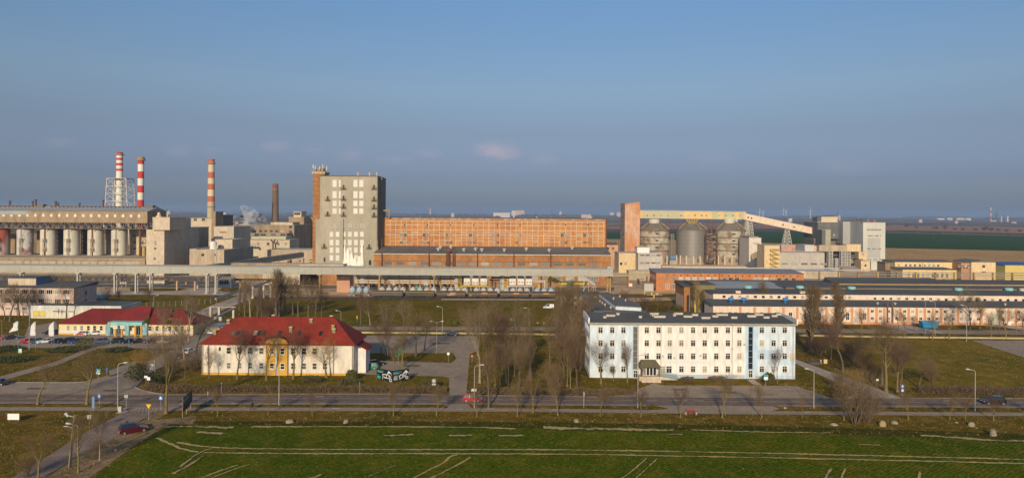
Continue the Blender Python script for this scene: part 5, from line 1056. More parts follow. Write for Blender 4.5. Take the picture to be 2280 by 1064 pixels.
# pipe portals in the yard on the left
for k, (pa, pb, pt, pb_, m_) in enumerate(((394,434,620.5,646,mat('tan_pipe',(.55,.36,.24),.8)),(398,440,624,642,TRIM),(136,171,622,640,YELL),(485,514,621,640,TRIM),(535,620,621,645,OCHRE))):
    Y = G(420,pb_)[1]; t = thing('pipe_portal', ['brown pipe portal over the service road','cream pipe portal behind the brown one','yellow-ochre pipe portal behind the pink office slab','cream pipe portal by the glazed shed','striped low pipe bridge near the diagonal pipe'][k], 'pipe portal', (PX(pa,pb_,Y),Y,0))
    z = PZ(420,pt,Y); xa, xb = PX(pa,pt,Y), PX(pb,pt,Y); mb = MB()
    for x in (xa, xb): mb.tube((x,Y,0),(x,Y,z),.42)
    mb.tube((xa-.3,Y,z),(xb+.3,Y,z),.42); mb.build('pipe', m_, t)
    if k == 4:
        mb = MB()
        for i in range(7): x = xa+3+i*1.9; mb.prism([(x,Y-.45,z-.9),(x+.9,Y-.45,z-.9),(x+1.5,Y-.45,z-.2),(x+.6,Y-.45,z-.2)], (0,.05,0))
        mb.build('hazard_stripe', YELL, t)
# dark pipe bridge passing under the long gallery
t = thing('dark_pipe_bridge', 'long dark pipe bridge just below the pale gallery on the left', 'pipe bridge', (PX(250,615,375),375,0)); mb = MB(); z = PZ(250,614,375)
truss(mb, (PX(-240,615,375),375,z-2.6), (PX(520,615,375),375,z-2.6), 2.8, 52, .3); mb.box(PX(-240,615,375),PX(520,615,375),375.4,378,z-3,z-.6); mb.build('truss', mat('dark_steel',(.10,.09,.08),.8,(.17,.13,.10),.5,.7), t)
for px in (60,200,330,415,505):
    q = MB(); x = PX(px,630,376); q.box(x-.4,x+.4,375.5,376.5,0,z-3); q.build('post', OCHRE, t)
simple('low_workshop', 'low workshop with pale band seen beneath the long gallery', -240,540,613,400,16,CONC2,CONC,[], over=.2)
simple('glazed_shed', 'small glazed shed with bluish panes below the dark pipe bridge', 485,513,620.5,366,6,BLUEGREY,CONC2,[(493,628,2.4,2.4),(504,628,2.4,2.4)], over=.3)
simple('round_ended_store', 'tan store with shaded right half beneath the gallery', 327,366,624,372,9,CONC2,CONC,[], over=.1)
t = thing('transformer_stand', 'transformer on a pole frame in the yard left of centre', 'transformer', (PX(276,640,352),352,0)); x = t.location.x; mb = MB(); mb.bar((x-1,352,0),(x-1,352,7.5),.3); mb.bar((x+1,352,0),(x+1,352,7.5),.3); mb.bar((x-2,352,7),(x+2,352,7),.25); mb.build('frame', STEEL, t); mb = MB()
for dx in (-1.2,0,1.2): mb.lathe((x+dx,351.6,2.4),[(.3,0),(.6,.6),(.6,1.6),(.2,2.2)],10)
mb.build('insulator', TRIM, t)

rn = random.Random(21)
for k in range(14):
    px = 520+k*13+rn.uniform(-4,4); py = rn.uniform(560,586); Y = G(px, py+rn.uniform(16,22))[1]; w_ = rn.uniform(5,13)
    simple('small_yard_shed', 'little tan shed or bin in the cluttered yard, %s among them' % nth(k+1, 14), px, px+w_, py+rn.uniform(2,6), Y, 5, [TAN,CONC,OCHRE,CONC2,BRICK2][k % 5], [CONC,FELT,SHEET][k % 3], [(px+w_/2, py+9, 1.2, 1.2)], over=.2, group='small sheds in the cluttered yard')
t = thing('yard_pipe_rack', 'tan pipe rack over the cluttered yard left of the brick shaft', 'pipe rack', G(640,596)); mb = MB()
for a_, c_, z in (((560,597),(712,588),5),((560,597),(712,588),6),((600,606),(716,600),4.5),((545,600),(700,596),3.2)): mb.tube(G(*a_,z), G(*c_,z), .35)
mb.build('pipe', TRIM, t); mb = MB()
for k in range(11): q = G(565+k*14,597-k*.8,5); mb.bar((q[0],q[1],0),(q[0],q[1],6.2),.4)
mb.build('post', OCHRE, t)
# ================================================================ right: clinker silos, bridge, packing plant
b = simple('brick_lift_tower', 'tall salmon brick lift tower with sloping roof at the left end of the overhead bridge', 1391.5,1425,453,545,22,BRICK4,mat('roof_edge_red',(.45,.16,.08)), roof='flat', over=.1, pyx=1391)
mb = MB(); mb.prism([(b.x0,545.02,b.z1-.1),(b.x1,545.02,b.z1-.1),(b.x1,545.02,b.z1+1.2)], (0,21.9,0)); mb.build('sloping_parapet', BRICK4, b.t)
mb = MB(); mb.box(b.x0-.02,b.x0+.02,545.2,566.8,3,b.z1-.5); mb.build('west_face', mat('flaking_side',(.40,.33,.27),.9,(.22,.14,.10),.3,.9), b.t)
for k in range(9): window(b.t, b.x0-.03, 551+(k % 2)*8, 14+k*3.4, 2.0, 1.6, 'plain', rz=-pi/2, sill=False, sash=SASHG, glass=GLASSW)
SILO_M = {'ring': mat('worn_silo', (.43,.38,.29), .85, (.21,.135,.085), .16, 1.0, (1,1,.8), lo=.47, hi=.62, fine=(.5,.15)), 'steel': mat('riveted_grey_silo', (.27,.25,.225), .5, (.20,.185,.165), .08, .7, (1,1,.3), metal=.25), 'cone': mat('dark_cone', (.15,.125,.10), .9, (.25,.21,.16), .2, .6), 'redw': mat('worn_red_silo', (.36,.20,.15), .85, (.33,.29,.22), .15, .9, lo=.42, hi=.58)}
def clinker(cx, label, kind, Y=560.0):
    x = PX(cx,560,Y); R0 = 11.7; t = thing('clinker_silo', label, 'silo', (x, Y, 0), group='three broad clinker silos below the overhead bridge')
    zt = PZ(cx,513,Y-11); z0 = PZ(cx,574,Y-11); mb = MB(); mb.lathe((x,Y,0), [(R0-.2,0),(R0-.2,z0)], 20); mb.build('base', mat('silo_base',(.42,.33,.24),.9,(.28,.20,.14),.3,.8), t)
    mb = MB()
    for k in range(14): a = 2*pi*k/14+.1; mb.box(x+(R0+.2)*cos(a)-.5,x+(R0+.2)*cos(a)+.5,Y+(R0+.2)*sin(a)-.5,Y+(R0+.2)*sin(a)+.5,0,z0+1.5)
    mb.build('buttress', CONC2, t)
    for k in range(4):
        a = -pi/2+(k-1.5)*.45; window(t, x+(R0-.2)*cos(a), Y+(R0-.2)*sin(a)-.05, z0*.62, 2.6, 2.8, 'quad', glass=GLASSW, sash=SASHG, rz=a+pi/2, sill=False)
    if kind == 'steel':
        mb = MB(); mb.lathe((x,Y,0), [(R0,z0),(R0,zt)], 48); mb.build('shell', SILO_M['steel'], t)
        mb = MB()
        for k in range(7): z = z0+(zt-z0)*(k+.5)/7; mb.lathe((x,Y,0), [(R0+.002,z),(R0+.05,z),(R0+.05,z+.12),(R0+.002,z+.12)], 48, cap=False)
        mb.build('seam', SILO_M['cone'], t)
    else:
        zs = [PZ(cx,q,Y-11) for q in ([574,558,543,528,513] if kind == 'a' else [574,558,543,529,513])]
        for k in range(4):
            mb = MB(); r_ = R0-.15*(3-k)+.1; mb.lathe((x,Y,0), [(r_,zs[k]+.2),(r_,zs[k+1]-.25),(r_-.4,zs[k+1]-.2)], 40); mb.build('shell_ring', SILO_M['redw'] if (kind == 'a' and k == 0) else SILO_M['ring'], t)
            mb = MB(); mb.lathe((x,Y,0), [(r_,zs[k+1]-.25),(r_+.7,zs[k+1]-.25),(r_+.7,zs[k+1]+.3),(r_,zs[k+1]+.15)], 40); mb.build('walkway_ring', SILO_M['cone'], t)
            mb = MB(); mb.box(x-1.1,x+1.1,Y-r_-.35,Y-r_+.2,(zs[k]+zs[k+1])/2-.4,(zs[k]+zs[k+1])/2+.5); mb.build('hatch', mat('dark_opening',(.02,.02,.02)), t)
    mb = MB(); mb.lathe((x,Y,0), [(R0+.5,zt),(R0+.5,zt+.35),(4.2,zt+5.2),(4.2,zt+5.4)], 36); mb.build('cone_roof', SILO_M['cone'], t)
    if kind != 'steel':
        mb = MB(); mb.lathe((x,Y,0), [(4.2,zt+4.6),(4.2,zt+7.6),(3.9,zt+8.2),(3.9,zt+8.6)], 24); mb.build('cap_drum', mat('dusty_drum',(.60,.55,.46),.8,(.46,.42,.36),.5,.6), t)
    else:
        mb = MB(); 
        for dx in (-5,-2.5,0,2.5,5): mb.tube((x+dx*.4,Y-2,zt+5),(x+dx,Y-1,zt+9),.35)
        mb.build('feed_pipe', YELL, t)
    mb = MB()
    for a in (-2.7,-1.2,-.45): 
        ca, sa = cos(a), sin(a); 
        for k in range(6): r1_, r2_ = R0-k*1.1, R0-k*1.1-.9; q = zt+.5+k*.8; mb.bar((x+r1_*ca,Y+r1_*sa,q+.9),(x+r2_*ca,Y+r2_*sa,q+1.7),.35); mb.bar((x+r1_*ca,Y+r1_*sa,q),(x+r1_*ca,Y+r1_*sa,q+1.2),.25)
    mb.build('roof_railing', mat('dull_ochre',(.42,.33,.10),.8,(.25,.2,.1),.8,.6), t)
    return t
clinker(1456, 'left clinker silo of rusty rings with whitish drum on top', 'a')
clinker(1539.5, 'middle clinker silo of smooth grey riveted steel', 'steel')
clinker(1623.5, 'right clinker silo with stained rings and white drum', 'b')
YB = 560.0
t = thing('overhead_bridge', 'long level conveyor bridge with yellow and olive panels above the clinker silos', 'conveyor bridge', (PX(1540,480,YB), YB, PZ(1540,487,YB)))
a, c = P(1424,477.3,YB), P(1659,480.5,YB); hb = 5.9
OLV = mat('olive_sheet',(.50,.46,.28),.7,(.42,.38,.25),.1,.7); YSH = mat('yellow_sheet',(.68,.48,.22),.7,(.62,.42,.18),.1,.6)
seg = [(1424,1430,1),(1430,1522,0),(1522,1584,1),(1584,1598,0),(1598,1608,1),(1608,1636,0),(1636,1644,1),(1644,1654,0),(1654,1659,1)]
mb = MB(); bm_ = [0,0]
for (p0, p1, mi) in seg:
    u0, u1 = (p0-1424)/235, (p1-1424)/235; q0 = Vector(a).lerp(Vector(c), u0); q1 = Vector(a).lerp(Vector(c), u1)
    mb.add([(q[0],YB-2+dy,q[2]+dz) for q in (q0,q1) for dy, dz in ((0,-hb/2),(0,hb/2),(4,hb/2),(4,-hb/2))], [(0,1,5,4),(3,7,6,2),(1,2,6,5),(0,4,7,3)]+([(0,3,2,1)] if p0 == 1424 else [])+([(4,5,6,7)] if p1 == 1659 else []), mi)
mb.build('wall', [OLV, YSH], t)
mb = MB(); mb.bar((a[0],YB-2.1,a[2]+hb/2+.15),(c[0],YB-2.1,c[2]+hb/2+.15),.5,.35); mb.build('roof_edge', TRIM, t)
for px in (1455,1546,1561): window(t, PX(px,479,YB), YB-2, PZ(px,479.5,YB), 1.3, 1.2, 'plain', glass=DARK, sash=SASH, sill=False)
for px in (1440,1470,1486,1515,1531,1571,1600,1614,1630,1645): window(t, PX(px,480,YB), YB-2, PZ(px,480,YB), 1.2, 1.1, 'plain', glass=GLASSW, sash=OLV, sill=False)
mb = MB()
for px, k in ((1430,1),(1484,1),(1490,1),(1508,0),(1525,0),(1575,1),(1590,0),(1605,0),(1652,1)):
    x = PX(px,500,YB); z = PZ(px,487,YB); zb2 = 20 if k else z-7
    mb.bar((x,YB-1.8,z),(x,YB-1.8,zb2),.45 if k else .25); mb.bar((x,YB-1.8,z-.3),(x+5,YB-1.8,z-6),.25) if px in (1484,1605,1430) else None; mb.bar((x,YB-1.8,z-.3),(x-5,YB-1.8,z-6),.25) if px in (1490,1525) else None
mb.bar((PX(1583,490,YB),YB-4,PZ(1583,490,YB)),(PX(1573,545,YB),YB-12,PZ(1573,545,YB)),.9)
mb.build('strut', RUST, t)
# sloping bridge down to the right
t = thing('sloping_bridge', 'cream covered conveyor sloping down from the overhead bridge to the grey plant', 'conveyor bridge', P(1745,500,YB))
mb = MB(); mb.bar(P(1658,482.5,YB), P(1830,518.5,YB), 4.2, 5.0); mb.build('wall', wall('sloping_cream',(.72,.56,.42),.3,(.60,.46,.34)), t)
for px in (1665.5,1673,1743.5,1768): window(t, PX(px,490,YB-2), YB-2.12, PZ(px,482.5+(px-1658)*.21,YB-2), 1.2, 1.2, 'plain', glass=DARK, sash=SASHG, sill=False)
for k, (px, pyt, pyb, wt) in enumerate(((1752,508,546,1.9),(1668,489,525,1.7),(1662,492,525,1.2))):
    t = thing('lattice_trestle', ['pale four-legged lattice trestle under the middle of the sloping conveyor','lattice trestle on the white lift house under the top of the sloping conveyor','slim lattice trestle left of the one on the white lift house'][k], 'trestle', (PX(px,pyb,YB),YB,PZ(px,pyb,YB)))
    mb = MB(); lattice(mb, PX(px,520,YB), YB, PZ(px,pyb,YB), PZ(px,pyt,YB), 6.5 if k == 0 else 5.5 if k == 1 else 3, 4, 5, .4, taper=.35 if k == 0 else .55); mb.build('frame', STEELW, t)
b = simple('white_lift_house', 'smooth white lift house between the right clinker silo and the packing hall', 1668,1695,529,520,22,wall('bright_concrete',(.64,.57,.48),.3,(.52,.46,.39)),CONC2,[], over=.1, pyx=1668)
wrow(b, [1685], 542, 4.6, .9, 'tri', glass=GLASSW, sash=SASHG)
mb = MB(); mb.box(b.x0-.2,b.x1-2,519.7,541,b.z1,b.z1+.9); mb.build('roof_railing', STEEL, b.t)
b = simple('cream_stair_block', 'cream stair block wrapped in yellow escape stairs', 1702,1736,546,480,14,CREAM,CONC2,[], over=.1, pyx=1705)
for k in range(5):
    q = MB(); x = PX(1725,550,478.8); z = PZ(1725,556+k*10,479); q.box(x-3,x+3,477.9,479.9,z,z+.25); q.bar((x-3,478,z),(x+3,478,z-2.8),.5); q.bar((x-3,478,z+1.1),(x+3,478,z+1.1),.15)
    for dx in (-3,-1,1,3): q.bar((x+dx,478,z),(x+dx,478,z+1.1),.12)
    q.build('escape_stair', mat('pale_yellow_paint',(.66,.50,.16),.7), b.t)
t = thing('short_covered_bridge', 'short tan covered bridge between white lift house and cream stair block', 'conveyor bridge', P(1690,570,500)); mb = MB(); mb.bar(P(1677,572,500), P(1706,559,490), 3, 4.0); mb.build('wall', CONC, t); mb = MB(); 
for px in (1688,1699): mb.bar((PX(px,600,497),497,0),(PX(px,580,497),497,PZ(px,573,497)),.7)
mb.build('post', STEELW, t)
b = simple('packing_hall', 'broad pale grey packing hall with small dusty windows in a row', 1734,1836,562,490,34,wall('grey_render',(.46,.42,.36),.4,(.36,.32,.27)),mat('snowy_roof',(.58,.53,.48),.8,(.4,.36,.33),.2,.6),[], roof='rise_back', rise=1.5, over=.2, pyx=1740)
wrow(b, [1747,1769,1791,1812,1833], 587, 4.4, 1.3, 'strip', glass=GLASSW, sash=SASHG)
b2 = simple('roof_brick_box', 'whitewashed brick box on the packing hall roof carrying the lattice trestle', 1740,1771,545.5,498,14,mat('whitewashed_brick',(.60,.42,.33),.9,(.36,.16,.12),.3,.9),mat('snowy_roof',(.58,.53,.48)),[], z0=b.z1+.4, over=.3)
b2 = simple('roof_grey_box', 'pale grey box at the right end of the packing hall roof', 1792,1812,545,500,14,wall('light_grey_render',(.52,.49,.47),.3,(.45,.42,.40)),CONC2,[], z0=b.z1+.4, over=.2)
mb = MB(); mb.box(PX(1812,550,500)+.01,PX(1819,550,500),500.5,513,b2.z0,b2.z1-.6); mb.build('brick_end', BRICK4, b2.t)
# grey mill block
DG = mat('dark_grey_sheet',(.150,.15,.145),.8,(.10,.10,.10),.15,.8,(1,1,.4)); LG = mat('light_grey_sheet',(.40,.39,.37),.7,(.30,.30,.29),.12,.8,(1,1,.3))
b = simple('dark_mill_block', 'dark grey clad mill block with slanting top cabin', 1820.5,1876,494,548,26,DG,CONC2,[], over=.2, z0=PZ(1850,532,548), pyx=1820)
wrow(b, [1828,1844,1858,1869], 500, 2.4, 1.0, 'tee', glass=GLASSW, sash=SASHG); wrow(b, [1857,1862,1867], 523.5, 1.2, 1.8, 'plain', glass=GLASSW, sash=SASHG)
b2 = simple('mill_top_cabin', 'cream slanting cabin on top of the dark mill block', 1829,1865,482.5,550,12,CONC2,CONC2,[], z0=b.z1, over=.2, pyx=1829)
mb = MB(); mb.prism([(b2.x0,549.9,b2.z1),(b2.x1,549.9,b2.z1),(b2.x1,549.9,b2.z1+1.3)], (0,12,0)); mb.box(PX(1820,490,551),b2.x0-.003,551,560,b.z1,b2.z1-.4); mb.build('side_cabin', DG, b2.t)
b = simple('mill_support_block', 'dark lower block and gantries under the mill block', 1812,1870,532,552,20,mat('dark_gantry',(.13,.11,.10),.9,(.22,.18,.15),.3,.8),CONC,[], over=.1, pyx=1812)
b = simple('mill_stair_block', 'narrow olive-lit stair block at the foot of the sloping conveyor', 1830,1849.5,511,540,10,DG,CONC,[], over=.1, pyx=1830)
mb = MB(); mb.box(PX(1838,520,540),b.x1+.02,539.95,550,5,b.z1-.32); mb.build('lit_panel', mat('olive_panel',(.38,.36,.26),.8,(.3,.28,.2),.2,.6), b.t)
b = simple('grey_clad_block', 'light grey clad block with one red square between mill block and white tower', 1877,1912.5,494,540,26,LG,CONC2,[], over=.1, z0=PZ(1890,543.5,540), pyx=1877)
q = MB(); x, z = PX(1900,538,540), PZ(1900,537.5,540); q.box(x-.8,x+.8,539.9,540,z-.7,z+.7); q.build('red_panel', mat('red_panel',(.45,.05,.03)), b.t)
mb = MB(); mb.box(PX(1912.5,500,546)+.003,PX(1921,500,546),546,562,PZ(1915,560,546),PZ(1915,494,546)); mb.build('shadowed_side', mat('shadow_sheet',(.28,.25,.20),.9), b.t)  # shadow on the side face by the white tower, painted as a darker sheet
b = simple('white_clad_tower', 'tall white ribbed metal tower with ribbons of dark louvres', 1922,1971,495,520,30,mat('white_ribbed_sheet',(.62,.60,.53),.6,(.46,.46,.42),.10,.9,(1,1,.2),fine=(.6,.06)),CONC2,[], over=.1, pyx=1922); WT = b
for py, hh in ((511.5,1.1),(525,1.0),(554,1.0),(577,.9)):
    mb = MB()
    for i in range(12):
        if (i*7+int(py)) % 5 == 0 and py > 520: continue
        x = PX(1931.5+i*2.65,py,520); z = PZ(1930,py,520); mb.box(x-.33,x+.33,519.93,519.999,z-hh/2,z+hh/2)
    mb.build('louvre_row', mat('dark_louvre',(.10,.09,.08),.8), b.t)
mb = MB(); mb.box(PX(1932,540,520),PX(1960,540,520),519.94,519.99,PZ(1940,574,520),PZ(1940,530,520)); mb.build('grey_panel', LG, b.t)
mb = MB()
for i in range(26): x = b.x0+(b.x1-b.x0)*i/25; mb.box(x-.07,x+.07,519.91,519.998,0,b.z1-.4)
mb.build('rib', mat('rib_white',(.58,.56,.50),.6), b.t)
for px, py in ((1899,493),(1908,489),(1918,491),(1933,492),(1947,493)):
    q = MB(); Yr = 545 if px < 1915 else 530; x = PX(px,py,Yr); q.tube((x,Yr,b.z1-1.5),(x,Yr,PZ(px,py-2,Yr)+.5),.55 if px > 1908 else .3); q.build('roof_cowl', mat('brick_red_cowl',(.40,.14,.09)) if px > 1925 else RUST, b.t)
mb = MB(); mb.box(PX(1941,590,512),PX(1969,590,512),513,520,0,PZ(1950,581,513)); mb.build('lower_annex', mat('white_ribbed_sheet',(.62,.60,.53)), b.t)
b = simple('cream_hopper_house', 'cream hopper house stepped in front of the white tower', 1912,1931.5,560.5,505,10,CREAM,CONC2,[(1922,566,1.3,1.6)], over=.1, z0=8, pyx=1915)
b = simple('cream_shaft', 'slender cream shaft with two small windows before the white tower', 1917,1937,580.5,496,10,CREAM,CONC2,[(1927,591,1.3,1.6),(1927,607,1.3,1.6)], over=.1, pyx=1917)
b = simple('grey_stepped_block', 'shaded grey block with three rows of tiny windows behind the lattice towers', 1880,1914,560,515,14,mat('taupe_render',(.30,.265,.23),.9),CONC2,[(1894,563,1,1.8),(1901,563,1,1.8),(1894,575,1,1.8),(1901,575,1,1.8),(1894,587,1,1.8),(1901,587,1,1.8)], over=.1, pyx=1880)
t = thing('cream_conveyor_gallery', 'level tan and cream gallery on lattice towers below the grey clad block', 'conveyor bridge', P(1860,552,500))
mb = MB(); mb.box(PX(1821,552,500),PX(1881,552,500),498,502,PZ(1850,559,500),PZ(1850,545.5,500)); mb.build('tan_section', CONC, t)
mb = MB(); mb.box(PX(1881,552,500)+.003,PX(1913,552,500),497.5,503,PZ(1890,559.5,500),PZ(1890,543.5,500)); mb.build('cream_section', CREAM, t)
for k, (px, w_, zz) in enumerate(((1847.5,2.6,559),(1875.5,2.6,559),(1887,2.5,559),(1861,1.6,575))):
    q = MB(); lattice(q, PX(px,580,499), 499, 0, PZ(px,zz,499), w_, 3, 7, .38); q.build('lattice_leg', STEELW, t)
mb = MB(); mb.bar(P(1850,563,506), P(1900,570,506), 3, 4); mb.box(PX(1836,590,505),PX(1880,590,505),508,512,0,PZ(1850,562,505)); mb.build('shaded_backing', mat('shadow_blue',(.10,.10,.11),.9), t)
b = simple('wave_roof_shed', 'low shed with slatted lean-to roof before the grey stepped block', 1880,1916,600,488,10,mat('taupe_render',(.30,.265,.23)),mat('slatted_roof',(.42,.36,.29),.8,(.28,.24,.2),.6,.7),[], roof='rise_back', rise=2, over=.3)
# structures round the silo feet
simple('red_white_annex', 'weathered red and white annex left of the brick lift tower', 1350,1376,545,500,12,BRICK4,FELT2,[(1353,553,1.8,1.8),(1365,553,1.8,1.8)], roof='rise_back', rise=1.2, over=.2)
simple('beige_yard_house', 'beige two-level house with red-framed windows before the brick lift tower', 1378,1416,563,470,20,CREAM,CONC2,[(1383,587,1.6,1.8),(1393,587,1.6,1.8),(1409,565,.1,.1)], over=.2)
b = simple('white_grey_house', 'pale grey house with white penthouse before the left clinker silo', 1421,1472,563,460,18,wall('lightgrey_plaster',(.50,.46,.41),.5,(.36,.32,.28)),mat('snowy_roof',(.58,.53,.48)),[], over=.2)
wrow(b, [1430,1442,1455,1466], 568, 2.8, 1.0, 'tri', glass=GLASSW, sash=SASHG); wrow(b, [1430,1442,1455,1466], 585, 2.8, 1.0, 'tri', glass=GLASSW, sash=SASHG)
simple('white_penthouse', 'bright white penthouse box on the pale grey house', 1419,1446,550,462,10,mat('bright_white',(.78,.74,.70),.7),mat('snowy_roof',(.58,.53,.48)),[], z0=b.z1, cat='penthouse', over=.2)
simple('low_silo_annex', 'low pale annex stretching along the feet of the clinker silos', 1474,1672,592,520,14,CONC2,CONC2,[(1486,598,2,1.4),(1510,598,2,1.4),(1640,598,2,1.4)], over=.2)
t = thing('blue_tank', 'small round blue tank between left and middle clinker silos', 'tank', P(1497,577,540)); mb = MB(); mb.tube(P(1491,574,540), P(1504,574,540), 2.4, n=14); mb.build('tank_body', mat('tank_blue',(.10,.19,.33),.6), t); mb = MB(); mb.box(PX(1490,574,540),PX(1505,574,540),538,542,0,PZ(1497,579,540)); mb.build('stand', CONC, t)
t = thing('lattice_column', 'thin grey lattice column between left and middle clinker silos', 'lattice column', (PX(1497,540,575),575,0)); mb = MB(); lattice(mb, t.location.x, 575, 0, PZ(1497,521,575), 2, 2, 9, .35); mb.build('frame', STEEL, t)
t = thing('machinery_tower', 'cluttered grey machinery tower between middle and right clinker silos', 'machinery', (PX(1581,570,545),545,0)); x = t.location.x
mb = MB(); rn = random.Random(11)
for k in range(14): w_ = rn.uniform(.8,2.6); z = 2+k*1.6; dx = rn.uniform(-3,3); mb.box(x+dx-w_,x+dx+w_,543+rn.random()*3,547,z,z+rn.uniform(.6,2.2))
mb.build('cladding_box', [STEEL,CONC][0], t); mb = MB(); lattice(mb, x, 542, 0, 25, 8, 3, 6, .35); mb.build('frame', RUST, t)
simple('low_front_hall', 'long low cream hall with dark roof edge behind the brick workshop', 1760,1868,603,440,12,CONC2,mat('snowy_roof',(.58,.53,.48)),[], over=.2)
t = thing('duct_run', 'silver pipe run above the brick workshop roof', 'pipe', (PX(1640,597,470),470,0)); mb = MB()
for py, a_, c_ in ((596,1500,1870),(599,1540,1790),(601,1800,2280)): mb.tube((PX(a_,py,470),470,PZ(a_,py,470)),(PX(c_,py+1.5,470),470,PZ(c_,py+1.5,470)),.4)
mb.build('pipe', STEELW, t); mb = MB()
for px in range(1505,2280,38): mb.bar((PX(px,600,470),470,0),(PX(px,598,470),470,PZ(px,600,470)),.35)
mb.build('post', OCHRE, t)
# pipe bridge to the left of the brick workshop
t = thing('yard_pipe_bridge', 'low pipe bridge on rusty posts between the long gallery and the brick workshop', 'pipe bridge', (PX(1400,610,375),375,0)); mb = MB(); z = PZ(1400,609,375)
for dz in (0,-.7,-1.2): mb.tube((PX(1360,608,375),375+dz,z+dz),(PX(1449,608,375),375+dz,z+dz),.22)
mb.build('pipe', mat('lichen_pipe',(.40,.36,.24),.8), t); mb = MB()
for px in (1398,1441): x = PX(px,640,375); mb.box(x-.35,x+.35,374,376,0,z-1)
mb.build('post', mat('rusty_post',(.33,.14,.06),.9), t)
Yz = G(1445,648)[1]; simple('grey_container', 'light grey container beside the end of the brick workshop', 1434.5,1455,631.5,Yz,6,mat('container_grey',(.46,.44,.38),.7,(.4,.38,.33),.5,.5),mat('container_grey',(.46,.44,.38)),[], over=.0, cat='container')
t = thing('white_kiosk', 'small white utility box standing in the dusty yard', 'utility box', G(1404,638)); Yz = G(1404,638)[1]; mb = MB(); x = t.location.x; mb.box(x-.9,x+.9,Yz,Yz+1.4,.2,1.7); mb.build('cabinet', WHITE, t); mb = MB(); mb.box(x-1,x+1,Yz-.1,Yz+1.5,0,.199); mb.build('plinth', CONC, t)
for k, (a_, c_, py, Y, m_) in enumerate(((1355,1420,617,440,CONC2),(1400,1448,603,420,CONC),(1424,1437,622,392,TAN))):
    simple('yard_lean_to', ['long low pale wall building across the dusty yard','grey lean-to under the yard pipes','small tan hut in the dusty yard'][k], a_, c_, py, Y, 8, m_, CONC2, [], over=.2)
# ================================================================ brick workshop
Yw = G(1461,648)[1]
b = simple('brick_workshop', 'two-storey bright orange brick workshop with grey roof and white windows', 1461,1790,607.5,Yw,17,BRICK3,mat('bluish_roof',(.24,.245,.26),.8,(.19,.19,.20),.1,.7),[], roof='rise_back', rise=1.0, over=.4, pyx=1500)
wrow(b, [1484.5,1500], 619.5, 1.6, 1.7, 'tee', sash=SASHG); wrow(b, [1516.5,1531.5,1546.5,1562.5,1577.5,1592.5,1683,1690,1705.5], 622, 2.3, 2.5, 'tri', glass=glass_mat('milky_pane',(.34,.34,.29),(.60,.58,.50),.6)); wrow(b, [1613,1627,1641,1720,1735,1751,1767], 622.5, 2.2, 2.4, 'tri')
wrow(b, [1486,1501,1516,1531], 637.5, 2.1, 2.4, 'quad')
mb = MB()
for i in range(20): x, z = PX(1485+i*15.3,613,Yw), PZ(1500,613,Yw); mb.box(x-.3,x+.3,Yw-.03,Yw,z-.3,z+.3)
mb.build('vent_hole', DARK, b.t)
gutter(b, 1602, 608, 640, .14, RUST)
for dy in (3,7,11): window(b.t, b.x0, Yw+dy, 6.5, 1.2, 2.0, 'tee', rz=-pi/2, sash=SASHG); window(b.t, b.x0, Yw+dy, 2.5, 1.2, 2.0, 'tee', rz=-pi/2, sash=SASHG)
# ================================================================ pink halls on the right
Yn = 254.5; zl = PZ(1950,683,Yn)
b = simple('pink_hall', 'very long pale pink hall with salmon pilasters and white paired windows', 1588,2420,683,Yn,11.5,PINK,FELT,[], roof='rise_back', rise=1.1, over=.4, pyx=1950); PH = b
mb = MB(); mb.box(b.x0-.02,b.x1,Yn-.06,Yn+.1,0,.8); mb.build('plinth', SALM, b.t)
sal = [1648,1680,1712,1744,1775,1812,1840,1860,1897,1915,1933,1951.5,1969,1987,2005,2023,2041,2059,2077,2095,2133,2185,2245,2262,2300]
for px in sal:
    q = MB(); x = PX(px,700,Yn); q.box(x-.42,x+.42,Yn-.12,Yn-.061,.1,zl-.35); q.build('pilaster', SALM, b.t)
wrow(b, [1605,1625,1638,1664,1696,1728,1760,1793,1824,1887,1925], 704.5, 1.3, 2.6, 'pair', pyx=1950)
two = [1942+18*i for i in range(11)]+[2140,2160,2178,2232,2250,2268,2286]
wrow(b, two, 692.5, 1.15, 1.05, 'tee', pyx=1950); wrow(b, two, 708.5, 1.15, 1.05, 'tee', pyx=1950)
window(b.t, PX(1906,711,Yn), Yn-.06, 1.5, 1.7, 2.6, 'plain', glass=mat('grey_door',(.42,.43,.42)), name='door', sill=False)
window(b.t, PX(2218,705,Yn), Yn-.06, 2.4, 2.8, 4.2, 'plain', glass=mat('cream_gate',(.60,.58,.40)), name='gate', sill=False, f=.25)
for px in (1974.5,1985.5): 
    q = MB(); x = PX(px,700,Yn); q.tube((x,Yn-.6,.8),(x,Yn-.6,zl+1.6),.2); q.tube((x,Yn-.6,zl+1.6),(x,Yn-.6,zl+2.0),.35); q.build('flue', mat('brown_flue',(.16,.11,.08)), b.t)
for px, py in ((1627,665),(1656,665),(1748.5,664)): 
    yy = Yn+5; q = MB(); x = PX(px,667,yy); z = zl+.5; q.lathe((x,yy,z),[(.3,0),(.3,.5),(1.0,.9),(1.0,1.6),(.8,1.9)],10); q.build('roof_fan', mat('blue_fan',(.05,.22,.50),.5), b.t)
for px in (1954,1993,2238): q = MB(); x = PX(px,674,Yn+4); q.lathe((x,Yn+4,zl+.35),[(.3,0),(.3,.4),(.6,.5),(.2,.8)],8); q.build('roof_vent', STEELW, b.t)
b = simple('pink_hall_upper', 'upper nave of the long pink hall with a row of small dark windows', 1588,2410,656,Yn+11.6,13.5,PINK,FELT,[], roof='rise_back', rise=.6, over=.35, z0=0, pyx=1950); UH = b
dk = [1612+17.5*i for i in range(17)]; wt_ = [1948+17.7*i for i in range(8)]; rt = [2089.5+17.2*i for i in range(17)]
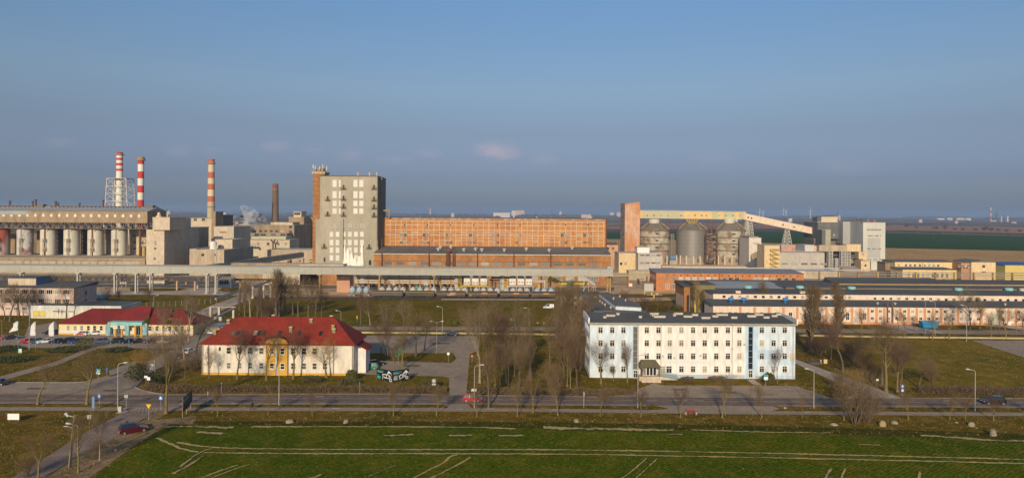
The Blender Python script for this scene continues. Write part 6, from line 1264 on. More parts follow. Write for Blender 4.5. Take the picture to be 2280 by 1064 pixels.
wrow(b, [x for x in dk if x < 1935], 662.5, 1.15, .95, 'plain', pyx=1950, sash=SASHG, sill=False); wrow(b, wt_, 664.5, 1.15, 1.0, 'tee', pyx=1950); wrow(b, [x for x in rt if x < 2330], 666, 1.15, .95, 'plain', pyx=1950, sash=SASHG, sill=False)
for px, py in ((1644,653),(1788,650)): q = MB(); yy = Yn+13; x = PX(px,650,yy); q.box(x-.9,x+.9,yy,yy+1,b.z1-1.5,b.z1+.9); q.build('chimney', PINK, b.t)
b = simple('ochre_clerestory', 'long ochre clerestory strip behind the pink hall', 1750,2400,640.5,Yn+25.6,11,mat('ochre_wall',(.42,.29,.12),.9,(.30,.20,.09),.4,.7),FELT,[], over=.3, pyx=1950)
for k, (px, py) in enumerate(((1666,638),(1781,638),(1896,640),(2134,643),(2246,643),(2278,644))):
    yy = Yn+24; t = thing('roof_ventilator', ['turquoise roof ventilator at the left end of the pink hall','second turquoise roof ventilator, above a pink chimney','pale green roof ventilator near the poplars','turquoise roof ventilator near the middle of the right half','dull turquoise roof ventilator further right','whitish roof ventilator at the right edge'][k], 'roof ventilator', (PX(px,py,yy),yy,b.z1-1.4)); x = t.location.x; z = PZ(px,py+5,yy)
    mb = MB(); mb.tube((x,yy,z-1.0),(x,yy,z),.6); mb.build('neck', TRIM, t); mb = MB(); mb.lathe((x,yy,z),[(.9,0),(1.5,.3),(1.5,1.1),(1.2,1.3)],12); mb.build('drum', mat('turquoise',(.22,.50,.50),.6,(.35,.5,.48),.5,.5) if k != 5 else TRIM, t)
simple('grey_roofed_range', 'low range with dark roofs behind the ochre clerestory', 1868,2330,631,Yn+45,14,YELL if False else mat('ochre_wall',(.42,.29,.12)),FELT,[], over=.3, pyx=1950, roof='rise_back', rise=.6)
simple('grey_roofed_range', 'short low range with pale roof end left of the round tanks', 1868,2112,628,Yn+64,14,mat('ochre_wall',(.42,.29,.12)),FELT2,[], over=.3, pyx=1900, roof='rise_back', rise=.9)
b = simple('light_roofed_hall', 'hall with light grey sheet roof between brick workshop and pink hall', 1568,1752,641,Yn+26,20,PINK,SHEET,[], over=.3, pyx=1568, roof='rise_back', rise=.9)
simple('long_dark_roof_hall', 'hall with long bluish dark roof behind the light grey roof', 1590,1875,632.5,Yn+50,12,mat('ochre_wall',(.42,.29,.12)),FELT,[], over=.3, pyx=1600, roof='rise_back', rise=.8)
# brick head house
b = simple('brown_brick_house', 'dark brown brick house with tall narrow windows at the head of the halls', 1523,1548,638,Yn+30,15,BRICK2,FELT,[], roof='rise_back', rise=1.2, over=.4, pyx=1523)
mb = MB(); mb.box(PX(1529,670,Yn+30),PX(1534,670,Yn+30),Yn+29.9,Yn+30,0,6.6); mb.build('tall_opening', DARK, b.t)
for dy in range(5): window(b.t, b.x0, Yn+32+dy*2.6, 4.0, 1.0, 4.6, 'quad', rz=-pi/2, sash=SASHG)
b = simple('green_yellow_annex', 'mossy green annex with bright yellow corner post next to the brown brick house', 1548,1592,632.5,Yn+22,16,mat('mossy_wall',(.17,.15,.07),.9,(.25,.2,.1),.4,.6),FELT,[], over=.3, pyx=1548)
mb = MB(); mb.box(PX(1546,670,Yn+22),PX(1549,670,Yn+22),Yn+21.8,Yn+22.3,0,5.6); mb.build('corner_post', YELL, b.t)
for dy in range(4): window(b.t, b.x0, Yn+24+dy*3.2, 3.6, 1.1, 2.6, 'pair', rz=-pi/2, sash=SASHG)
# ================================================================ far right yellow buildings and tanks
b = simple('yellow_office', 'long pale yellow two-storey building with grey roof far right of the white tower', 1993,2130,583,400,14,wall('soft_yellow',(.72,.54,.27),.3,(.58,.43,.22)),FELT2,[], over=.3, pyx=2000, roof='rise_back', rise=.6)
wrow(b, [2001,2017,2027,2037,2048,2058,2069,2079,2089], 590.5, 1.4, 1.4, 'pair')
gutter(b, 2055, 585, 600, .6, CREAM)
b = simple('yellow_office_wing', 'lower front wing of the long yellow building', 2010,2130,600,385,12,mat('soft_yellow',(.72,.54,.27)),FELT2,[], over=.4, pyx=2010, roof='rise_back', rise=.6)
wrow(b, [2023+10.7*i for i in range(9)], 612, 1.3, 2.2, 'pair')
b = simple('yellow_gabled_house', 'cream house with low gable and shaded brown side at the far right', 2163,2217,583.5,390,16,CREAM,FELT2,[(2190,593,1.5,1.5),(2190,606,2.4,.8)], roof='gable_y', rise=1.0, over=.3, pyx=2190)
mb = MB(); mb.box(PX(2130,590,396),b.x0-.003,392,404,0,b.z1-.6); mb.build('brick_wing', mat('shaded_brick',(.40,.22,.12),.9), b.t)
wrow(b, [2136,2143,2150,2157], 592, 1.1, 1.2, 'tee')
b = simple('tan_box_building', 'small tan box building between white tower and yellow office', 1971,1993,584,405,9,TAN,FELT2,[(1985,594,1.6,1)], over=.3, pyx=1975)
b = simple('yellow_blue_roof_hall', 'yellow hall with bright blue roof at the right edge', 2238,2330,590,400,14,mat('lemon_wall',(.60,.47,.14),.8,(.5,.4,.15),.3,.5),mat('blue_roof',(.03,.10,.32),.5),[], roof='rise_back', rise=.9, over=.4, pyx=2250)
for k, (cx, r_, top, bot, m_) in enumerate(((2198,20,612,634,mat('cream_tank',(.60,.55,.40),.7,(.5,.45,.34),.3,.5)),(2245,18.5,612,632,mat('golden_tank',(.62,.43,.06),.6,(.5,.36,.08),.3,.5)),(2276,10,617,630,STEELW))):
    Yq = G(cx,bot)[1]; rr = r_*Yq/F; t = thing('round_storage_tank', ['big cream round storage tank at the far right','golden yellow round storage tank right of the cream one','small grey round tank at the right edge'][k], 'tank', (PX(cx,bot,Yq),Yq+rr,0)); mb = MB(); zt = PZ(cx,top,Yq); mb.lathe((t.location.x,Yq+rr,0),[(rr,0),(rr,zt),(rr*.9,zt+.25),(.2,zt+.6)],36); mb.build('tank_shell', m_, t)
    mb = MB()
    for a in range(24): an = 2*pi*a/24; mb.bar((t.location.x+rr*cos(an),Yq+rr+rr*sin(an),zt),(t.location.x+rr*cos(an),Yq+rr+rr*sin(an),zt+1.0),.08)
    mb.bar((t.location.x-rr,Yq-.2+rr,zt*.45),(t.location.x-rr-.01,Yq-.2+rr,zt*.46),.1); mb.build('railing', STEEL, t)
t = thing('long_pipe_bridge', 'long pipe bridge with yellow posts crossing before the far right yellow buildings', 'pipe bridge', (PX(2050,612,372),372,0)); mb = MB(); z = PZ(2050,613,372)
for dz in (0,-1.0,1.6,.7): mb.tube((PX(1795,611,372),372+abs(dz)*.3,z+dz),(PX(2420,615,372),372+abs(dz)*.3,z+dz),.2)
mb.build('pipe', STEEL, t)
for px in range(1825,2300,43):
    q = MB(); x = PX(px,620,372); q.box(x-.25,x+.25,371.6,373,0,z+1.5); q.build('post', OCHRE if px % 2 else YELL, t)
# masts, turbines and towns on the plain
t0 = None
for k, (px, top, Y) in enumerate(((1691,468,7000),(1699,468,7000),(1744.5,466,7200),(1750,465,7000),(1804.5,466,7000))):
    x = PX(px,475,Y); t = thing('wind_turbine', 'tiny distant wind turbine, %s on the horizon' % nth(k+1,5), 'wind turbine', (x,Y,0), group='wind turbines on the horizon'); z = PZ(px,top+3,Y); mb = MB(); mb.tube((x,Y,0),(x,Y,z),4,3,n=6); mb.build('tower', WHITE, t); mb = MB(); mb.box(x-3,x+3,Y-5,Y+5,z,z+5)
    mb.build('nacelle', WHITE, t)
    for j in range(3): a = j*2.094+k; q = MB(); q.bar((x,Y-6,z+2),(x+34*sin(a),Y-6,z+2+34*cos(a)),3,1.5); q.build('blade', WHITE, t)
for k, (px, py, w_, h_, Y) in enumerate(((1145,470.5,12,3,5600),(1159,470,17,3.4,5600),(1248,472,5,2.2,5500),(1117,474.5,37,2.2,4800),(958,468,2.4,9,6000),(1008,475,7,1.6,4300),(1144,478,3,2,4000),(1195,482.5,3,2,3500),(1305,478,22,1.2,4100),(1312,483,12,1.6,3600),(1362,474,9,2,5500),(1380,474,14,2.4,5500),(2095,487,16,2,5000),(2115,486,12,2.4,5000),(2140,486,20,2,5000),(2155,487,14,2,5000),(2130,493,6,2,3800),(2230,484,3,6,5000),(2244,484,3,7,5000),(2212,492,12,2.4,3800),(1869,481,5,3,4800),(1640,484,6,1.6,3900),(330,469,6,1.4,5000),(375,470,8,1.4,5000),(500,474,6,1.4,4800),(515,478,8,1.4,4200),(560,474,5,1.8,4600),(1215,486,8,1.2,3300),(935,483,5,1.2,3600),(1060,485,12,1,3500),(1760,487,8,1.4,3600),(2050,489,7,1.2,4200),(2258,495,10,1.4,3400))):
    x = PX(px,py,Y); w2, h2 = w_*Y/F, h_*Y/F; zb3 = max(0, PZ(px,py+h_/2,Y)); ft = zb3+h2
    big = 'slab block' if w_ > 9 else 'tower block' if h_ > 4 else 'house'
    place = ['on the horizon above the brick hall','on the horizon right of the first slab','on the horizon right of the slab blocks','above the brick hall left of the slabs','above the left part of the brick hall','low over the brick hall near its left third','just below the slab blocks','over the centre of the brick hall roofline','over the right part of the brick hall','near the right end of the brick hall','between brick hall and brick lift tower','just left of the brick lift tower','on the right horizon, first of a line','on the right horizon, second of a line','on the right horizon, third of a line','on the right horizon, fourth of a line','below the line of far right slabs','beside the far refinery chimney','rightmost by the far refinery chimney','below the far refinery chimney','above the grey mill block','above the right clinker silo','above the silo gallery end','beside the silo gallery end','beside the cream-banded chimney','right of the cream-banded chimney','over the steam','over the middle of the brick hall','over the left end of the brick hall','over the centre left of the brick hall','above the sloping conveyor','right of the white tower','near the right edge above the fields'][k]
    t = thing('distant_building', 'tiny pale far-off %s %s' % (big, place), 'building', (x,Y,0), group='far-off pale buildings on the plain'); mb = MB(); mb.box(x-w2/2,x+w2/2,Y,Y+14,0,ft); mb.build('wall', mat('far_white',(.52,.40,.35),.8) if k % 3 else mat('far_cream',(.60,.54,.48),.8), t)
    mb = MB(); mb.box(x-w2/2-.5,x+w2/2+.5,Y-.5,Y+14.5,ft+.01,ft+1.0); mb.build('roof', FELT2, t)
for k, (px, top, bot, Y) in enumerate(((1228,466,480,4000),(1865,469,482,4000),(2219,471,490,4200),(372,465,472,4000))):
    x = PX(px,475,Y); t = thing('distant_pylon', ['thin far mast over the brick hall','thin far mast above the grey mill block','far lattice pylon near the right edge','thin far mast beside the silo gallery'][k], 'mast', (x,Y,0)); mb = MB(); lattice(mb, x, Y, 0, PZ(px,top,Y), 7, 7, 6, 1.6, taper=.2)
    if k == 2:
        for zz in (.95,.8,.65): z = PZ(px,top,Y)*zz; mb.bar((x-14,Y,z),(x+14,Y,z),2)
    mb.build('frame', mat('far_mast',(.12,.14,.14)), t)
t = thing('refinery_chimney', 'tiny red and white striped chimney on the right horizon', 'chimney', (PX(2206,480,5200),5200,0)); mb = MB(); x = t.location.x
for i in range(5): z0_ = i*.2*PZ(2206,462,5200); mb.lathe((x,5200,z0_),[(4,0),(4,.2*PZ(2206,462,5200))],8,m=i % 2)
mb.build('shaft', [CW, CR], t); mb = MB(); mb.lathe((x,5200,PZ(2206,462,5200)),[(5,0),(5,3)],8); mb.build('rim', DARK, t)
# ================================================================ bare trees
BARK = mat('bark', (.155,.115,.070), .95, (.095,.070,.045), 2.5, .7); BARKY = mat('lichened_bark', (.22,.165,.055), .95, (.13,.10,.05), 2.5, .7); BARKP = mat('pale_bark', (.36,.29,.20), .95, (.20,.15,.10), 2.0, .6)
TW = [mat('twigs_brown', (.17,.112,.054), .95), mat('twigs_grey', (.19,.135,.08), .95), mat('twigs_reddish', (.13,.075,.045), .95), mat('twigs_ochre', (.30,.185,.05), .95)]
def tree_mesh(kind, seed, thick=1.0):
    """bare tree about 10 m tall: limbs in one mesh, fine branches in the other"""
    rn = random.Random(seed); A = MB(); B = MB()
    pr = {'broad':  dict(trunk=2.2, r=.30, n=[6,7,6,4], ang=[48,45,42,40], ln=[4.6,2.4,1.35,.75], t0=[.55,.25,.2,.2], up=.10, w=.20),
          'street': dict(trunk=3.0, r=.19, n=[9,6,5,4], ang=[38,42,40,38], ln=[3.9,2.0,1.1,.62], t0=[.35,.3,.25,.2], up=.15, w=.16),
          'vase':   dict(trunk=1.6, r=.21, n=[9,6,5,3], ang=[30,30,32,35], ln=[5.2,2.6,1.3,.7], t0=[.6,.3,.25,.2], up=.12, w=.15),
          'poplar': dict(trunk=9.5, r=.28, n=[22,5,4,3], ang=[24,24,26,30], ln=[2.9,1.3,.8,.5], t0=[.12,.25,.2,.2], up=.25, w=.08),
          'birch':  dict(trunk=3.6, r=.25, n=[8,7,5,4], ang=[28,38,42,42], ln=[5.6,2.5,1.3,.7], t0=[.45,.2,.2,.2], up=.06, w=.14),
          'grove':  dict(trunk=6.5, r=.20, n=[11,6,4,3], ang=[40,42,40,38], ln=[2.9,1.6,.95,.55], t0=[.38,.3,.25,.2], up=.16, w=.12),
          'bush':   dict(trunk=0, r=.085, n=[18,6,5,3], ang=[34,28,30,35], ln=[8.0,3.4,1.8,1.0], t0=[0,.2,.2,.2], up=.05, w=.12)}[kind]
    def perp(d, a):
        up = Vector((0,0,1)) if abs(d.z) < .9 else Vector((1,0,0)); u = d.cross(up).normalized(); v = d.cross(u); return u*cos(a)+v*sin(a)
    def branch(p, d, L, r, lv):
        segs = [5,4,3,2,2][lv]; mb = A if lv <= 1 else B; pts = [p.copy()]; rr = [r]; sides = [7,5,3,3,3][lv]
        for i in range(segs):
            d = (d+Vector((rn.gauss(0,1),rn.gauss(0,1),rn.gauss(0,.6)))*pr['w']*(.35 if lv == 0 else 1)+Vector((0,0,pr['up']*(0 if lv == 0 else 1)))).normalized()
            p = p+d*L/segs; pts.append(p.copy()); rr.append(max(r*(1-.72*(i+1)/segs), .010))
        for i in range(segs): mb.tube(pts[i], pts[i+1], rr[i], rr[i+1], n=sides, cap=False)
        if lv < 4:
            n = pr['n'][lv] if lv < 4 else 0
            if lv == 0: n = pr['n'][0]
            a0 = rn.random()*6.28
            for k in range(n):
                t = pr['t0'][lv]+(1-pr['t0'][lv])*(k+rn.random()*.8)/n; t = min(t, .99); j = min(int(t*segs), segs-1); f_ = t*segs-j
                q = pts[j].lerp(pts[j+1], f_); dd = (pts[j+1]-pts[j]).normalized(); an = R(pr['ang'][lv]*rn.uniform(.65,1.25)); c = perp(dd, a0+k*2.4+rn.uniform(-.4,.4))
                nd = (dd*cos(an)+c*sin(an)).normalized(); sh = 1
                if lv == 0 and kind in ('poplar','grove'): sh = 1-.65*max(0,t-.35)/.65 if kind == 'poplar' else 1-.4*t
                r2 = (rr[j]*(1-f_)+rr[j+1]*f_)*(.62 if lv == 0 else .6)
                if lv+1 >= 3: r2 = max(.010, min(r2, .015))*thick
                branch(q, nd, pr['ln'][lv]*sh*rn.uniform(.7,1.15), r2, lv+1)
    if kind == 'bush':
        for k in range(pr['n'][0]):
            a = rn.random()*6.28; s_ = rn.uniform(.05,.75); d = Vector((cos(a)*s_, sin(a)*s_, 1)).normalized(); branch(Vector((cos(a)*.7*rn.random(), sin(a)*.7*rn.random(), 0)), d, rn.uniform(5.5,8.5), pr['r']*rn.uniform(.7,1.4), 1)
    else:
        A.tube((0,0,-.2),(0,0,.5),pr['r']*1.5,pr['r']*1.05,n=8,cap=False)
        branch(Vector((0,0,.4)), Vector((rn.uniform(-.04,.04),rn.uniform(-.04,.04),1)), max(pr['trunk'],.1)+(3.0 if kind in ('broad','birch','street','vase') else 0), pr['r'], 0)
    zs = max(v[2] for v in B.v) if B.v else 10
    k = 10/zs
    A.v = [(a*k,b*k,c*k) for a,b,c in A.v]; B.v = [(a*k,b*k,c*k) for a,b,c in B.v]
    o1 = A.build('trunk', BARK, smooth=True); o2 = B.build('crown', TW[0]); m1, m2 = o1.data, o2.data; bpy.data.objects.remove(o1); bpy.data.objects.remove(o2); return m1, m2
TM = {}
for kd, ns in (('broad',3),('street',4),('vase',2),('poplar',3),('birch',3),('grove',4),('bush',2)):
    for s_ in range(ns): TM[(kd, s_)] = tree_mesh(kd, 31*s_+len(kd)*7+s_)
for s_ in range(3): TM[('far', s_)] = tree_mesh('broad', 900+s_, 5.0)
TC = {}; ti = [0]
def tree(px, py, top, kind, bark=0, tw=0, wide=1.0, name='bare_tree', lean=0, top_is_px=True):
    ti[0] += 1; s_ = ti[0] % {'broad':3,'street':4,'vase':2,'poplar':3,'birch':3,'grove':4,'bush':2,'far':3}[kind]
    x, Y, _ = G(px, py); h = PZ(px, top, Y); k = h/10
    o = bpy.data.objects.new(name, None); col.objects.link(o); o.location = (x, Y, 0); o.scale = (k*wide, k*wide, k); o.rotation_euler = (0, lean, (ti[0]*2.39) % 6.28)
    if lean: o.rotation_euler = (0, lean, 0)
    for nm, dm, mt in (('trunk', TM[(kind, s_)][0], [BARK,BARKY,BARKP][bark]), ('crown', TM[(kind, s_)][1], TW[tw])):
        key = (dm.name, mt.name)
        if key not in TC: c = dm.copy(); c.materials.clear(); c.materials.append(mt); TC[key] = c
        q = bpy.data.objects.new(nm, TC[key]); col.objects.link(q); adopt(q, o)
    o['px'] = px; return o
KW = {'broad':'spreading','street':'round-headed','vase':'vase-shaped','poplar':'columnar','birch':'tall ascending','grove':'slender','bush':'many-stemmed','far':'dark spreading'}
def plant(group, where, items, cat='tree', noun='bare tree'):
    items = sorted(items, key=lambda i: i[0]); n = len(items)
    for i, it in enumerate(items):
        px, py, top, kind = it[:4]; kw = it[4] if len(it) > 4 else {}
        o = tree(px, py, top, kind, name='bare_shrub' if kind == 'bush' else 'bare_tree', **kw)
        nn = 'bare shrub' if kind == 'bush' else noun; sz = 'small ' if (py-top) < 75 else 'tall ' if (py-top) > 125 else ''
        o['label'] = '%s%s %s, %s %s' % (sz, KW[kind], nn, nth(i+1, n), where); o['category'] = 'shrub' if kind == 'bush' else cat; o['group'] = group; del o['px']
Y1 = dict(bark=1, tw=0)
plant('young trees along the cycle path', 'along the cycle path', [(485,925,858,'street',Y1),(597,923,858,'street',Y1),(695,925,862,'street',dict(bark=1,tw=2)),(876,925,838,'street',Y1),(972,926,848,'street',Y1),(1062,927,852,'street',Y1),
  (1152,927,835,'street',Y1),(1187,919,818,'vase',Y1),(1242,924,822,'street',Y1),(1336,926,846,'street',Y1),(1427,928,850,'street',dict(bark=1,tw=2)),(1515,930,852,'vase',dict(bark=1,tw=2)),(1608,930,818,'street',Y1),(1696,930,832,'street',Y1),
  (1786,931,868,'street',dict(bark=1,wide=.6)),(1879,935,835,'street',Y1),(2022,933,860,'street',Y1),(2115,934,865,'street',Y1),(2149,935,868,'street',Y1),(2212,936,872,'street',dict(bark=1,tw=2,wide=1.5)),(2330,938,870,'street',Y1)])
plant('shrub clump by the road', 'by the road', [(1903,943,812,'bush',dict(bark=0,tw=0,wide=1.0)),(1932,940,838,'bush',dict(tw=1,wide=.9)),(1868,868,812,'bush',dict(tw=0,wide=1.2)),(1905,862,808,'bush',dict(tw=3,wide=1.2))])
plant('trees round the road junction', 'around the left road junction', [(84,900,782,'broad',dict(bark=1,wide=.9)),(193,900,755,'broad',dict(bark=1,wide=.85)),(370,921,692,'birch',dict(bark=1,tw=1,wide=.8)),(222,1024,890,'vase',dict(bark=2,tw=1,wide=.7)),(174,1052,915,'grove',dict(bark=1,tw=0,wide=.8)),
  (85,1066,950,'vase',dict(bark=1,tw=0,wide=1.3)),(211,1023,960,'bush',dict(tw=0,wide=.6)),(345,840,735,'birch',dict(bark=2,tw=1)),(60,1062,1000,'bush',dict(tw=0,wide=1.4)),(312,838,768,'bush',dict(tw=3,wide=1.1))])
plant('trees in front of the red-roofed house', 'before the red-roofed house', [(466,842,765,'street',dict(bark=1)),(528,845,712,'street',dict(bark=1,tw=2)),(593,846,715,'birch',dict(bark=1,tw=2,wide=.9)),(653,844,722,'grove',dict(bark=1,tw=2)),(727,842,738,'broad',dict(bark=1,tw=3,wide=1.0,lean=-.15))])
plant('trees left of the red-roofed house', 'between the red roofs', [(437,790,680,'birch',dict(bark=0,tw=1)),(410,800,700,'grove',dict(bark=2,tw=1)),(392,812,715,'birch',dict(bark=2,tw=1)),(430,826,770,'bush',dict(tw=1,wide=1.3)),(385,832,772,'bush',dict(tw=1,wide=1.3)),(412,842,790,'grove',dict(tw=1)),(362,770,665,'birch',dict(bark=2,tw=1)),(420,760,650,'grove',dict(bark=2,tw=1))])
plant('trees before the pink office slab', 'before the pink office slab', [(10,712,640,'broad',dict(wide=.8)),(22,716,618,'broad',dict(wide=.9)),(43,706,625,'grove'),(52,708,645,'vase'),(130,710,684,'grove',dict(wide=.5)),(148,712,615,'broad',dict(wide=.8)),(70,704,630,'grove',dict(tw=2)),(-20,712,620,'broad')])
plant('yard trees on the left', 'below the long gallery', [(244,684,632,'broad',dict(tw=2,wide=.9)),(262,680,640,'street',dict(tw=2)),(330,662,634,'bush',dict(tw=2,wide=1.2)),(415,700,640,'birch',dict(bark=2,tw=1,wide=.8)),(505,664,638,'vase',dict(bark=2,tw=1)),(96,640,608,'bush',dict(tw=0,wide=1.3)),(118,640,606,'bush',dict(tw=0,wide=1.2)),(30,640,612,'bush',dict(tw=2,wide=1.5))])
plant('poplar stand behind the red-roofed house', 'behind the red-roofed house', [(533,700,632,'poplar',dict(tw=1)),(545,704,620,'poplar',dict(tw=1)),(557,706,612,'grove',dict(bark=2,tw=1)),(573,704,625,'poplar',dict(tw=1)),(583,708,640,'poplar',dict(tw=1)),(604,706,602,'grove',dict(tw=0)),(614,708,592,'poplar',dict(tw=0,wide=1.3)),(622,704,596,'poplar',dict(tw=0,wide=1.3)),(634,702,600,'grove',dict(tw=0)),(652,700,607,'grove',dict(tw=0)),(664,706,612,'grove'),(686,712,597,'broad',dict(tw=0,wide=.7)),(703,712,608,'vase',dict(tw=0,wide=.8)),(716,706,640,'vase',dict(tw=2)),(594,708,650,'bush',dict(tw=2,wide=1.2))])
plant('trees round the middle lawn', 'around the middle lawn', [(803,722,648,'grove',dict(tw=2,wide=.8)),(824,724,655,'birch',dict(bark=2,tw=2)),(857,790,655,'birch',dict(bark=2,tw=1,wide=.75)),(848,795,700,'vase',dict(tw=2,wide=1.1)),(864,800,705,'vase',dict(tw=2,wide=1.1)),(880,828,758,'street',dict(bark=1)),(896,826,720,'grove',dict(bark=1)),(926,794,672,'broad',dict(tw=0,wide=.85)),(900,740,660,'vase',dict(tw=1)),(1068,852,650,'birch',dict(bark=2,tw=1,wide=.75)),(1045,758,690,'street',dict(tw=0)),(945,780,690,'vase',dict(tw=0)),(1040,745,668,'vase',dict(tw=0,wide=1.3))])
gr = []; rg = random.Random(77)
for i in range(30):
    px = rg.uniform(1062,1305); py = rg.uniform(775,868) if px > 1090 else rg.uniform(770,820)
    if px > 1296: py = rg.uniform(700,790)
    gr.append((px, py, py-rg.uniform(90,132), rg.choice(['grove','grove','birch','grove','vase']), dict(bark=rg.choice([0,1,0]), tw=rg.choice([0,0,1,2]), wide=rg.uniform(.7,1.0))))
gr += [(1240,752,630,'poplar',dict(wide=1.4)),(1250,770,632,'poplar',dict(wide=1.5)),(1277,772,640,'poplar',dict(wide=1.5)),(1284,790,652,'poplar',dict(wide=1.5)),(1262,700,622,'poplar',dict(tw=1,wide=1.2)),(1275,702,618,'poplar',dict(tw=1,wide=1.2)),(1291,706,625,'poplar',dict(tw=1,wide=1.4)),(1088,908,770,'grove',dict(bark=0)),(1225,862,790,'bush',dict(wide=1.0)),(1245,880,800,'vase',dict(tw=0))]
plant('grove between the drive and the office block', 'in the grove by the office', gr)
plant('trees close to the office front', 'before the office facade', [(1338,854,742,'broad',dict(bark=1,tw=0,wide=.85)),(1397,852,755,'grove',dict(bark=1,tw=0,wide=.8)),(1366,848,808,'grove',dict(bark=1)),(1731,853,762,'vase',dict(bark=1,tw=2,wide=.7))])
plant('trees between office and halls', 'between office and pink halls', [(1402,694,640,'broad',dict(tw=2,wide=1.3)),(1424,690,648,'broad',dict(tw=2,wide=1.3)),(1440,690,655,'bush',dict(tw=2,wide=1.5)),(1392,676,644,'bush',dict(tw=2,wide=1.3)),(1463,692,655,'vase',dict(tw=2,wide=1.2)),(1488,690,668,'bush',dict(tw=2,wide=1.2)),(1512,692,672,'bush',dict(tw=1,wide=1.2)),(1552,700,622,'poplar',dict(tw=3,wide=1.5)),(1566,704,640,'poplar',dict(tw=0,wide=1.3)),(1600,705,650,'broad',dict(bark=1,tw=1,wide=.9)),(1584,705,655,'grove',dict(bark=2,tw=1)),(1641,704,664,'broad',dict(bark=1,tw=1,wide=.9)),(1680,704,660,'vase',dict(bark=1,tw=1)),(1704,706,620,'poplar',dict(tw=0,wide=1.7)),(1660,645,608,'vase',dict(tw=2,wide=1.4))])
plant('poplars and old trees right of the office', 'right of the office', [(1797,775,630,'poplar',dict(tw=3,wide=1.5)),(1806,783,625,'poplar',dict(tw=0,wide=1.7)),(1868,748,622,'poplar',dict(tw=0,wide=1.7)),(1862,758,640,'poplar',dict(tw=0,wide=1.5)),(1877,826,700,'broad',dict(tw=2,wide=.85)),(1838,784,690,'vase',dict(tw=2)),(1850,800,715,'vase',dict(tw=2,wide=1.2)),(1908,812,722,'broad',dict(tw=2,wide=.8)),(1964,856,695,'broad',dict(tw=0,wide=.75)),(1973,872,705,'grove',dict(bark=1,tw=0)),(1998,872,755,'grove',dict(bark=1,tw=2)),(2005,860,745,'vase',dict(tw=2,wide=1.1)),(2047,862,775,'broad',dict(tw=0,wide=1.1)),(1922,840,770,'vase',dict(tw=2,wide=1.2)),(1945,848,790,'bush',dict(tw=2,wide=1.4)),(1825,790,735,'bush',dict(tw=2,wide=1.6)),(1895,800,745,'bush',dict(tw=2,wide=1.6)),(2075,850,790,'bush',dict(tw=0,wide=1.2))])
plant('trees along the path before the pink hall', 'before the pink hall', [(1919,746,682,'grove',dict(bark=1,tw=1)),(2016,752,694,'grove',dict(bark=1,tw=1,wide=.7)),(2035,746,700,'grove',dict(tw=2)),(2076,756,684,'broad',dict(bark=1,tw=1,wide=.8)),(2113,756,690,'grove',dict(bark=1,tw=1)),(2160,736,628,'broad',dict(bark=0,tw=1,wide=.8)),(2182,733,670,'grove',dict(bark=1)),(2207,750,690,'grove',dict(bark=1)),(2226,742,684,'grove',dict(bark=0,wide=.6)),(2240,754,678,'grove',dict(bark=1)),(2262,742,676,'broad',dict(bark=1,wide=.6)),(2276,742,690,'grove',dict(bark=0)),(2000,735,680,'street',dict(tw=2)),(2300,745,670,'broad')])
plant('field trees on the far plain', 'across the far red field', [(x, y, y-h*1.15, 'far', dict(tw=2, wide=w_)) for x, y, h, k, w_ in ((1976,507,9,'broad',1.2),(2020,512,14,'broad',1.2),(2040,512,8,'street',1.2),(2079,514,9,'broad',1.3),(2085,515,11,'broad',1.2),(2102,516,15,'broad',1.0),(2127,516,9,'broad',1.2),(2142,517,9,'street',1.2),(2170,518,10,'broad',1.3),(2194,521,18,'broad',1.2),(2205,520,13,'broad',1.2),(2222,519,10,'broad',1.2),(2240,520,10,'street',1.2),(2270,521,10,'broad',1.3),(1400,513,4,'broad',1.3),(1712,505,7,'broad',1.3),(1780,500,6,'broad',1.3),(1795,502,5,'street',1.3))])
# evergreen mistletoe balls and clipped or evergreen bushes
def leaf_ball(name, label, c, r, mt, n=700, sz=.12, cat='shrub', flat=1.0, group=None, kind=None, box=None, seed=0):
    rn = random.Random(seed+int(c[0]*7)); t = thing(name, label, cat, c, group=group) if cat else None
    mb = MB(); k = 0
    while k < n:
        if box: p = Vector((rn.uniform(-box[0],box[0]),rn.uniform(-box[1],box[1]),rn.uniform(0,box[2])*(1 if rn.random() < .75 else rn.uniform(.85,1.1))))
        else:
            p = Vector((rn.uniform(-1,1),rn.uniform(-1,1),rn.uniform(-1,1)))
            if not (.45 < p.length < 1.0+.12*sin(p.x*9)*cos(p.y*7)): continue
            p = Vector((p.x*r, p.y*r, p.z*r*flat+r*flat*.8))
            if p.z < 0: continue
        a = Vector((rn.gauss(0,1),rn.gauss(0,1),rn.gauss(0,1))).normalized(); b = a.cross(Vector((rn.gauss(0,1),rn.gauss(0,1),rn.gauss(0,1)))).normalized(); s_ = sz*rn.uniform(.6,1.5)
        mb.add([p-a*s_-b*s_*.4, p+a*s_-b*s_*.4, p+a*s_*.6+b*s_*.6, p-a*s_*.6+b*s_*.6], [(0,1,2,3)]); k += 1
    mb.local = True
    return t, mb
OLIVE = mat('olive_foliage', (.14,.13,.030), .9, (.08,.085,.02), 2, .8); DKG = mat('dark_evergreen', (.040,.055,.014), .9, (.075,.075,.02), 2, .8); HB = mat('hedge_twigs', (.17,.115,.062), .95, (.10,.072,.035), 1.2, .8); HG = mat('hedge_green_brown', (.12,.095,.035), .95, (.085,.085,.025), 1.0, .8)
def bush(label, px, py, r, mt, flat=1.0, n=800, name='bush', stem=True):
    c = G(px, py); t, mb = leaf_ball(name, label, (c[0], c[1], 0), r, mt, n=n, sz=.16, flat=flat); mb.v = [(v[0],v[1],v[2]) for v in mb.v]; o = mb.build('foliage', mt, t); q = MB(); q.local = True
    for k in range(7): a = k*.9; q.tube((0,0,0),(cos(a)*r*.6,sin(a)*r*.6,r*flat*1.1),.05,.02,n=4)
    q.build('stem', BARK, t); return t
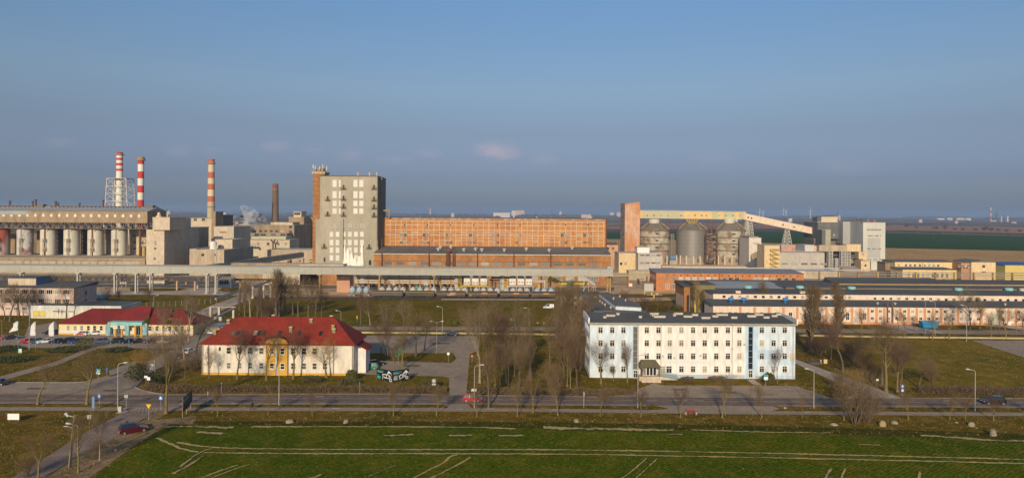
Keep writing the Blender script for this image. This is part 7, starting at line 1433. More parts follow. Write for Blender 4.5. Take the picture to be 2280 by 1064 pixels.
bush('big rounded olive bush at the right corner of the red-roofed house', 783, 846, 1.35, OLIVE, n=1500)
bush('round brownish bush by the right end of the office facade', 1712, 853, 1.35, HG, n=1400)
bush('upper round evergreen bush by the brown brick house', 1502, 690, 1.2, DKG); bush('second dark evergreen bush by the white statue-like post', 1519, 688, 1.1, DKG)
bush('small yellow-green bush on the middle lawn', 1013, 722, .9, OLIVE)
for k, (px, py, r) in enumerate(((10,780,4.6),(150,781,4.6),(40,802,4.2),(262,781,3.6),(305,845,2.6),(4,800,3),(188,776,2.2),(350,855,2.0))): bush(['low dark juniper mat at the left edge beside the parked cars','low juniper mat below the navy parked cars','low juniper mat in the left lawn under the teal sign','low juniper mat below the teal flags','dark conifer bush on the traffic island corner','juniper mat at the very left edge','small ochre bush by the diagonal footpath','evergreen bush behind the island signs'][k], px, py, r, DKG if k != 6 else OLIVE, flat=.13 if k < 4 or k == 5 else .8, n=1500 if r > 3 else 700)
def hedge(label, pts, h, wd, mt, dens=110):
    q = [Vector(G(*p)) for p in pts]; t = thing('hedge', label, 'hedge', tuple(q[0])); mb = MB(); rn = random.Random(int(q[0].x)); 
    for a, b in zip(q[:-1], q[1:]):
        L_ = (b-a).length; d = (b-a)/L_; s_ = Vector((-d.y, d.x, 0))
        for i in range(int(L_*dens)):
            u = rn.random(); v = rn.uniform(-1,1); z = h*(rn.random()**.7)*(1+.12*sin(u*L_*.9)); p = a+d*u*L_+s_*v*wd/2*(1-.25*(z/h)**3)+Vector((0,0,z))
            e = Vector((rn.gauss(0,.6),rn.gauss(0,.6),rn.gauss(0,1))).normalized(); f_ = e.cross(Vector((rn.gauss(0,1),rn.gauss(0,1),rn.gauss(0,1)))).normalized(); k = rn.uniform(.10,.28)
            mb.add([p-e*k-f_*.03, p+e*k-f_*.02, p+e*k*.9+f_*.05, p-e*k*.8+f_*.06], [(0,1,2,3)])
    mb.build('foliage', mt, t, origin=t.location); q2 = MB()
    for a, b in zip(q[:-1], q[1:]):
        for i in range(int((b-a).length)): p = a.lerp(b, i/max(1,int((b-a).length))); q2.bar(p, p+Vector((.05,0,h*.8)), .05)
    q2.build('stem', BARK, t, origin=t.location)
hedge('long brown clipped hedge between the red-roofed house and the road', [(322,870),(640,872),(995,873)], 1.35, 1.8, HB, 150)
hedge('brown hedge along the road below the grove', [(1058,875),(1200,878),(1412,880)], 1.4, 2.2, HB, 150)
hedge('thin dark hedge beside the road at the right', [(2045,876),(2180,878),(2400,882)], 1.7, 2.0, mat('dark_hedge_twigs',(.13,.085,.055),.95), 150)
hedge('square brown hedge block left of the office side path', [(1516,850),(1545,850)], 1.1, 1.6, HB, 170); hedge('long brown hedge block along the office facade', [(1578,849),(1614,849)], 1.1, 1.6, HB, 170)
hedge('clipped brown hedge block below the leaning tree', [(674,851),(716,851)], 1.4, 2.0, HG, 170); hedge('clipped brown hedge block under the rounded olive bush', [(756,856),(800,856)], 1.2, 2.2, HG, 170)
hedge('clipped bush row behind the black banner', [(940,858),(978,860)], 1.3, 2.2, HG, 150); hedge('low twiggy hedge on the traffic island', [(318,868),(420,872)], 1.3, 2.0, HB, 130); hedge('dark hedge bottom right of the roadside shrubs', [(1850,875),(1905,872)], 1.6, 3, HB, 130)
hedge('brushwood strip at the foot of the railway lawn on the left', [(560,690),(640,694),(720,690)], 2.0, 5, HB, 130)
# mistletoe hanging in trees: part of its tree
def mistletoe(px, py, Y, r, k):
    c = P(px, py, Y); t, mb = leaf_ball('mistletoe', ['large dark green mistletoe ball in front of the crimson roof','upper of two small mistletoe balls right of the large one','lower of two small mistletoe balls right of the large one','mistletoe ball low over the cream wall','dark mistletoe ball in the tree by the pink hall','second mistletoe ball in the tree by the pink hall'][k], (c[0], c[1], c[2]-r), r, DKG, n=420, sz=.09, cat='mistletoe', group='mistletoe balls in bare trees'); mb.build('foliage', OLIVE if k < 4 else DKG, t)
Ym = G(370,921)[1]
for k, (px, py, r) in enumerate(((328,712,.62),(384,690,.32),(381,702,.36),(377,716,.4))): mistletoe(px, py, Ym+.5 if k else Ym, r, k)
Ym = G(2160,736)[1]; mistletoe(2158,666,Ym,1.0,4); mistletoe(2177,666,Ym,.95,5)
# far woods and hedgerows on the plain: reads as one dark mass
def woods():
    rn = random.Random(12); mb = MB()
    rows = [(1700,-1200,-150,7),(2400,-1700,400,9),(2900,200,2600,10),(3300,-2600,3000,10),(3900,-3200,3500,11),(4200,-3400,4000,14),(4700,-3600,4200,21),(5300,-4200,5200,29),(6400,-5000,6000,30),(7600,-6000,7200,32),(9200,-7500,8500,36),(11500,-9000,10500,42)]
    for Y, xa, xb, h in rows:
        x = xa
        while x < xb:
            if rn.random() < .22: x += rn.uniform(40,300)*Y/3000; continue
            L_ = rn.uniform(60,420)*Y/3000; n = max(6, int(L_/ (6*Y/2400))); hh = h*rn.uniform(.5,1.1); y = Y+rn.uniform(-200,200); tops = []
            for i in range(n+1): e = min(1, 4*i/n, 4*(n-i)/n); tops.append(hh*e*rn.uniform(.65,1.1)+.5)
            vs = []; 
            for i in range(n+1): xx = x+L_*i/n; vs += [(xx,y,0),(xx,y+8,tops[i]),(xx,y+60,tops[i]*.95),(xx,y+70,0)]
            fs = []
            for i in range(n): a = i*4; fs += [(a,a+1,a+5,a+4)[::-1],(a+1,a+2,a+6,a+5)[::-1],(a+2,a+3,a+7,a+6)[::-1]]
            mb.add(vs, fs); x += L_
    o = mb.build('far_woodland', mat('far_wood_leafless', (.070,.055,.045), .95, (.045,.040,.030), .01, .8)); o['kind'] = 'stuff'; o['label'] = 'dark leafless woods and hedgerows on the far plain'
woods()
hr = random.Random(4)
for (a_, b_, lb) in (((1975,518.5),(2290,526.5),'long low hedgerow splitting the far green field'),((1355,505),(1700,507),'low hedgerow at the top of the far green field')):
    pa, pb = Vector(G(*a_)), Vector(G(*b_)); mb = MB(pa)
    for i in range(160): q = pa.lerp(pb, i/160); h_ = hr.uniform(1.5,4.5); w_ = (pb-pa).length/160*hr.uniform(.5,1.3); mb.add([(q.x-w_/2,q.y,0),(q.x+w_/2,q.y,0),(q.x+w_*.3,q.y+3,h_),(q.x-w_*.2,q.y+3,h_*.9),(q.x-w_/2,q.y+7,0),(q.x+w_/2,q.y+7,0)],[(0,1,2,3),(3,2,5,4),(0,3,4),(1,5,2)])
    tag(mb.build('far_hedgerow', mat('far_hedge',(.11,.07,.05),.95), None, origin=pa), lb, 'hedge')

# rough grass: tufts over the lawns and verges, seedling clumps over the wheat
import numpy as np
def scatter(name, label, x0, x1, y0, y1, n, w_, h_, mats_, inside=None, seed=0):
    rg_ = np.random.default_rng(seed); x = rg_.uniform(x0, x1, n); y = y0+(y1-y0)*rg_.random(n)**1.25
    def inp(P_):
        r = np.zeros(len(x), bool); j = len(P_)-1
        for i in range(len(P_)):
            xi, yi = P_[i]; xj, yj = P_[j]; c = ((yi > y) != (yj > y)); t_ = (xj-xi)*(y-yi)/((yj-yi) or 1e-9)+xi; r ^= c & (x < t_); j = i
        return r
    keep = np.ones(n, bool) if inside is None else np.zeros(n, bool)
    for nm, P_ in SHEETS:
        if inside is None:
            if nm not in ('lawn','grass_strip','grass_island','ditch','muddy_ground','distant_field','green_field','red_soil_field','distant_green_strip'): keep &= ~inp(P_)
        elif nm == inside: keep |= inp(P_)
    if inside is None:
        for (a0, a1, b0, b1) in ((ox0-1,ox1+1,YO-4,YO+40),(hx0-.5,hx1+3,Yh-.6,Yh+13),(CB.x0-1,CB.x1+1,CB.Y-4,CB.Y+14)): keep &= ~((x > a0)&(x < a1)&(y > b0)&(y < b1))
    x = x[keep]; y = y[keep]; m = len(x); a = rg_.uniform(0, 3.14, m); w = w_*rg_.uniform(.5,1.5,m); h = h_*rg_.uniform(.4,1.6,m); ca, sa = np.cos(a)*w/2, np.sin(a)*w/2; lx, ly = rg_.normal(0,.12,m), rg_.normal(0,.12,m)
    V = np.zeros((m, 4, 3)); V[:,0] = np.stack([x-ca,y-sa,np.full(m,.02)],1); V[:,1] = np.stack([x+ca,y+sa,np.full(m,.02)],1); V[:,2] = np.stack([x+ca*.9+lx,y+sa*.9+ly,h],1); V[:,3] = np.stack([x-ca*.5+lx,y-sa*.5+ly,h*.7],1)
    me = bpy.data.meshes.new(name); me.from_pydata(V.reshape(-1,3).tolist(), [], [(4*i,4*i+1,4*i+2,4*i+3) for i in range(m)])
    for q in mats_: me.materials.append(q)
    me.polygons.foreach_set('material_index', rg_.integers(0, len(mats_), m).tolist()); me.update()
    o = bpy.data.objects.new(name, me); col.objects.link(o); o['kind'] = 'stuff'; o['label'] = label
ST = [mat('straw_tuft', (.20,.155,.055), .95), mat('olive_tuft', (.12,.115,.018), .95), mat('brown_tuft', (.15,.095,.030), .95), mat('green_tuft', (.085,.11,.010), .95)]
scatter('grass_tufts', 'rough tufts of winter grass on lawns and verges', -175, 175, 96, 262, 100000, .27, .14, ST, seed=3)
scatter('wheat_seedlings', 'clumps of winter wheat seedlings in the field', -110, 110, 98, 131, 60000, .24, .10, [mat('wheat_leaf', (.075,.13,.006), .9), mat('wheat_leaf_dark', (.040,.075,.003), .9), mat('wheat_leaf_pale', (.11,.13,.012), .9)], inside='crop_field', seed=5)
# ================================================================ vehicles
TYRE = mat('tyre', (.02,.02,.02), .8); RIM = mat('wheel_rim', (.42,.42,.42), .4, metal=.6); CGL = mat('car_glass', (.015,.018,.022), .08, spec=.6); LAMPW = mat('headlamp', (.7,.7,.68), .2); LAMPR = mat('tail_lamp', (.42,.01,.01), .3); UNDER = mat('car_underside', (.02,.02,.02), .7)
def paint(name, c): 
    m = mat('paint_'+name, c, .28, spec=.5); m.node_tree.nodes['Principled BSDF'].inputs['Coat Weight'].default_value = .6; return m
def car(px, py, ang, label, c, kind='hatch', Y=None, group=None, name='car', cat='car', decal=None):
    p = G(px, py); t = thing(name, label, cat, (p[0], p[1], 0.0), rz=ang, group=group)
    L_, W_, H_ = {'hatch':(3.95,1.70,1.47),'sedan':(4.4,1.74,1.43),'estate':(4.5,1.78,1.50),'suv':(4.55,1.86,1.68),'van':(4.4,1.82,1.82),'rally':(3.8,1.66,1.45)}[kind]
    l = L_/2; belt = .92 if kind not in ('suv','van') else 1.02; hood = {'van':.22,'suv':.24}.get(kind,.26)
    prof = [(-l,.42),(-l+.02,.80),(-l+.12,belt-.02),(l*.38,belt),(l-.35,.78),(l-.08,.66),(l,.5),(l-.04,.28),(l-.3,.24),(-l+.3,.24),(-l+.04,.30)]
    if kind == 'sedan': prof[2] = (-l+.15,belt-.04)
    mb = MB(); n = len(prof); cx, cz = 0, .6; w = W_/2
    rings = [(-w,.95),(-w+.09,1.0),(w-.09,1.0),(w,.95)]; vs = [((x-cx)*k+cx, y, (z-cz)*k+cz) for y, k in rings for x, z in prof]
    fs = [(j*n+i,(j+1)*n+i,(j+1)*n+(i+1)%n,j*n+(i+1)%n) for j in range(3) for i in range(n)]+[tuple(range(n)),tuple(range(4*n-1,3*n-1,-1))]; mb.add(vs, fs)
    mb.local = True; mb.build('body', c, t)
    a0, a1, b0, b1 = {'hatch':(-l+.08,l*.42,-l+.50,.15),'rally':(-l+.08,l*.42,-l+.45,.15),'sedan':(-l+.62,l*.38,-l+1.25,.12),'estate':(-l+.08,l*.38,-l+.42,.12),'suv':(-l+.08,l*.42,-l+.45,.2),'van':(-l+.05,l*.58,-l+.15,.45)}[kind]
    yb, yt = w-.10, w-.27; z0, z1 = belt-.03, H_-.05
    mb = MB(); mb.local = True; mb.add([(a0,-yb,z0),(a1,-yb,z0),(a1,yb,z0),(a0,yb,z0),(b0,-yt,z1),(b1,-yt,z1),(b1,yt,z1),(b0,yt,z1)],[(0,1,5,4),(1,2,6,5),(2,3,7,6),(3,0,4,7),(4,5,6,7),(3,2,1,0)]); mb.build('window_glass', CGL, t)
    mb = MB(); mb.local = True; mb.add([(b0-.05,-yt-.02,z1-.02),(b1+.05,-yt-.02,z1-.02),(b1+.05,yt+.02,z1-.02),(b0-.05,yt+.02,z1-.02),(b0+.12,-yt+.10,z1+.05),(b1-.12,-yt+.10,z1+.05),(b1-.12,yt-.10,z1+.05),(b0+.12,yt-.10,z1+.05)],[(0,1,5,4),(1,2,6,5),(2,3,7,6),(3,0,4,7),(4,5,6,7),(3,2,1,0)])
    for sy in (-1,1):
        mb.bar((a0,sy*(yb+.005),z0),(b0,sy*(yt+.005),z1),.10,.03); mb.bar((a1,sy*(yb+.005),z0),(b1,sy*(yt+.005),z1),.07,.03); xm = (b0+b1)/2+.1; mb.bar((xm,sy*(yb+.006),z0),(xm,sy*(yt+.006),z1),.07,.03)
    if kind == 'van': mb.add([(a0+.02,-yb-.02,z0),(a0+1.9,-yb-.02,z0),(a0+1.8,-yt-.02,z1),(b0,-yt-.02,z1)],[(0,1,2,3)]); mb.add([(a0+.02,yb+.02,z0),(a0+1.9,yb+.02,z0),(a0+1.8,yt+.02,z1),(b0,yt+.02,z1)],[(3,2,1,0)])
    mb.build('roof', c if decal != 'black_roof' else mat('black_roof',(.02,.02,.025),.3), t)
    for sx in (-1,1):
        for sy in (-1,1):
            x = l-.78 if sx > 0 else -l+.75; mb = MB(); mb.local = True; mb.tube((x,sy*(w-.17),.32),(x,sy*(w+.012),.32),.32,n=14); o = mb.build('wheel', TYRE, t); q = MB(); q.local = True; q.tube((x,sy*(w+.0),.32),(x,sy*(w+.025),.32),.20,n=10); q.build('rim', RIM, o)
    for sy in (-1,1):
        mb = MB(); mb.local = True; mb.box(l-.32,l-.05,sy*(w-.42)-.2,sy*(w-.42)+.2,.56,.70); mb.build('headlight', LAMPW, t); mb = MB(); mb.local = True; mb.box(-l-.012,-l+.08,sy*(w-.30)-.16,sy*(w-.30)+.16,.62,.84); mb.build('tail_light', LAMPR, t)
    mb = MB(); mb.local = True; mb.box(-l-.02,-l+.02,-.26,.26,.42,.54); mb.build('number_plate', mat('plate_pale',(.6,.62,.5)), t)
    for sy in (-1,1): mb = MB(); mb.local = True; mb.box(a1-.28,a1-.12,sy*(w+.09)-.09,sy*(w+.09)+.09,belt-.02,belt+.14); mb.build('mirror', c, t)
    if decal == 'rally': mb = MB(); mb.local = True; mb.box(-.9,.9,-w-.012,w+.012,.35,.86); mb.box(.35,-.2+.4,-yt,yt,H_+.002,H_+.02); mb.build('red_door_wrap', paint('wrap_red',(.55,.03,.02)), t)
    return t
PT = {k: paint(k, v) for k, v in dict(red=(.50,.012,.022),crimson=(.075,.003,.008),navy=(.012,.018,.040),black=(.012,.012,.015),white=(.72,.72,.70),teal=(.03,.11,.15),blue=(.03,.07,.25),greige=(.16,.13,.105),steelblue=(.10,.13,.20),petrol=(.012,.035,.045),green=(.01,.28,.17),wine=(.12,.02,.025),slate=(.07,.08,.10)).items()}
A_ = R(180+38)
for i, (px, nm, c, kd) in enumerate(((60,'cherry red','red','hatch'),(79,'dusty teal blue','teal','hatch'),(101,'white','white','sedan'),(125,'dark navy','navy','hatch'),(149,'black tall','black','suv'),(171,'bright blue','blue','estate'),(195,'brownish grey','greige','hatch'),(221,'steel blue','steelblue','estate'),(258,'dark petrol','petrol','suv'),(284,'black-blue low','navy','sedan'),(305,'black with wine tint','black','sedan'),(337,'dark wine red','wine','hatch'),(367,'white far right','white','hatch'))):
    car(px, 763.5, A_, '%s car in the angled row, %s' % (nm, nth(i+1,13)), PT[c], kd, group='cars parked in an angled row')
car(4,756,R(200),'red car parked at the very left edge beside a navy one',PT['red'],'hatch'); car(23,755,R(215),'black car parked beside the red one at the left edge',PT['navy'],'sedan')
car(113,744.5,R(172),'black off-roader half hidden by the third white flag',PT['black'],'suv'); car(181,747,R(184),'white hatchback with red doors by the cream building wall',PT['white'],'rally',decal='rally'); car(211,745.5,R(200),'white car in shadow against the cream building',PT['white'],'hatch')
car(1052,893,R(0),'bright red hatchback driving on the main road',PT['red'],'hatch'); car(2211,899,R(180),'black off-roader driving behind the rightmost roadside tree',PT['black'],'suv')
car(297,962,R(38),'very dark red car with black roof stopped on the side road',PT['crimson'],'suv',decal='black_roof')
car(824,821,R(180),'bright green small hatchback beside the red-roofed house',PT['green'],'hatch'); car(838,813,R(35),'black estate car parked behind the green hatchback',PT['black'],'estate')
car(1005,746.5,R(170),'slate blue car on the middle parking area near the low wall',PT['slate'],'sedan'); car(1221,686.5,R(188),'white van on the lawn edge by the gatehouse',PT['white'],'van'); car(1259,715,R(262),'white van seen end-on among the poplars',PT['white'],'van'); car(1243,715.5,R(170),'small pale car left of the end-on white van',PT['steelblue'],'hatch')
car(470,743.5,R(200),'pale car beside the left gable of the red-roofed house',PT['white'],'sedan'); car(422,786,R(80),'white hatchback behind bare trees left of the red-roofed house',PT['white'],'hatch'); car(406,797,R(85),'dark red car glimpsed through the trees by the access road',PT['wine'],'hatch'); car(-6,857,R(180),'black car just entering at the left edge of the access road',PT['black'],'sedan')
# skip
p = G(2072,731); t = thing('blue_container', 'bright blue waste container with a lid by the pink hall path', 'container', (p[0],p[1],0)); mb = MB(); mb.add([(p[0]-2.4,p[1],.2),(p[0]+2.4,p[1],.2),(p[0]+2.4,p[1]+2.2,.2),(p[0]-2.4,p[1]+2.2,.2),(p[0]-2.9,p[1]-.2,2.3),(p[0]+2.9,p[1]-.2,2.3),(p[0]+2.9,p[1]+2.4,2.3),(p[0]-2.9,p[1]+2.4,2.3)],[(0,1,5,4),(1,2,6,5),(2,3,7,6),(3,0,4,7),(3,2,1,0)]); cb = mat('container_blue',(.015,.25,.48),.5,(.02,.18,.38),1.5,.5); mb.build('body', cb, t)
mb = MB(); mb.box(p[0]-2.95,p[0]+2.95,p[1]-.25,p[1]+2.45,2.302,2.42); mb.build('lid', mat('container_lid',(.10,.40,.60),.5), t); mb = MB()
for k in range(7): x = p[0]-2.4+k*.8; mb.bar((x,p[1]-.06,.3),(x,p[1]-.24,2.2),.10)
mb.build('rib', cb, t)
# ================================================================ street lamps, poles
POLE = mat('galvanised_pole', (.36,.34,.30), .6, (.38,.36,.32), 1.5, .5); WOOD = mat('wooden_pole', (.30,.23,.14), .9, (.20,.15,.09), 2, .6); LAMP = mat('lamp_head', (.45,.45,.43), .5)
def lamp(px, py, top, label, arm=-1, name='street_lamp', band=True, double=False, mt=None, wood=False, r=.075):
    x, Y, _ = G(px, py); h = PZ(px, top, Y); t = thing(name, label, 'street lamp', (x,Y,0), group='street lamps'); m_ = mt or (WOOD if wood else POLE)
    mb = MB(); mb.local = True; mb.tube((0,0,0),(0,0,h-.5),r*1.25,r*.8,n=8); pts = [Vector((0,0,h-.5)),Vector((arm*.15,0,h-.15)),Vector((arm*.6,0,h)),Vector((arm*1.2,0,h+.08))]
    for a, b in zip(pts[:-1], pts[1:]): mb.tube(a, b, .06, n=6)
    if double:
        for a, b in zip(pts[:-1], pts[1:]): mb.tube((-a.x,0,a.z), (-b.x,0,b.z), .06, n=6)
    mb.build('pole', m_, t)
    for s_ in ((1,-1) if double else (1,)):
        q = MB(); q.local = True; q.add([(s_*arm*1.1,-.14,h),(s_*arm*1.9,-.17,h+.08),(s_*arm*1.9,.17,h+.08),(s_*arm*1.1,.14,h),(s_*arm*1.15,-.08,h+.2),(s_*arm*1.8,-.1,h+.28),(s_*arm*1.8,.1,h+.28),(s_*arm*1.15,.08,h+.2)],[(0,1,5,4),(1,2,6,5),(2,3,7,6),(3,0,4,7),(4,5,6,7),(3,2,1,0)]); q.build('lamp_head', LAMP, t)
    if band: q = MB(); q.local = True; q.tube((0,0,1.9),(0,0,2.35),r*1.35,n=8); q.build('yellow_band', YELL, t)
    return t
lamp(1812,908,822,'street lamp with yellow band right of the white office block'); lamp(2171,914,823,'street lamp near the right edge before the dark car'); lamp(1420,908,790,'tall street lamp before the left part of the office block', arm=1)
lamp(1056,908,813,'street lamp with white sign beside the red car', arm=1, band=False); lamp(621,902,822,'street lamp before the orange bay of the red-roofed house'); lamp(262,912,808,'street lamp at the left road junction', arm=1)
lamp(972,787,716,'double-armed lamp on the middle parking island', double=True, band=False, mt=STEEL); lamp(985,744,683,'thin straight lamp post on the middle lawn left of the birch', band=False, r=.07); lamp(1178,728,686,'thin straight lamp post on the middle lawn right of the birch', band=False, r=.07); lamp(1147,728,712,'short lamp post beside the middle lawn', band=False, r=.06)
lamp(342,690,658,'grey lamp post behind the crimson roof', arm=1, band=False, mt=BLUEGREY); lamp(65,778,683,'blue-grey lamp post by the left car park', band=False, mt=BLUEGREY); lamp(2152,760,680,'tall white lamp post before the pink hall', band=False); lamp(598,706,678,'small lamp post in the poplar stand', band=False, r=.06); lamp(759,722,692,'small lamp post on the lawn right of the poplars', band=False, r=.06)
lamp(2060,748,669,'slim flag-like white post before the pink hall, left one', band=False, r=.06); lamp(2082,748,671,'slim flag-like white post before the pink hall, right one', band=False, r=.06); lamp(4,770,713,'ochre timber post at the far left edge', band=False, wood=True)
# wooden utility pole with lamp, bottom left
x, Y, _ = G(153,1042); h = PZ(160,923,Y); t = thing('utility_pole', 'leaning wooden twin utility pole with lamp on the left verge', 'utility pole', (x,Y,0)); mb = MB(); mb.local = True
xb = G(166,1035)[0]-x; mb.tube((0,0,0),(.75,0,h),.11,.08,n=8); mb.tube((xb,.3,0),(.85,.1,h),.11,.08,n=8); mb.build('pole', WOOD, t); mb = MB(); mb.local = True; mb.tube((.7,0,h-.3),(-.35,0,h-.1),.05,n=6); mb.tube((.6,0,h-2),(-.3,0,h-1.7),.04,n=6); mb.build('bracket', STEELW, t)
mb = MB(); mb.local = True; mb.tube((-.1,0,h-.25),(-.55,0,h+.25),.16,.24,n=10); mb.box(-.75,-.1,-.1,.1,h-1.75,h-1.65); mb.build('lamp_head', LAMP, t)
lamp(173,1012,944,'slim white pole beside the twin utility pole', band=False, arm=-1, r=.07)
# ================================================================ signs
BLUE = mat('sign_blue', (.02,.16,.50), .5); SBACK = mat('sign_back', (.40,.39,.37), .6); REDS = mat('sign_red', (.60,.05,.03), .5); YS_ = mat('sign_yellow', (.80,.45,.0), .5); WS = mat('sign_white', (.78,.77,.74), .5); TEALS = mat('sign_teal', (.03,.40,.50), .5); GREENS = mat('sign_green', (.03,.22,.10), .6)
def sign(px, py, label, panels, name='traffic_sign', cat='sign', post=POLE, rz=0, r=.035):
    """panels: (shape, centre height m, half width, half height, material, [symbol bars ...])"""
    x, Y, _ = G(px, py); t = thing(name, label, cat, (x,Y,0), rz=rz); top = max(p[1]+p[3] for p in panels); mb = MB(); mb.local = True; mb.tube((0,0,0),(0,0,top),r,n=6); mb.build('post', post, t)
    for p in panels:
        sh, z, hw, hh, m_ = p[:5]; dx = p[6] if len(p) > 6 else 0; q = MB(); q.local = True
        if sh == 'round': pts = [(dx+hw*cos(a*pi/8),-.05,z+hh*sin(a*pi/8)) for a in range(16)]
        elif sh == 'tri': pts = [(dx-hw,-.05,z-hh),(dx+hw,-.05,z-hh),(dx,-.05,z+hh)]
        elif sh == 'inv': pts = [(dx-hw,-.05,z+hh),(dx,-.05,z-hh),(dx+hw,-.05,z+hh)]
        else: pts = [(dx-hw,-.05,z-hh),(dx+hw,-.05,z-hh),(dx+hw,-.05,z+hh),(dx-hw,-.05,z+hh)]
        q.prism(pts, (0,-.03,0)); o = q.build('panel', m_, t)
        if len(p) > 5 and p[5]:
            for sb in p[5]:
                q = MB(); q.local = True
                if sb[0] == 'box': q.box(dx+sb[1],dx+sb[2],-.10,-.082,z+sb[3],z+sb[4])
                else: q.prism([(dx+a,-.082,z+b) for a, b in sb[1]], (0,-.02,0))
                q.build('symbol', sb[-1], o)
    return t
sign(221,907,'round blue cycle and footway sign at the left junction',[('round',2.3,.38,.38,BLUE,[('box',-.22,.22,-.03,.02,WS),('poly',[(-.05,.08),(.05,.08),(.09,.28),(-.09,.28)],WS),('box',-.12,.12,-.24,-.14,WS)])])
sign(358,913,'square blue pedestrian crossing sign with white triangle beside the tall trunk',[('sq',2.45,.38,.38,BLUE,[('poly',[(-.3,-.26),(.3,-.26),(0,.28)],WS),('box',-.04,.04,-.18,.08,DARK)])])
sign(331,936,'yellow downward-pointing triangle sign at the side road',[('inv',2.6,.48,.42,YS_)]); sign(281,908,'twin grey sign backs right of the left street lamp',[('sq',2.3,.15,.32,SBACK,None,-.19),('sq',2.3,.15,.32,SBACK,None,.19)]); sign(199,962,'twin grey sign backs on a green post in the left meadow',[('sq',2.7,.16,.36,SBACK,None,-.18),('sq',2.7,.16,.36,SBACK,None,.18)],post=mat('green_post',(.12,.22,.16)))
sign(208,914,'narrow tall dark blue panel on the verge left of the junction',[('sq',1.6,.26,1.2,mat('dull_blue_panel',(.10,.17,.30),.6),[('box',-.16,.16,-.9+.28*i,-.78+.28*i,mat('pale_blue_print',(.30,.40,.52))) for i in range(7)])],r=.06)
sign(219,846,'tilted turquoise and white information board at the access road',[('sq',2.0,.55,.62,TEALS,[('box',-.5,.5,-.6,-.2,WS),('box',-.2,.2,.0,.3,WS)])],rz=-.2,name='information_board'); sign(238,838,'small slim blue sign next to the turquoise board',[('sq',1.7,.2,.5,BLUE)])
sign(338,838,'blue and white pair of signs on one post at the traffic island',[('sq',2.6,.42,.30,WS,[('box',-.3,.3,-.2,.0,TEALS)]),('round',1.9,.36,.36,WS,[('poly',[(-.2,-.15),(.2,-.15),(.2,.1),(-.2,.1)],BLUE)])]); sign(325,862,'white sign left of a second white sign on the traffic island',[('sq',2.3,.36,.26,WS,[('poly',[(-.12,.02),(.12,.02),(0,-.14)],BLUE)])]); sign(331,865,'plain white panel right of the first on the traffic island',[('sq',2.2,.34,.34,WS)])
sign(801,875,'thin bare grey marker post at the hedge end',[('sq',2.2,.05,.2,SBACK)]); sign(493,875,'thin bare sign edge at the hedge left part',[('sq',2.1,.05,.2,SBACK)]); sign(463,899,'thin sign seen edge-on left of the walking person',[('sq',2.2,.06,.35,SBACK)]); sign(1300,906,'thin sign seen edge-on by the road below the grove',[('sq',2.7,.10,.36,SBACK)],r=.06)
sign(966,872,'grey backs of a round and a square sign at the drive',[('round',2.4,.42,.42,SBACK),('sq',1.65,.42,.2,SBACK)]); sign(998,807,'round white sign at the end of the parking island',[('round',2.3,.36,.36,WS)]); sign(1051,806,'round red no-entry sign at the drive',[('round',1.6,.32,.32,REDS,[('box',-.2,.2,-.06,.06,WS)])]); sign(1055,906,'white direction board on the lamp beside the red car',[('sq',3.4,.5,.25,WS)])
sign(1705,860,'turquoise and white information board at the office car park',[('sq',2.1,.45,.6,WS,[('box',-.45,.45,.1,.6,TEALS),('box',-.15,.15,.2,.45,WS)])],name='information_board'); sign(2009,884,'two stacked blue traffic signs by the right footpath',[('sq',2.35,.36,.36,BLUE,[('poly',[(-.08,-.25),(.08,-.25),(.08,.02),(.2,.02),(0,.28),(-.2,.02),(-.08,.02)],WS)]),('sq',1.5,.36,.36,BLUE,[('poly',[(-.25,-.2),(.25,-.2),(.15,.22),(-.15,.22)],WS)])]); sign(1953,866,'small white box sign on a post by the right trees',[('sq',2.1,.28,.22,WS)],post=WOOD); sign(2248,727,'small white post cabinet before the pink hall gate',[('sq',1.2,.5,.6,WS)])
sign(45,788,'small pale green sign on the left lawn',[('sq',.9,.42,.55,mat('mint_sign',(.35,.62,.45)),[('poly',[(-.2,-.1),(.2,-.1),(.25,.25),(-.1,.3)],WS)])],rz=.15)
sign(1463,672,'white and red railway crossing post in the yard',[('sq',3.6,.62,.12,WS),('sq',2.9,.35,.12,REDS,None)]); sign(795,717,'small yellow marker sign on the lawn',[('sq',1.7,.14,.5,YS_)])
for k, (px, py) in enumerate(((1197,724),(1211,724))): sign(px, py, ['left','right'][k]+' small orange garden marker on the middle lawn', [('sq',.9,.42,.12,ORG)])
# green sculpture-like sign
x, Y, _ = G(878,822); t = thing('green_emblem_sign', 'small green interlaced emblem on a post before the tree trunks', 'sign', (x,Y+6,0)); mb = MB(); mb.local = True; mb.tube((0,0,0),(0,0,2.2),.05); mb.build('post', STEEL, t); mb = MB(); mb.local = True
for (a, b, c, d) in ((-.9,2.2,-.3,3.6),(-.3,3.6,.2,2.4),(.3,2.2,.7,3.6),(-.7,2.9,.9,2.9),(.1,3.5,.9,3.6),(-.9,2.2,.1,2.2)): mb.bar((a,0,b),(c,0,d),.22)
mb.build('emblem', mat('emblem_green',(.02,.22,.10),.6), t)
# blank white hoarding bottom left, fence
x, Y, _ = G(30,938); t = thing('hoarding', 'blank white hoarding with red edge on the left meadow', 'billboard', (x,Y,0)); mb = MB(); mb.local = True; mb.box(-1.05,1.05,-.05,.05,.35,1.45); mb.build('panel', WS, t); mb = MB(); mb.local = True; mb.box(-1.12,-1.052,-.06,.06,.33,1.47); mb.build('red_edge', REDS, t); mb = MB(); mb.local = True
for dx in (-.8,.8): mb.box(dx-.05,dx+.05,.052,.12,0,1.3)
mb.build('post', WOOD, t)
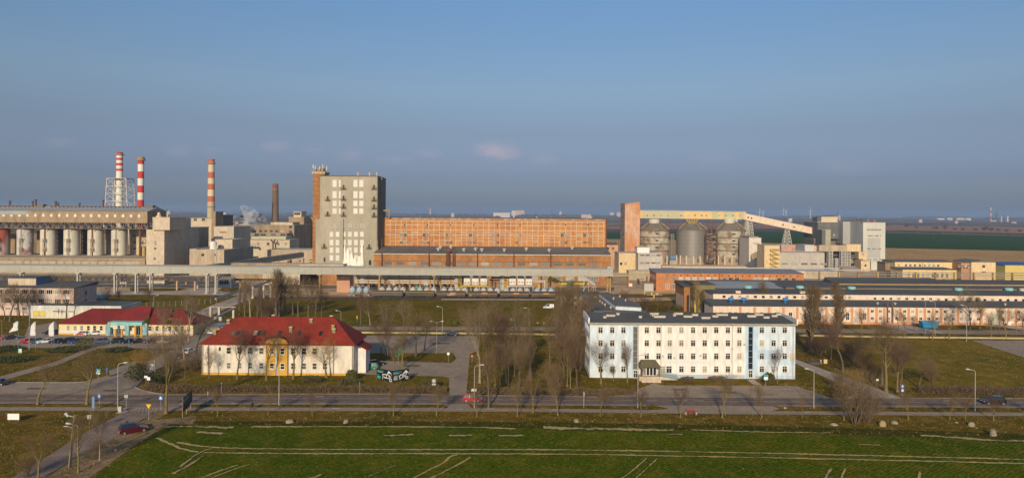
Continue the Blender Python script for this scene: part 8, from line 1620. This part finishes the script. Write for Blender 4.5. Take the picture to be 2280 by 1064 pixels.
# green and dark billboard at the field corner
a, b = Vector(G(408,930)), Vector(G(428,910)); d = (b-a); zb, zt = 1.1, PZ(407,885,a.y); t = thing('roadside_billboard', 'dark billboard with green field and slanting top at the field corner', 'billboard', tuple(a)); n_ = Vector((d.y,-d.x,0)).normalized()
def bp(u, z, off=0): q = a+d*u+n_*off; return (q.x, q.y, z)
mb = MB(); mb.prism([bp(0,zb),bp(1,zb),bp(1,zt),bp(0,zt)], tuple(-n_*.15)); mb.build('panel', mat('billboard_dark',(.035,.03,.035),.5), t)
mb = MB(); mb.prism([bp(.0,zb+(zt-zb)*.5,.02),bp(.55,zb+(zt-zb)*.48,.02),bp(.7,zt-.02,.02),bp(0,zt-.02,.02)], tuple(-n_*.018)); mb.build('green_field', mat('billboard_green',(.015,.14,.06),.5), t)
mb = MB()
for k in range(5): u = .08+k*.09; mb.prism([bp(u,zb+(zt-zb)*(.66+k*.02),.04),bp(u+.06,zb+(zt-zb)*(.66+k*.02),.04),bp(u+.06,zb+(zt-zb)*(.80+k*.02),.04),bp(u,zb+(zt-zb)*(.80+k*.02),.04)], tuple(-n_*.018))
mb.build('lettering', mat('billboard_print',(.25,.42,.40)), t); mb = MB(); mb.prism([bp(.72,zb,.03),bp(1,zb,.03),bp(1,zb+.4,.03),bp(.72,zb+.3,.03)], tuple(-n_*.028)); mb.build('white_strip', WS, t)
mb = MB()
for u in (.05,.5,.95): q = a+d*u; mb.bar((q.x-n_.x*.2,q.y-n_.y*.2,0),(q.x-n_.x*.2,q.y-n_.y*.2,zt-.1),.14)
mb.build('post', WOOD, t)
# black banner pair by the car park
BLK = mat('banner_black', (.012,.016,.022), .6); BT = mat('banner_teal', (.05,.48,.40), .5); BW = mat('banner_white', (.70,.68,.64), .6); BGY = mat('banner_grey', (.30,.33,.33), .6)
t = thing('advertising_banner', 'folded black advertising banner on a frame with teal lettering and white drawings', 'banner', G(872,850))
L0, M0, R0_ = Vector(G(838,845)), Vector(G(873,852)), Vector(G(911,847)); 
def banner(a, b, side, zb=.25, zt=2.75):
    d = b-a; n_ = Vector((d.y,-d.x,0)).normalized(); w_ = d.length; ang = math.atan2(d.y, d.x)
    q = MB(); q.prism([(a.x,a.y,zb),(b.x,b.y,zb),(b.x,b.y,zt),(a.x,a.y,zt)], tuple(-n_*.06)); o = q.build('panel', BLK, t)
    def pl(pts, m_, off=.012): 
        q = MB(); q.prism([(a.x+d.x*u+n_.x*off, a.y+d.y*u+n_.y*off, zb+(zt-zb)*v) for u, v in pts], tuple(-n_*.01)); return q.build('print', m_, o)
    tx = bpy.data.curves.new('lettering', 'FONT'); tx.body = 'GENETICA'; tx.size = .44; tx.extrude = .004; tx.materials.append(BT); tc_ = bpy.data.objects.new('tmp', tx); me_ = bpy.data.meshes.new_from_object(tc_); me_.materials.clear(); me_.materials.append(BT); bpy.data.objects.remove(tc_); to = bpy.data.objects.new('lettering', me_); col.objects.link(to); adopt(to, o)
    u0 = .05; p = a+d*u0+n_*.02-t.location; to.location = (p.x, p.y, zt-.62); to.rotation_euler = (pi/2, 0, ang)
    pl([(.06,.68),(.40,.68),(.40,.71),(.06,.71)], BW)
    pl([(.78,.88+.06*(1)),(.96,.70),(.70,.70)], BW)
    rn = random.Random(side+2)
    def stroke(u1,v1,u2,v2,th=.03): du, dv = u2-u1, (v2-v1)*(zt-zb)/w_; l_ = math.hypot(du,dv); th *= .65; nx_, ny_ = -dv/l_*th/2, du/l_*th/2*w_/(zt-zb); pl([(u1-nx_,v1-ny_),(u2-nx_,v2-ny_),(u2+nx_,v2+ny_),(u1+nx_,v1+ny_)], BW, .014+.0003*rn.random())
    def ring(u,v,r_,th=.035,n=8):
        for k in range(n): a1, a2 = 2*pi*k/n, 2*pi*(k+1)/n; s_ = w_/(zt-zb); stroke(u+r_*cos(a1),v+r_*s_*sin(a1),u+r_*cos(a2),v+r_*s_*sin(a2),th)
    stroke(.66,.60,.82,.86,.015); stroke(.96,.70,.98,.52,.02)
    if side == 0:
        for v in (.42,.30,.24,.17,.10): pl([(.05,v-.025),(.15+.12*(v < .32),v-.025),(.15+.12*(v < .32),v+.015),(.05,v+.015)], BT)
        stroke(.38,.55,.70,.55,.04); stroke(.38,.55,.42,.20); stroke(.42,.20,.38,.08,.04); ring(.56,.40,.09); ring(.74,.42,.10,.03); ring(.86,.34,.06,.03); ring(.90,.12,.07,.05); stroke(.50,.30,.70,.22,.04); stroke(.62,.55,.92,.46,.03)
    else:
        pl([(.08,.10),(.30,.10),(.30,.40),(.08,.40)], BGY); stroke(.10,.48,.34,.48,.03); ring(.52,.40,.10); ring(.74,.60,.10,.04); ring(.86,.22,.07,.05); stroke(.40,.42,.46,.10,.04); stroke(.40,.42,.66,.62,.04); stroke(.66,.62,.90,.66,.03); ring(.66,.42,.06,.03); stroke(.60,.30,.80,.36,.04)
banner(L0, M0, 0); banner(M0+Vector((.03,0,0)), R0_, 1)
mb = MB()
for q in (L0, M0, R0_, (L0+M0)/2, (M0+R0_)/2): mb.bar((q.x,q.y+.15,0),(q.x,q.y+.15,2.8),.09); mb.bar((q.x,q.y+.15,2.2),(q.x+.05,q.y+1.5,0),.07)
mb.build('frame_post', STEEL, t)
# ================================================================ feather flags
for k, (px, py, ftop, fbot, wpx, mt_) in enumerate(((40,779,715,735,11,'w'),(79,780,716,747,11,'w'),(120,779,716,748,11,'w'),(245,779,716,747,10,'t'),(287,779,716,747,10,'t'),(327,779,718,746,10,'t'))):
    x, Y, _ = G(px, py); zt = PZ(px, ftop, Y); zb = PZ(px, fbot, Y); w_ = wpx*Y/F
    t = thing('feather_flag', ['white flag with blown-out lower corner, leftmost of the six','second white flag from the left','third white flag from the left, before the dark off-roader','grey-teal flag before the left end of the portico','grey-teal flag before the middle of the portico','grey-teal flag right of the portico'][k], 'flag', (x,Y,0), group='six feather flags by the car park')
    mb = MB(); mb.local = True; mb.tube((0,0,0),(0,0,zt),.05,n=6); mb.build('pole', mat('teal_pole',(.12,.32,.40),.5), t)
    mb = MB(); mb.local = True; nx_, nz_ = 6, 14; vs = []
    for j in range(nz_+1):
        v = j/nz_; z = zt-(zt-zb)*v
        for i in range(nx_+1):
            u = i/nx_; ww = w_*(min(1, .15+v*3.2) if v < .3 else 1); zz = z-(.15*u if v > .9 else 0)
            if k == 0 and v > .6: ww = w_*(1+(v-.6)*2.0); zz = z-.9*u*(v-.6)*2
            vs.append((-.05-ww*u, .12*sin(u*5+v*6+k)+.05*sin(v*17+u*3), zz))
    fs = [(j*(nx_+1)+i, j*(nx_+1)+i+1, (j+1)*(nx_+1)+i+1, (j+1)*(nx_+1)+i) for j in range(nz_) for i in range(nx_)]; mb.add(vs, fs); o = mb.build('cloth', mat('flag_white',(.66,.64,.62),.8) if mt_ == 'w' else mat('flag_teal',(.20,.36,.38),.8,(.45,.50,.50),.9,.9,lo=.45,hi=.6), t, smooth=True)
    sm = o.modifiers.new('thickness', 'SOLIDIFY'); sm.thickness = .02
# ================================================================ boulders, bench, cabinets, manholes
STONE = mat('boulder_stone', (.36,.29,.21), .95, (.20,.165,.12), 1.6, .8, fine=(6,.2)); STY = mat('yellow_stone', (.42,.31,.15), .95, (.24,.19,.13), 1.6, .8)
def boulder(px, py, wpx, hpx, label, mt_=None, seed=0):
    x, Y, _ = G(px, py); w_ = wpx*Y/F/2; h = hpx*Y/F; rn = random.Random(seed+px); mb = MB(); mb.local = True; n, m = 12, 7; vs = []
    for j in range(m+1):
        ph = pi/2*j/m
        for i in range(n): a = 2*pi*i/n; k = 1+.16*sin(a*2+seed)+.10*rn.uniform(-1,1); vs.append((w_*k*cos(a)*cos(ph)**.6, w_*.8*k*sin(a)*cos(ph)**.6, h*sin(ph)*(1+.08*rn.uniform(-1,1))-.04))
    fs = [(j*n+i, j*n+(i+1)%n, (j+1)*n+(i+1)%n, (j+1)*n+i) for j in range(m) for i in range(n)]; mb.add(vs, fs); o = mb.build('boulder', mt_ or STONE, smooth=False); o.location = (x,Y,0); tag(o, label, 'boulder', 'boulders on the verge'); o.rotation_euler.z = seed
for k, (px, py, w_, h_, lb, mt_) in enumerate(((645,941,17,8,'flat grey boulder on the verge below the first street lamp',None),(771,941,15,8,'flat pale boulder on the verge below the rounded bush',None),(1283,939,15,7,'whitish boulder on the verge below the grove',None),(1857,946,16,5,'low wide boulder left of the roadside shrub clump',None),(1965,948,16,12,'yellowish upright boulder right of the shrub clump',STY),(1991,942,16,6,'flat grey boulder right of the yellowish one',None),(2163,948,16,9,'grey block boulder on the right verge',None),(2211,969,20,15,'biggest boulder, pale and blocky, at the right field corner',None),(258,1003,11,6,'small pale rubble stone beside the side road',None),(2130,941,7,3,'tiny stone on the right verge',None),(1748,909,7,4,'pale stone at the lay-by island',None))): boulder(px, py, w_, h_, lb, mt_, k)
x, Y, _ = G(1538,922); t = thing('park_bench', 'red-brown bench between pale stone ends on the cycle path verge', 'bench', (x,Y,0)); mb = MB(); mb.local = True
for i in range(4): mb.box(-.85,.85,-.22+i*.12,-.13+i*.12,.44,.49)
mb.build('seat', mat('bench_red',(.28,.05,.03),.7), t); mb = MB(); mb.local = True
for i in range(3): mb.box(-.85,.85,.29,.33,.58+i*.14,.68+i*.14)
mb.build('backrest', mat('bench_red',(.28,.05,.03)), t)
for dx in (-1.0,1.0): q = MB(); q.local = True; q.box(dx-.16,dx+.16,-.3,.36,0,.55); q.build('end_block', STONE, t)
for dx in (-.7,.7): q = MB(); q.local = True; q.box(dx-.03,dx+.03,-.2,.3,0,.44); q.bar((dx,.28,.4),(dx,.34,1.0),.05); q.build('leg', DARK, t)
x, Y, _ = G(268,918); t = thing('cable_cabinet', 'grey cable cabinet with an open metal flap by the junction', 'cabinet', (x,Y,0)); mb = MB(); mb.local = True; mb.box(-.35,.25,-.2,.3,0,1.15); mb.build('cabinet', mat('cabinet_grey',(.45,.42,.37),.7), t); mb = MB(); mb.local = True; mb.add([(.25,-.25,.1),(.62,-.35,1.25),(.60,-.33,1.27),(.23,-.22,.1),(.25,.2,.1),(.62,.1,1.25)],[(0,1,5,4),(0,3,2,1)]); mb.build('flap', mat('flap_green',(.25,.36,.30),.5), t)
struct(poly('concrete_apron', [(256,921),(280,914),(286,918),(266,923)], M_CONC, z4))
x, Y, _ = G(1812,808); t = thing('manhole_shaft', 'dark round concrete shaft with greenish lid in the grass', 'shaft', (x,Y,0)); mb = MB(); mb.local = True; mb.lathe((0,0,0),[(1.7,0),(1.7,.45),(1.5,.45)],20); mb.build('ring', mat('shaft_dark',(.10,.09,.08),.9), t); mb = MB(); mb.local = True; mb.lathe((0,0,0),[(1.48,.38),(1.48,.42),(.1,.46)],20); mb.build('lid', mat('lid_green',(.14,.18,.15),.8), t)
x, Y, _ = G(1838,809); t = thing('service_box', 'cream service box next to the round shaft', 'utility box', (x,Y,0)); mb = MB(); mb.local = True; mb.box(-.4,.45,0,.5,.15,1.05); mb.build('cabinet', CREAM, t); mb = MB(); mb.local = True; mb.box(-.45,.5,-.05,.55,0,.149); mb.box(-1.3,-1.05,0,.2,0,1.0); mb.build('plinth', CONC2, t)
x, Y, _ = G(1525,690); t = thing('white_statue', 'white stone figure on a low base by the evergreen bushes', 'statue', (x,Y,0)); mb = MB(); mb.local = True; mb.lathe((0,0,0),[(.9,0),(.9,.6),(.6,.7),(.75,1.6),(.5,2.6),(.65,3.1),(.3,3.5),(.36,3.9),(.1,4.2)],10); mb.bar((.3,0,3.0),(1.5,0,2.6),.35); mb.build('figure', mat('statue_white',(.6,.56,.5),.8), t); mb = MB(); mb.local = True; mb.box(-1,1,-1,1,0,.3); mb.build('plinth', CONC2, t)
t = thing('railway_barrier', 'white and yellow crossing barrier in the yard by the brick workshop', 'barrier', G(1450,655)); mb = MB(); a, b = G(1440,656,1.1), G(1475,656,1.1); mb.bar(a, b, .16); mb.build('boom', TRIM, t); mb = MB()
for px, py in ((1435,656),(1451,657),(1456,664)): q = G(px,py); mb.box(q[0]-.35,q[0]+.35,q[1],q[1]+.5,0,1.5)
mb.build('post', YELL, t)
# low yellowish concrete wall along the plant side
t = thing('low_wall', 'long low yellowish concrete wall along the grass strip across the whole site', 'wall', G(1100,744)); q = [Vector(G(*p)) for p in ((805,741.5),(1050,743.5),(1240,746),(1320,747))]; mb = MB()
for a, b in zip(q[:-1], q[1:]): mb.bar(a+Vector((0,0,.25)), b+Vector((0,0,.25)), .3, .5)
q2 = [Vector(G(*p)) for p in ((1780,748),(2000,752),(2285,754.5),(2500,757))]
mb.build('wall', mat('wall_ochre',(.50,.40,.20),.9,(.36,.29,.16),.4,.6), t)
t = thing('low_wall', 'low yellowish concrete wall before the pink hall at the right', 'wall', G(2100,753)); mb = MB()
for a, b in zip(q2[:-1], q2[1:]): mb.bar(a+Vector((0,0,.25)), b+Vector((0,0,.25)), .3, .5)
mb.build('wall', mat('wall_ochre',(.50,.40,.20)), t)
# silver twin pipeline running diagonally on the left, and pipe portals by the house
t = thing('pipeline', 'twin silver and black pipeline running diagonally to the long gallery', 'pipeline', G(545,665)); PB = mat('pipe_bluegrey',(.20,.25,.32),.5,(.32,.33,.34),.3,.6)
for (A, B) in (((480,665),(562,640)),((562,640),(640,612))):
    mb = MB(); mb.tube(G(*A,3.0), G(*B,3.2), .45, n=8); mb.build('pipe', PB, t); mb = MB(); mb.tube(G(A[0]-6,A[1],2.4), G(B[0]-6,B[1],2.4), .4, n=8); mb.build('pipe', DARK if A[0] < 500 else TRIM, t)
mb = MB()
for px, py, z in ((562,653,3),(586,652,3),(602,650,3),(610,650,3)): q = G(px,py+12); mb.box(q[0]-.4,q[0]+.4,q[1],q[1]+.8,0,5.5)
mb.build('concrete_post', TRIM, t)
t = thing('pipe_portal', 'raised pipe frame with concrete posts behind the red-roofed house', 'pipe portal', G(490,730)); Yp_ = G(480,728)[1]; z = PZ(490,684,Yp_+25)
mb = MB(); y2 = Yp_+20; mb.box(PX(468,682,y2),PX(525,682,y2),y2,y2+1.2,PZ(490,682.5,y2)-.3,PZ(490,682.5,y2)); mb.build('deck', mat('rusty_deck',(.40,.20,.13),.8,(.5,.45,.4),.8,.7), t); mb = MB()
for px in (468,487,519): x = PX(px,690,y2); mb.box(x-.35,x+.35,y2+.1,y2+1,0,PZ(490,682.5,y2)-.3)
mb.build('post', TRIM, t); mb = MB(); mb.tube(P(480,707,Yp_+2), P(520,687,Yp_+14), .4); mb.tube(P(480,707,Yp_+2), (PX(480,725,Yp_+2),Yp_+2,0), .4); mb.build('pipe', PB, t)
for px in (480,491): q = MB(); x = PX(px,720,Yp_+3); q.box(x-.45,x+.45,Yp_+2.6,Yp_+3.4,0,PZ(px,705,Yp_+3)); q.build('column', TRIM, t)
x, Y, _ = G(500,742); bld('cream_garage', 'low cream flat garage between the two red-roofed buildings', 455,500,727,Y+2,8,CREAM,SHEET,over=.4)
t = thing('wire_fence', 'wire fence with slim posts behind the crimson roof', 'fence', G(400,680)); mb = MB()
for i in range(15): q = G(300+i*13,688-i*.9); mb.tube((q[0],q[1],0),(q[0],q[1],2.2),.05,n=5)
mb.build('post', CONC2, t); mb = MB()
for z in (.3,1.0,1.7,2.15): mb.bar(G(300,688,0)[:2]+(z,), G(482,675.4,0)[:2]+(z,), .03)
mb.build('wire', STEEL, t)
# ================================================================ people
SKIN = mat('skin', (.45,.26,.18), .6); JK = mat('black_clothes', (.02,.022,.03), .8); HAIR = mat('dark_hair', (.03,.02,.015), .8)
def person(px, py, label, rz, pose, mt=JK):
    x, Y, _ = G(px, py); t = thing('person', label, 'person', (x,Y,0), rz=rz)
    V = []; E = []; Rr = []
    def v(p, r): V.append(p); Rr.append(r); return len(V)-1
    def e(*i): E.extend(zip(i[:-1], i[1:]))
    st = pose['step']; pel = v((0,0,.95),.14); sp = v((.03,0,1.15),.135); ch = v((.06,0,1.36),.165); nk = v((.09,0,1.50),.06); hd = v((.13,0,1.60),.095); ht = v((.14,0,1.70),.085); e(pel,sp,ch,nk,hd,ht); ns = v((.215,0,1.60),.02); e(hd,ns)
    for s in (-1,1):
        f = st*s; hp = v((0,s*.09,.92),.10); kn = v((f*.55+.05,s*.10,.50),.062); an = v((f*1.0,s*.10,.09),.045); toe = v((f*1.0+.17,s*.11,.04),.035); e(pel,hp,kn,an,toe)
        sh = v((.05,s*.19,1.41),.065); el, wr = pose['arm'][0 if s < 0 else 1]; a = v((el[0],s*el[1],el[2]),.045); b = v((wr[0],s*wr[1],wr[2]),.032); e(ch,sh,a,b)
        d = (Vector((wr[0],s*wr[1],wr[2]))-Vector((el[0],s*el[1],el[2]))).normalized(); pm = Vector((wr[0],s*wr[1],wr[2]))+d*.07; pl = v(tuple(pm),.036); e(b,pl); side = d.cross(Vector((0,0,1))); side = side.normalized() if side.length > .1 else Vector((0,1,0))
        for k in range(4): o_ = side*(k-1.5)*.02; L_ = (.075,.09,.085,.065)[k]; f1 = v(tuple(pm+o_+d*.04),.010); f2 = v(tuple(pm+o_*1.1+d*(.04+L_)+Vector((0,0,-.02))),.008); e(pl,f1,f2)
        th = v(tuple(pm+side*.045-d*.01+Vector((0,0,.02))),.011); t2 = v(tuple(pm+side*.05+d*.04+Vector((0,0,.03))),.009); e(pl,th,t2)
    me = bpy.data.meshes.new('body'); me.from_pydata(V, E, []); o = bpy.data.objects.new('body', me); col.objects.link(o); adopt(o, t); me.materials.append(mt); me.materials.append(SKIN)
    sk = o.modifiers.new('skin', 'SKIN'); sk.use_smooth_shade = True; o.modifiers.new('smooth', 'SUBSURF').render_levels = 1; 
    for i, r in enumerate(Rr): me.skin_vertices[0].data[i].radius = (r, r); me.skin_vertices[0].data[i].use_root = (i == 0)
    # face and hands in skin colour, hair as a cap, jacket and trousers
    q = MB(); q.local = True; q.lathe((.135,0,1.62),[(.098,-.11),(.108,-.03),(.106,.05),(.07,.10),(.01,.118)],14); q.build('face', SKIN, t, smooth=True)
    q = MB(); q.local = True; q.lathe((.115,0,1.655),[(.112,-.05),(.116,.02),(.085,.085),(.01,.115)],14); q.build('hair', HAIR, t, smooth=True)
    for s in (-1,1): q = MB(); q.local = True; q.lathe((.235,s*.035,1.615),[(.012,-.008),(.014,0),(.004,.01)],6); q.build('eye', DARK, t)
    for s in (-1,1): wr = pose['arm'][0 if s < 0 else 1][1]; q = MB(); q.local = True; q.lathe((wr[0]+.03,s*wr[1],wr[2]-.04),[(.02,-.04),(.042,0),(.03,.05)],8); q.build('hand', SKIN, t, smooth=True)
    q = MB(); q.local = True; q.lathe((.03,0,0),[(.20,.86),(.215,1.05),(.205,1.25),(.22,1.38),(.14,1.47),(.08,1.5)],14); q.build('jacket', mt, t, smooth=True); return t
person(562,913,'person in black jacket striding along the cycle path looking at their hand', R(180), dict(step=.33, arm=[((.18,.27,1.2),(.36,.16,1.34)),((-.12,.26,1.15),(.05,.27,.92))]))
person(281,958,'person in dark clothes standing behind the dark red car', R(90), dict(step=.06, arm=[((.16,.28,1.25),(.30,.12,1.52)),((.16,.28,1.25),(.30,.12,1.52))]), mat('dark_blue_coat',(.03,.035,.07),.8))
# ================================================================ the air
def haze():
    m = bpy.data.materials.new('haze_air'); m.use_nodes = True; n = m.node_tree.nodes; l = m.node_tree.links
    for x in list(n): n.remove(x)
    o = n.new('ShaderNodeOutputMaterial'); v = n.new('ShaderNodeVolumePrincipled')
    v.inputs['Color'].default_value = (.40,.57,.86,1); v.inputs['Density'].default_value = HAZE_D; v.inputs['Anisotropy'].default_value = 0.0
    l.new(v.outputs[0], o.inputs['Volume'])
    mb = MB(); mb.box(-14500,14500,-3500,15900,-1.0,135)
    ob = mb.build('haze', m); ob['kind'] = 'stuff'; ob['label'] = 'thin bluish haze over the plain'; return ob
HAZE_D = 1.25e-4
haze()
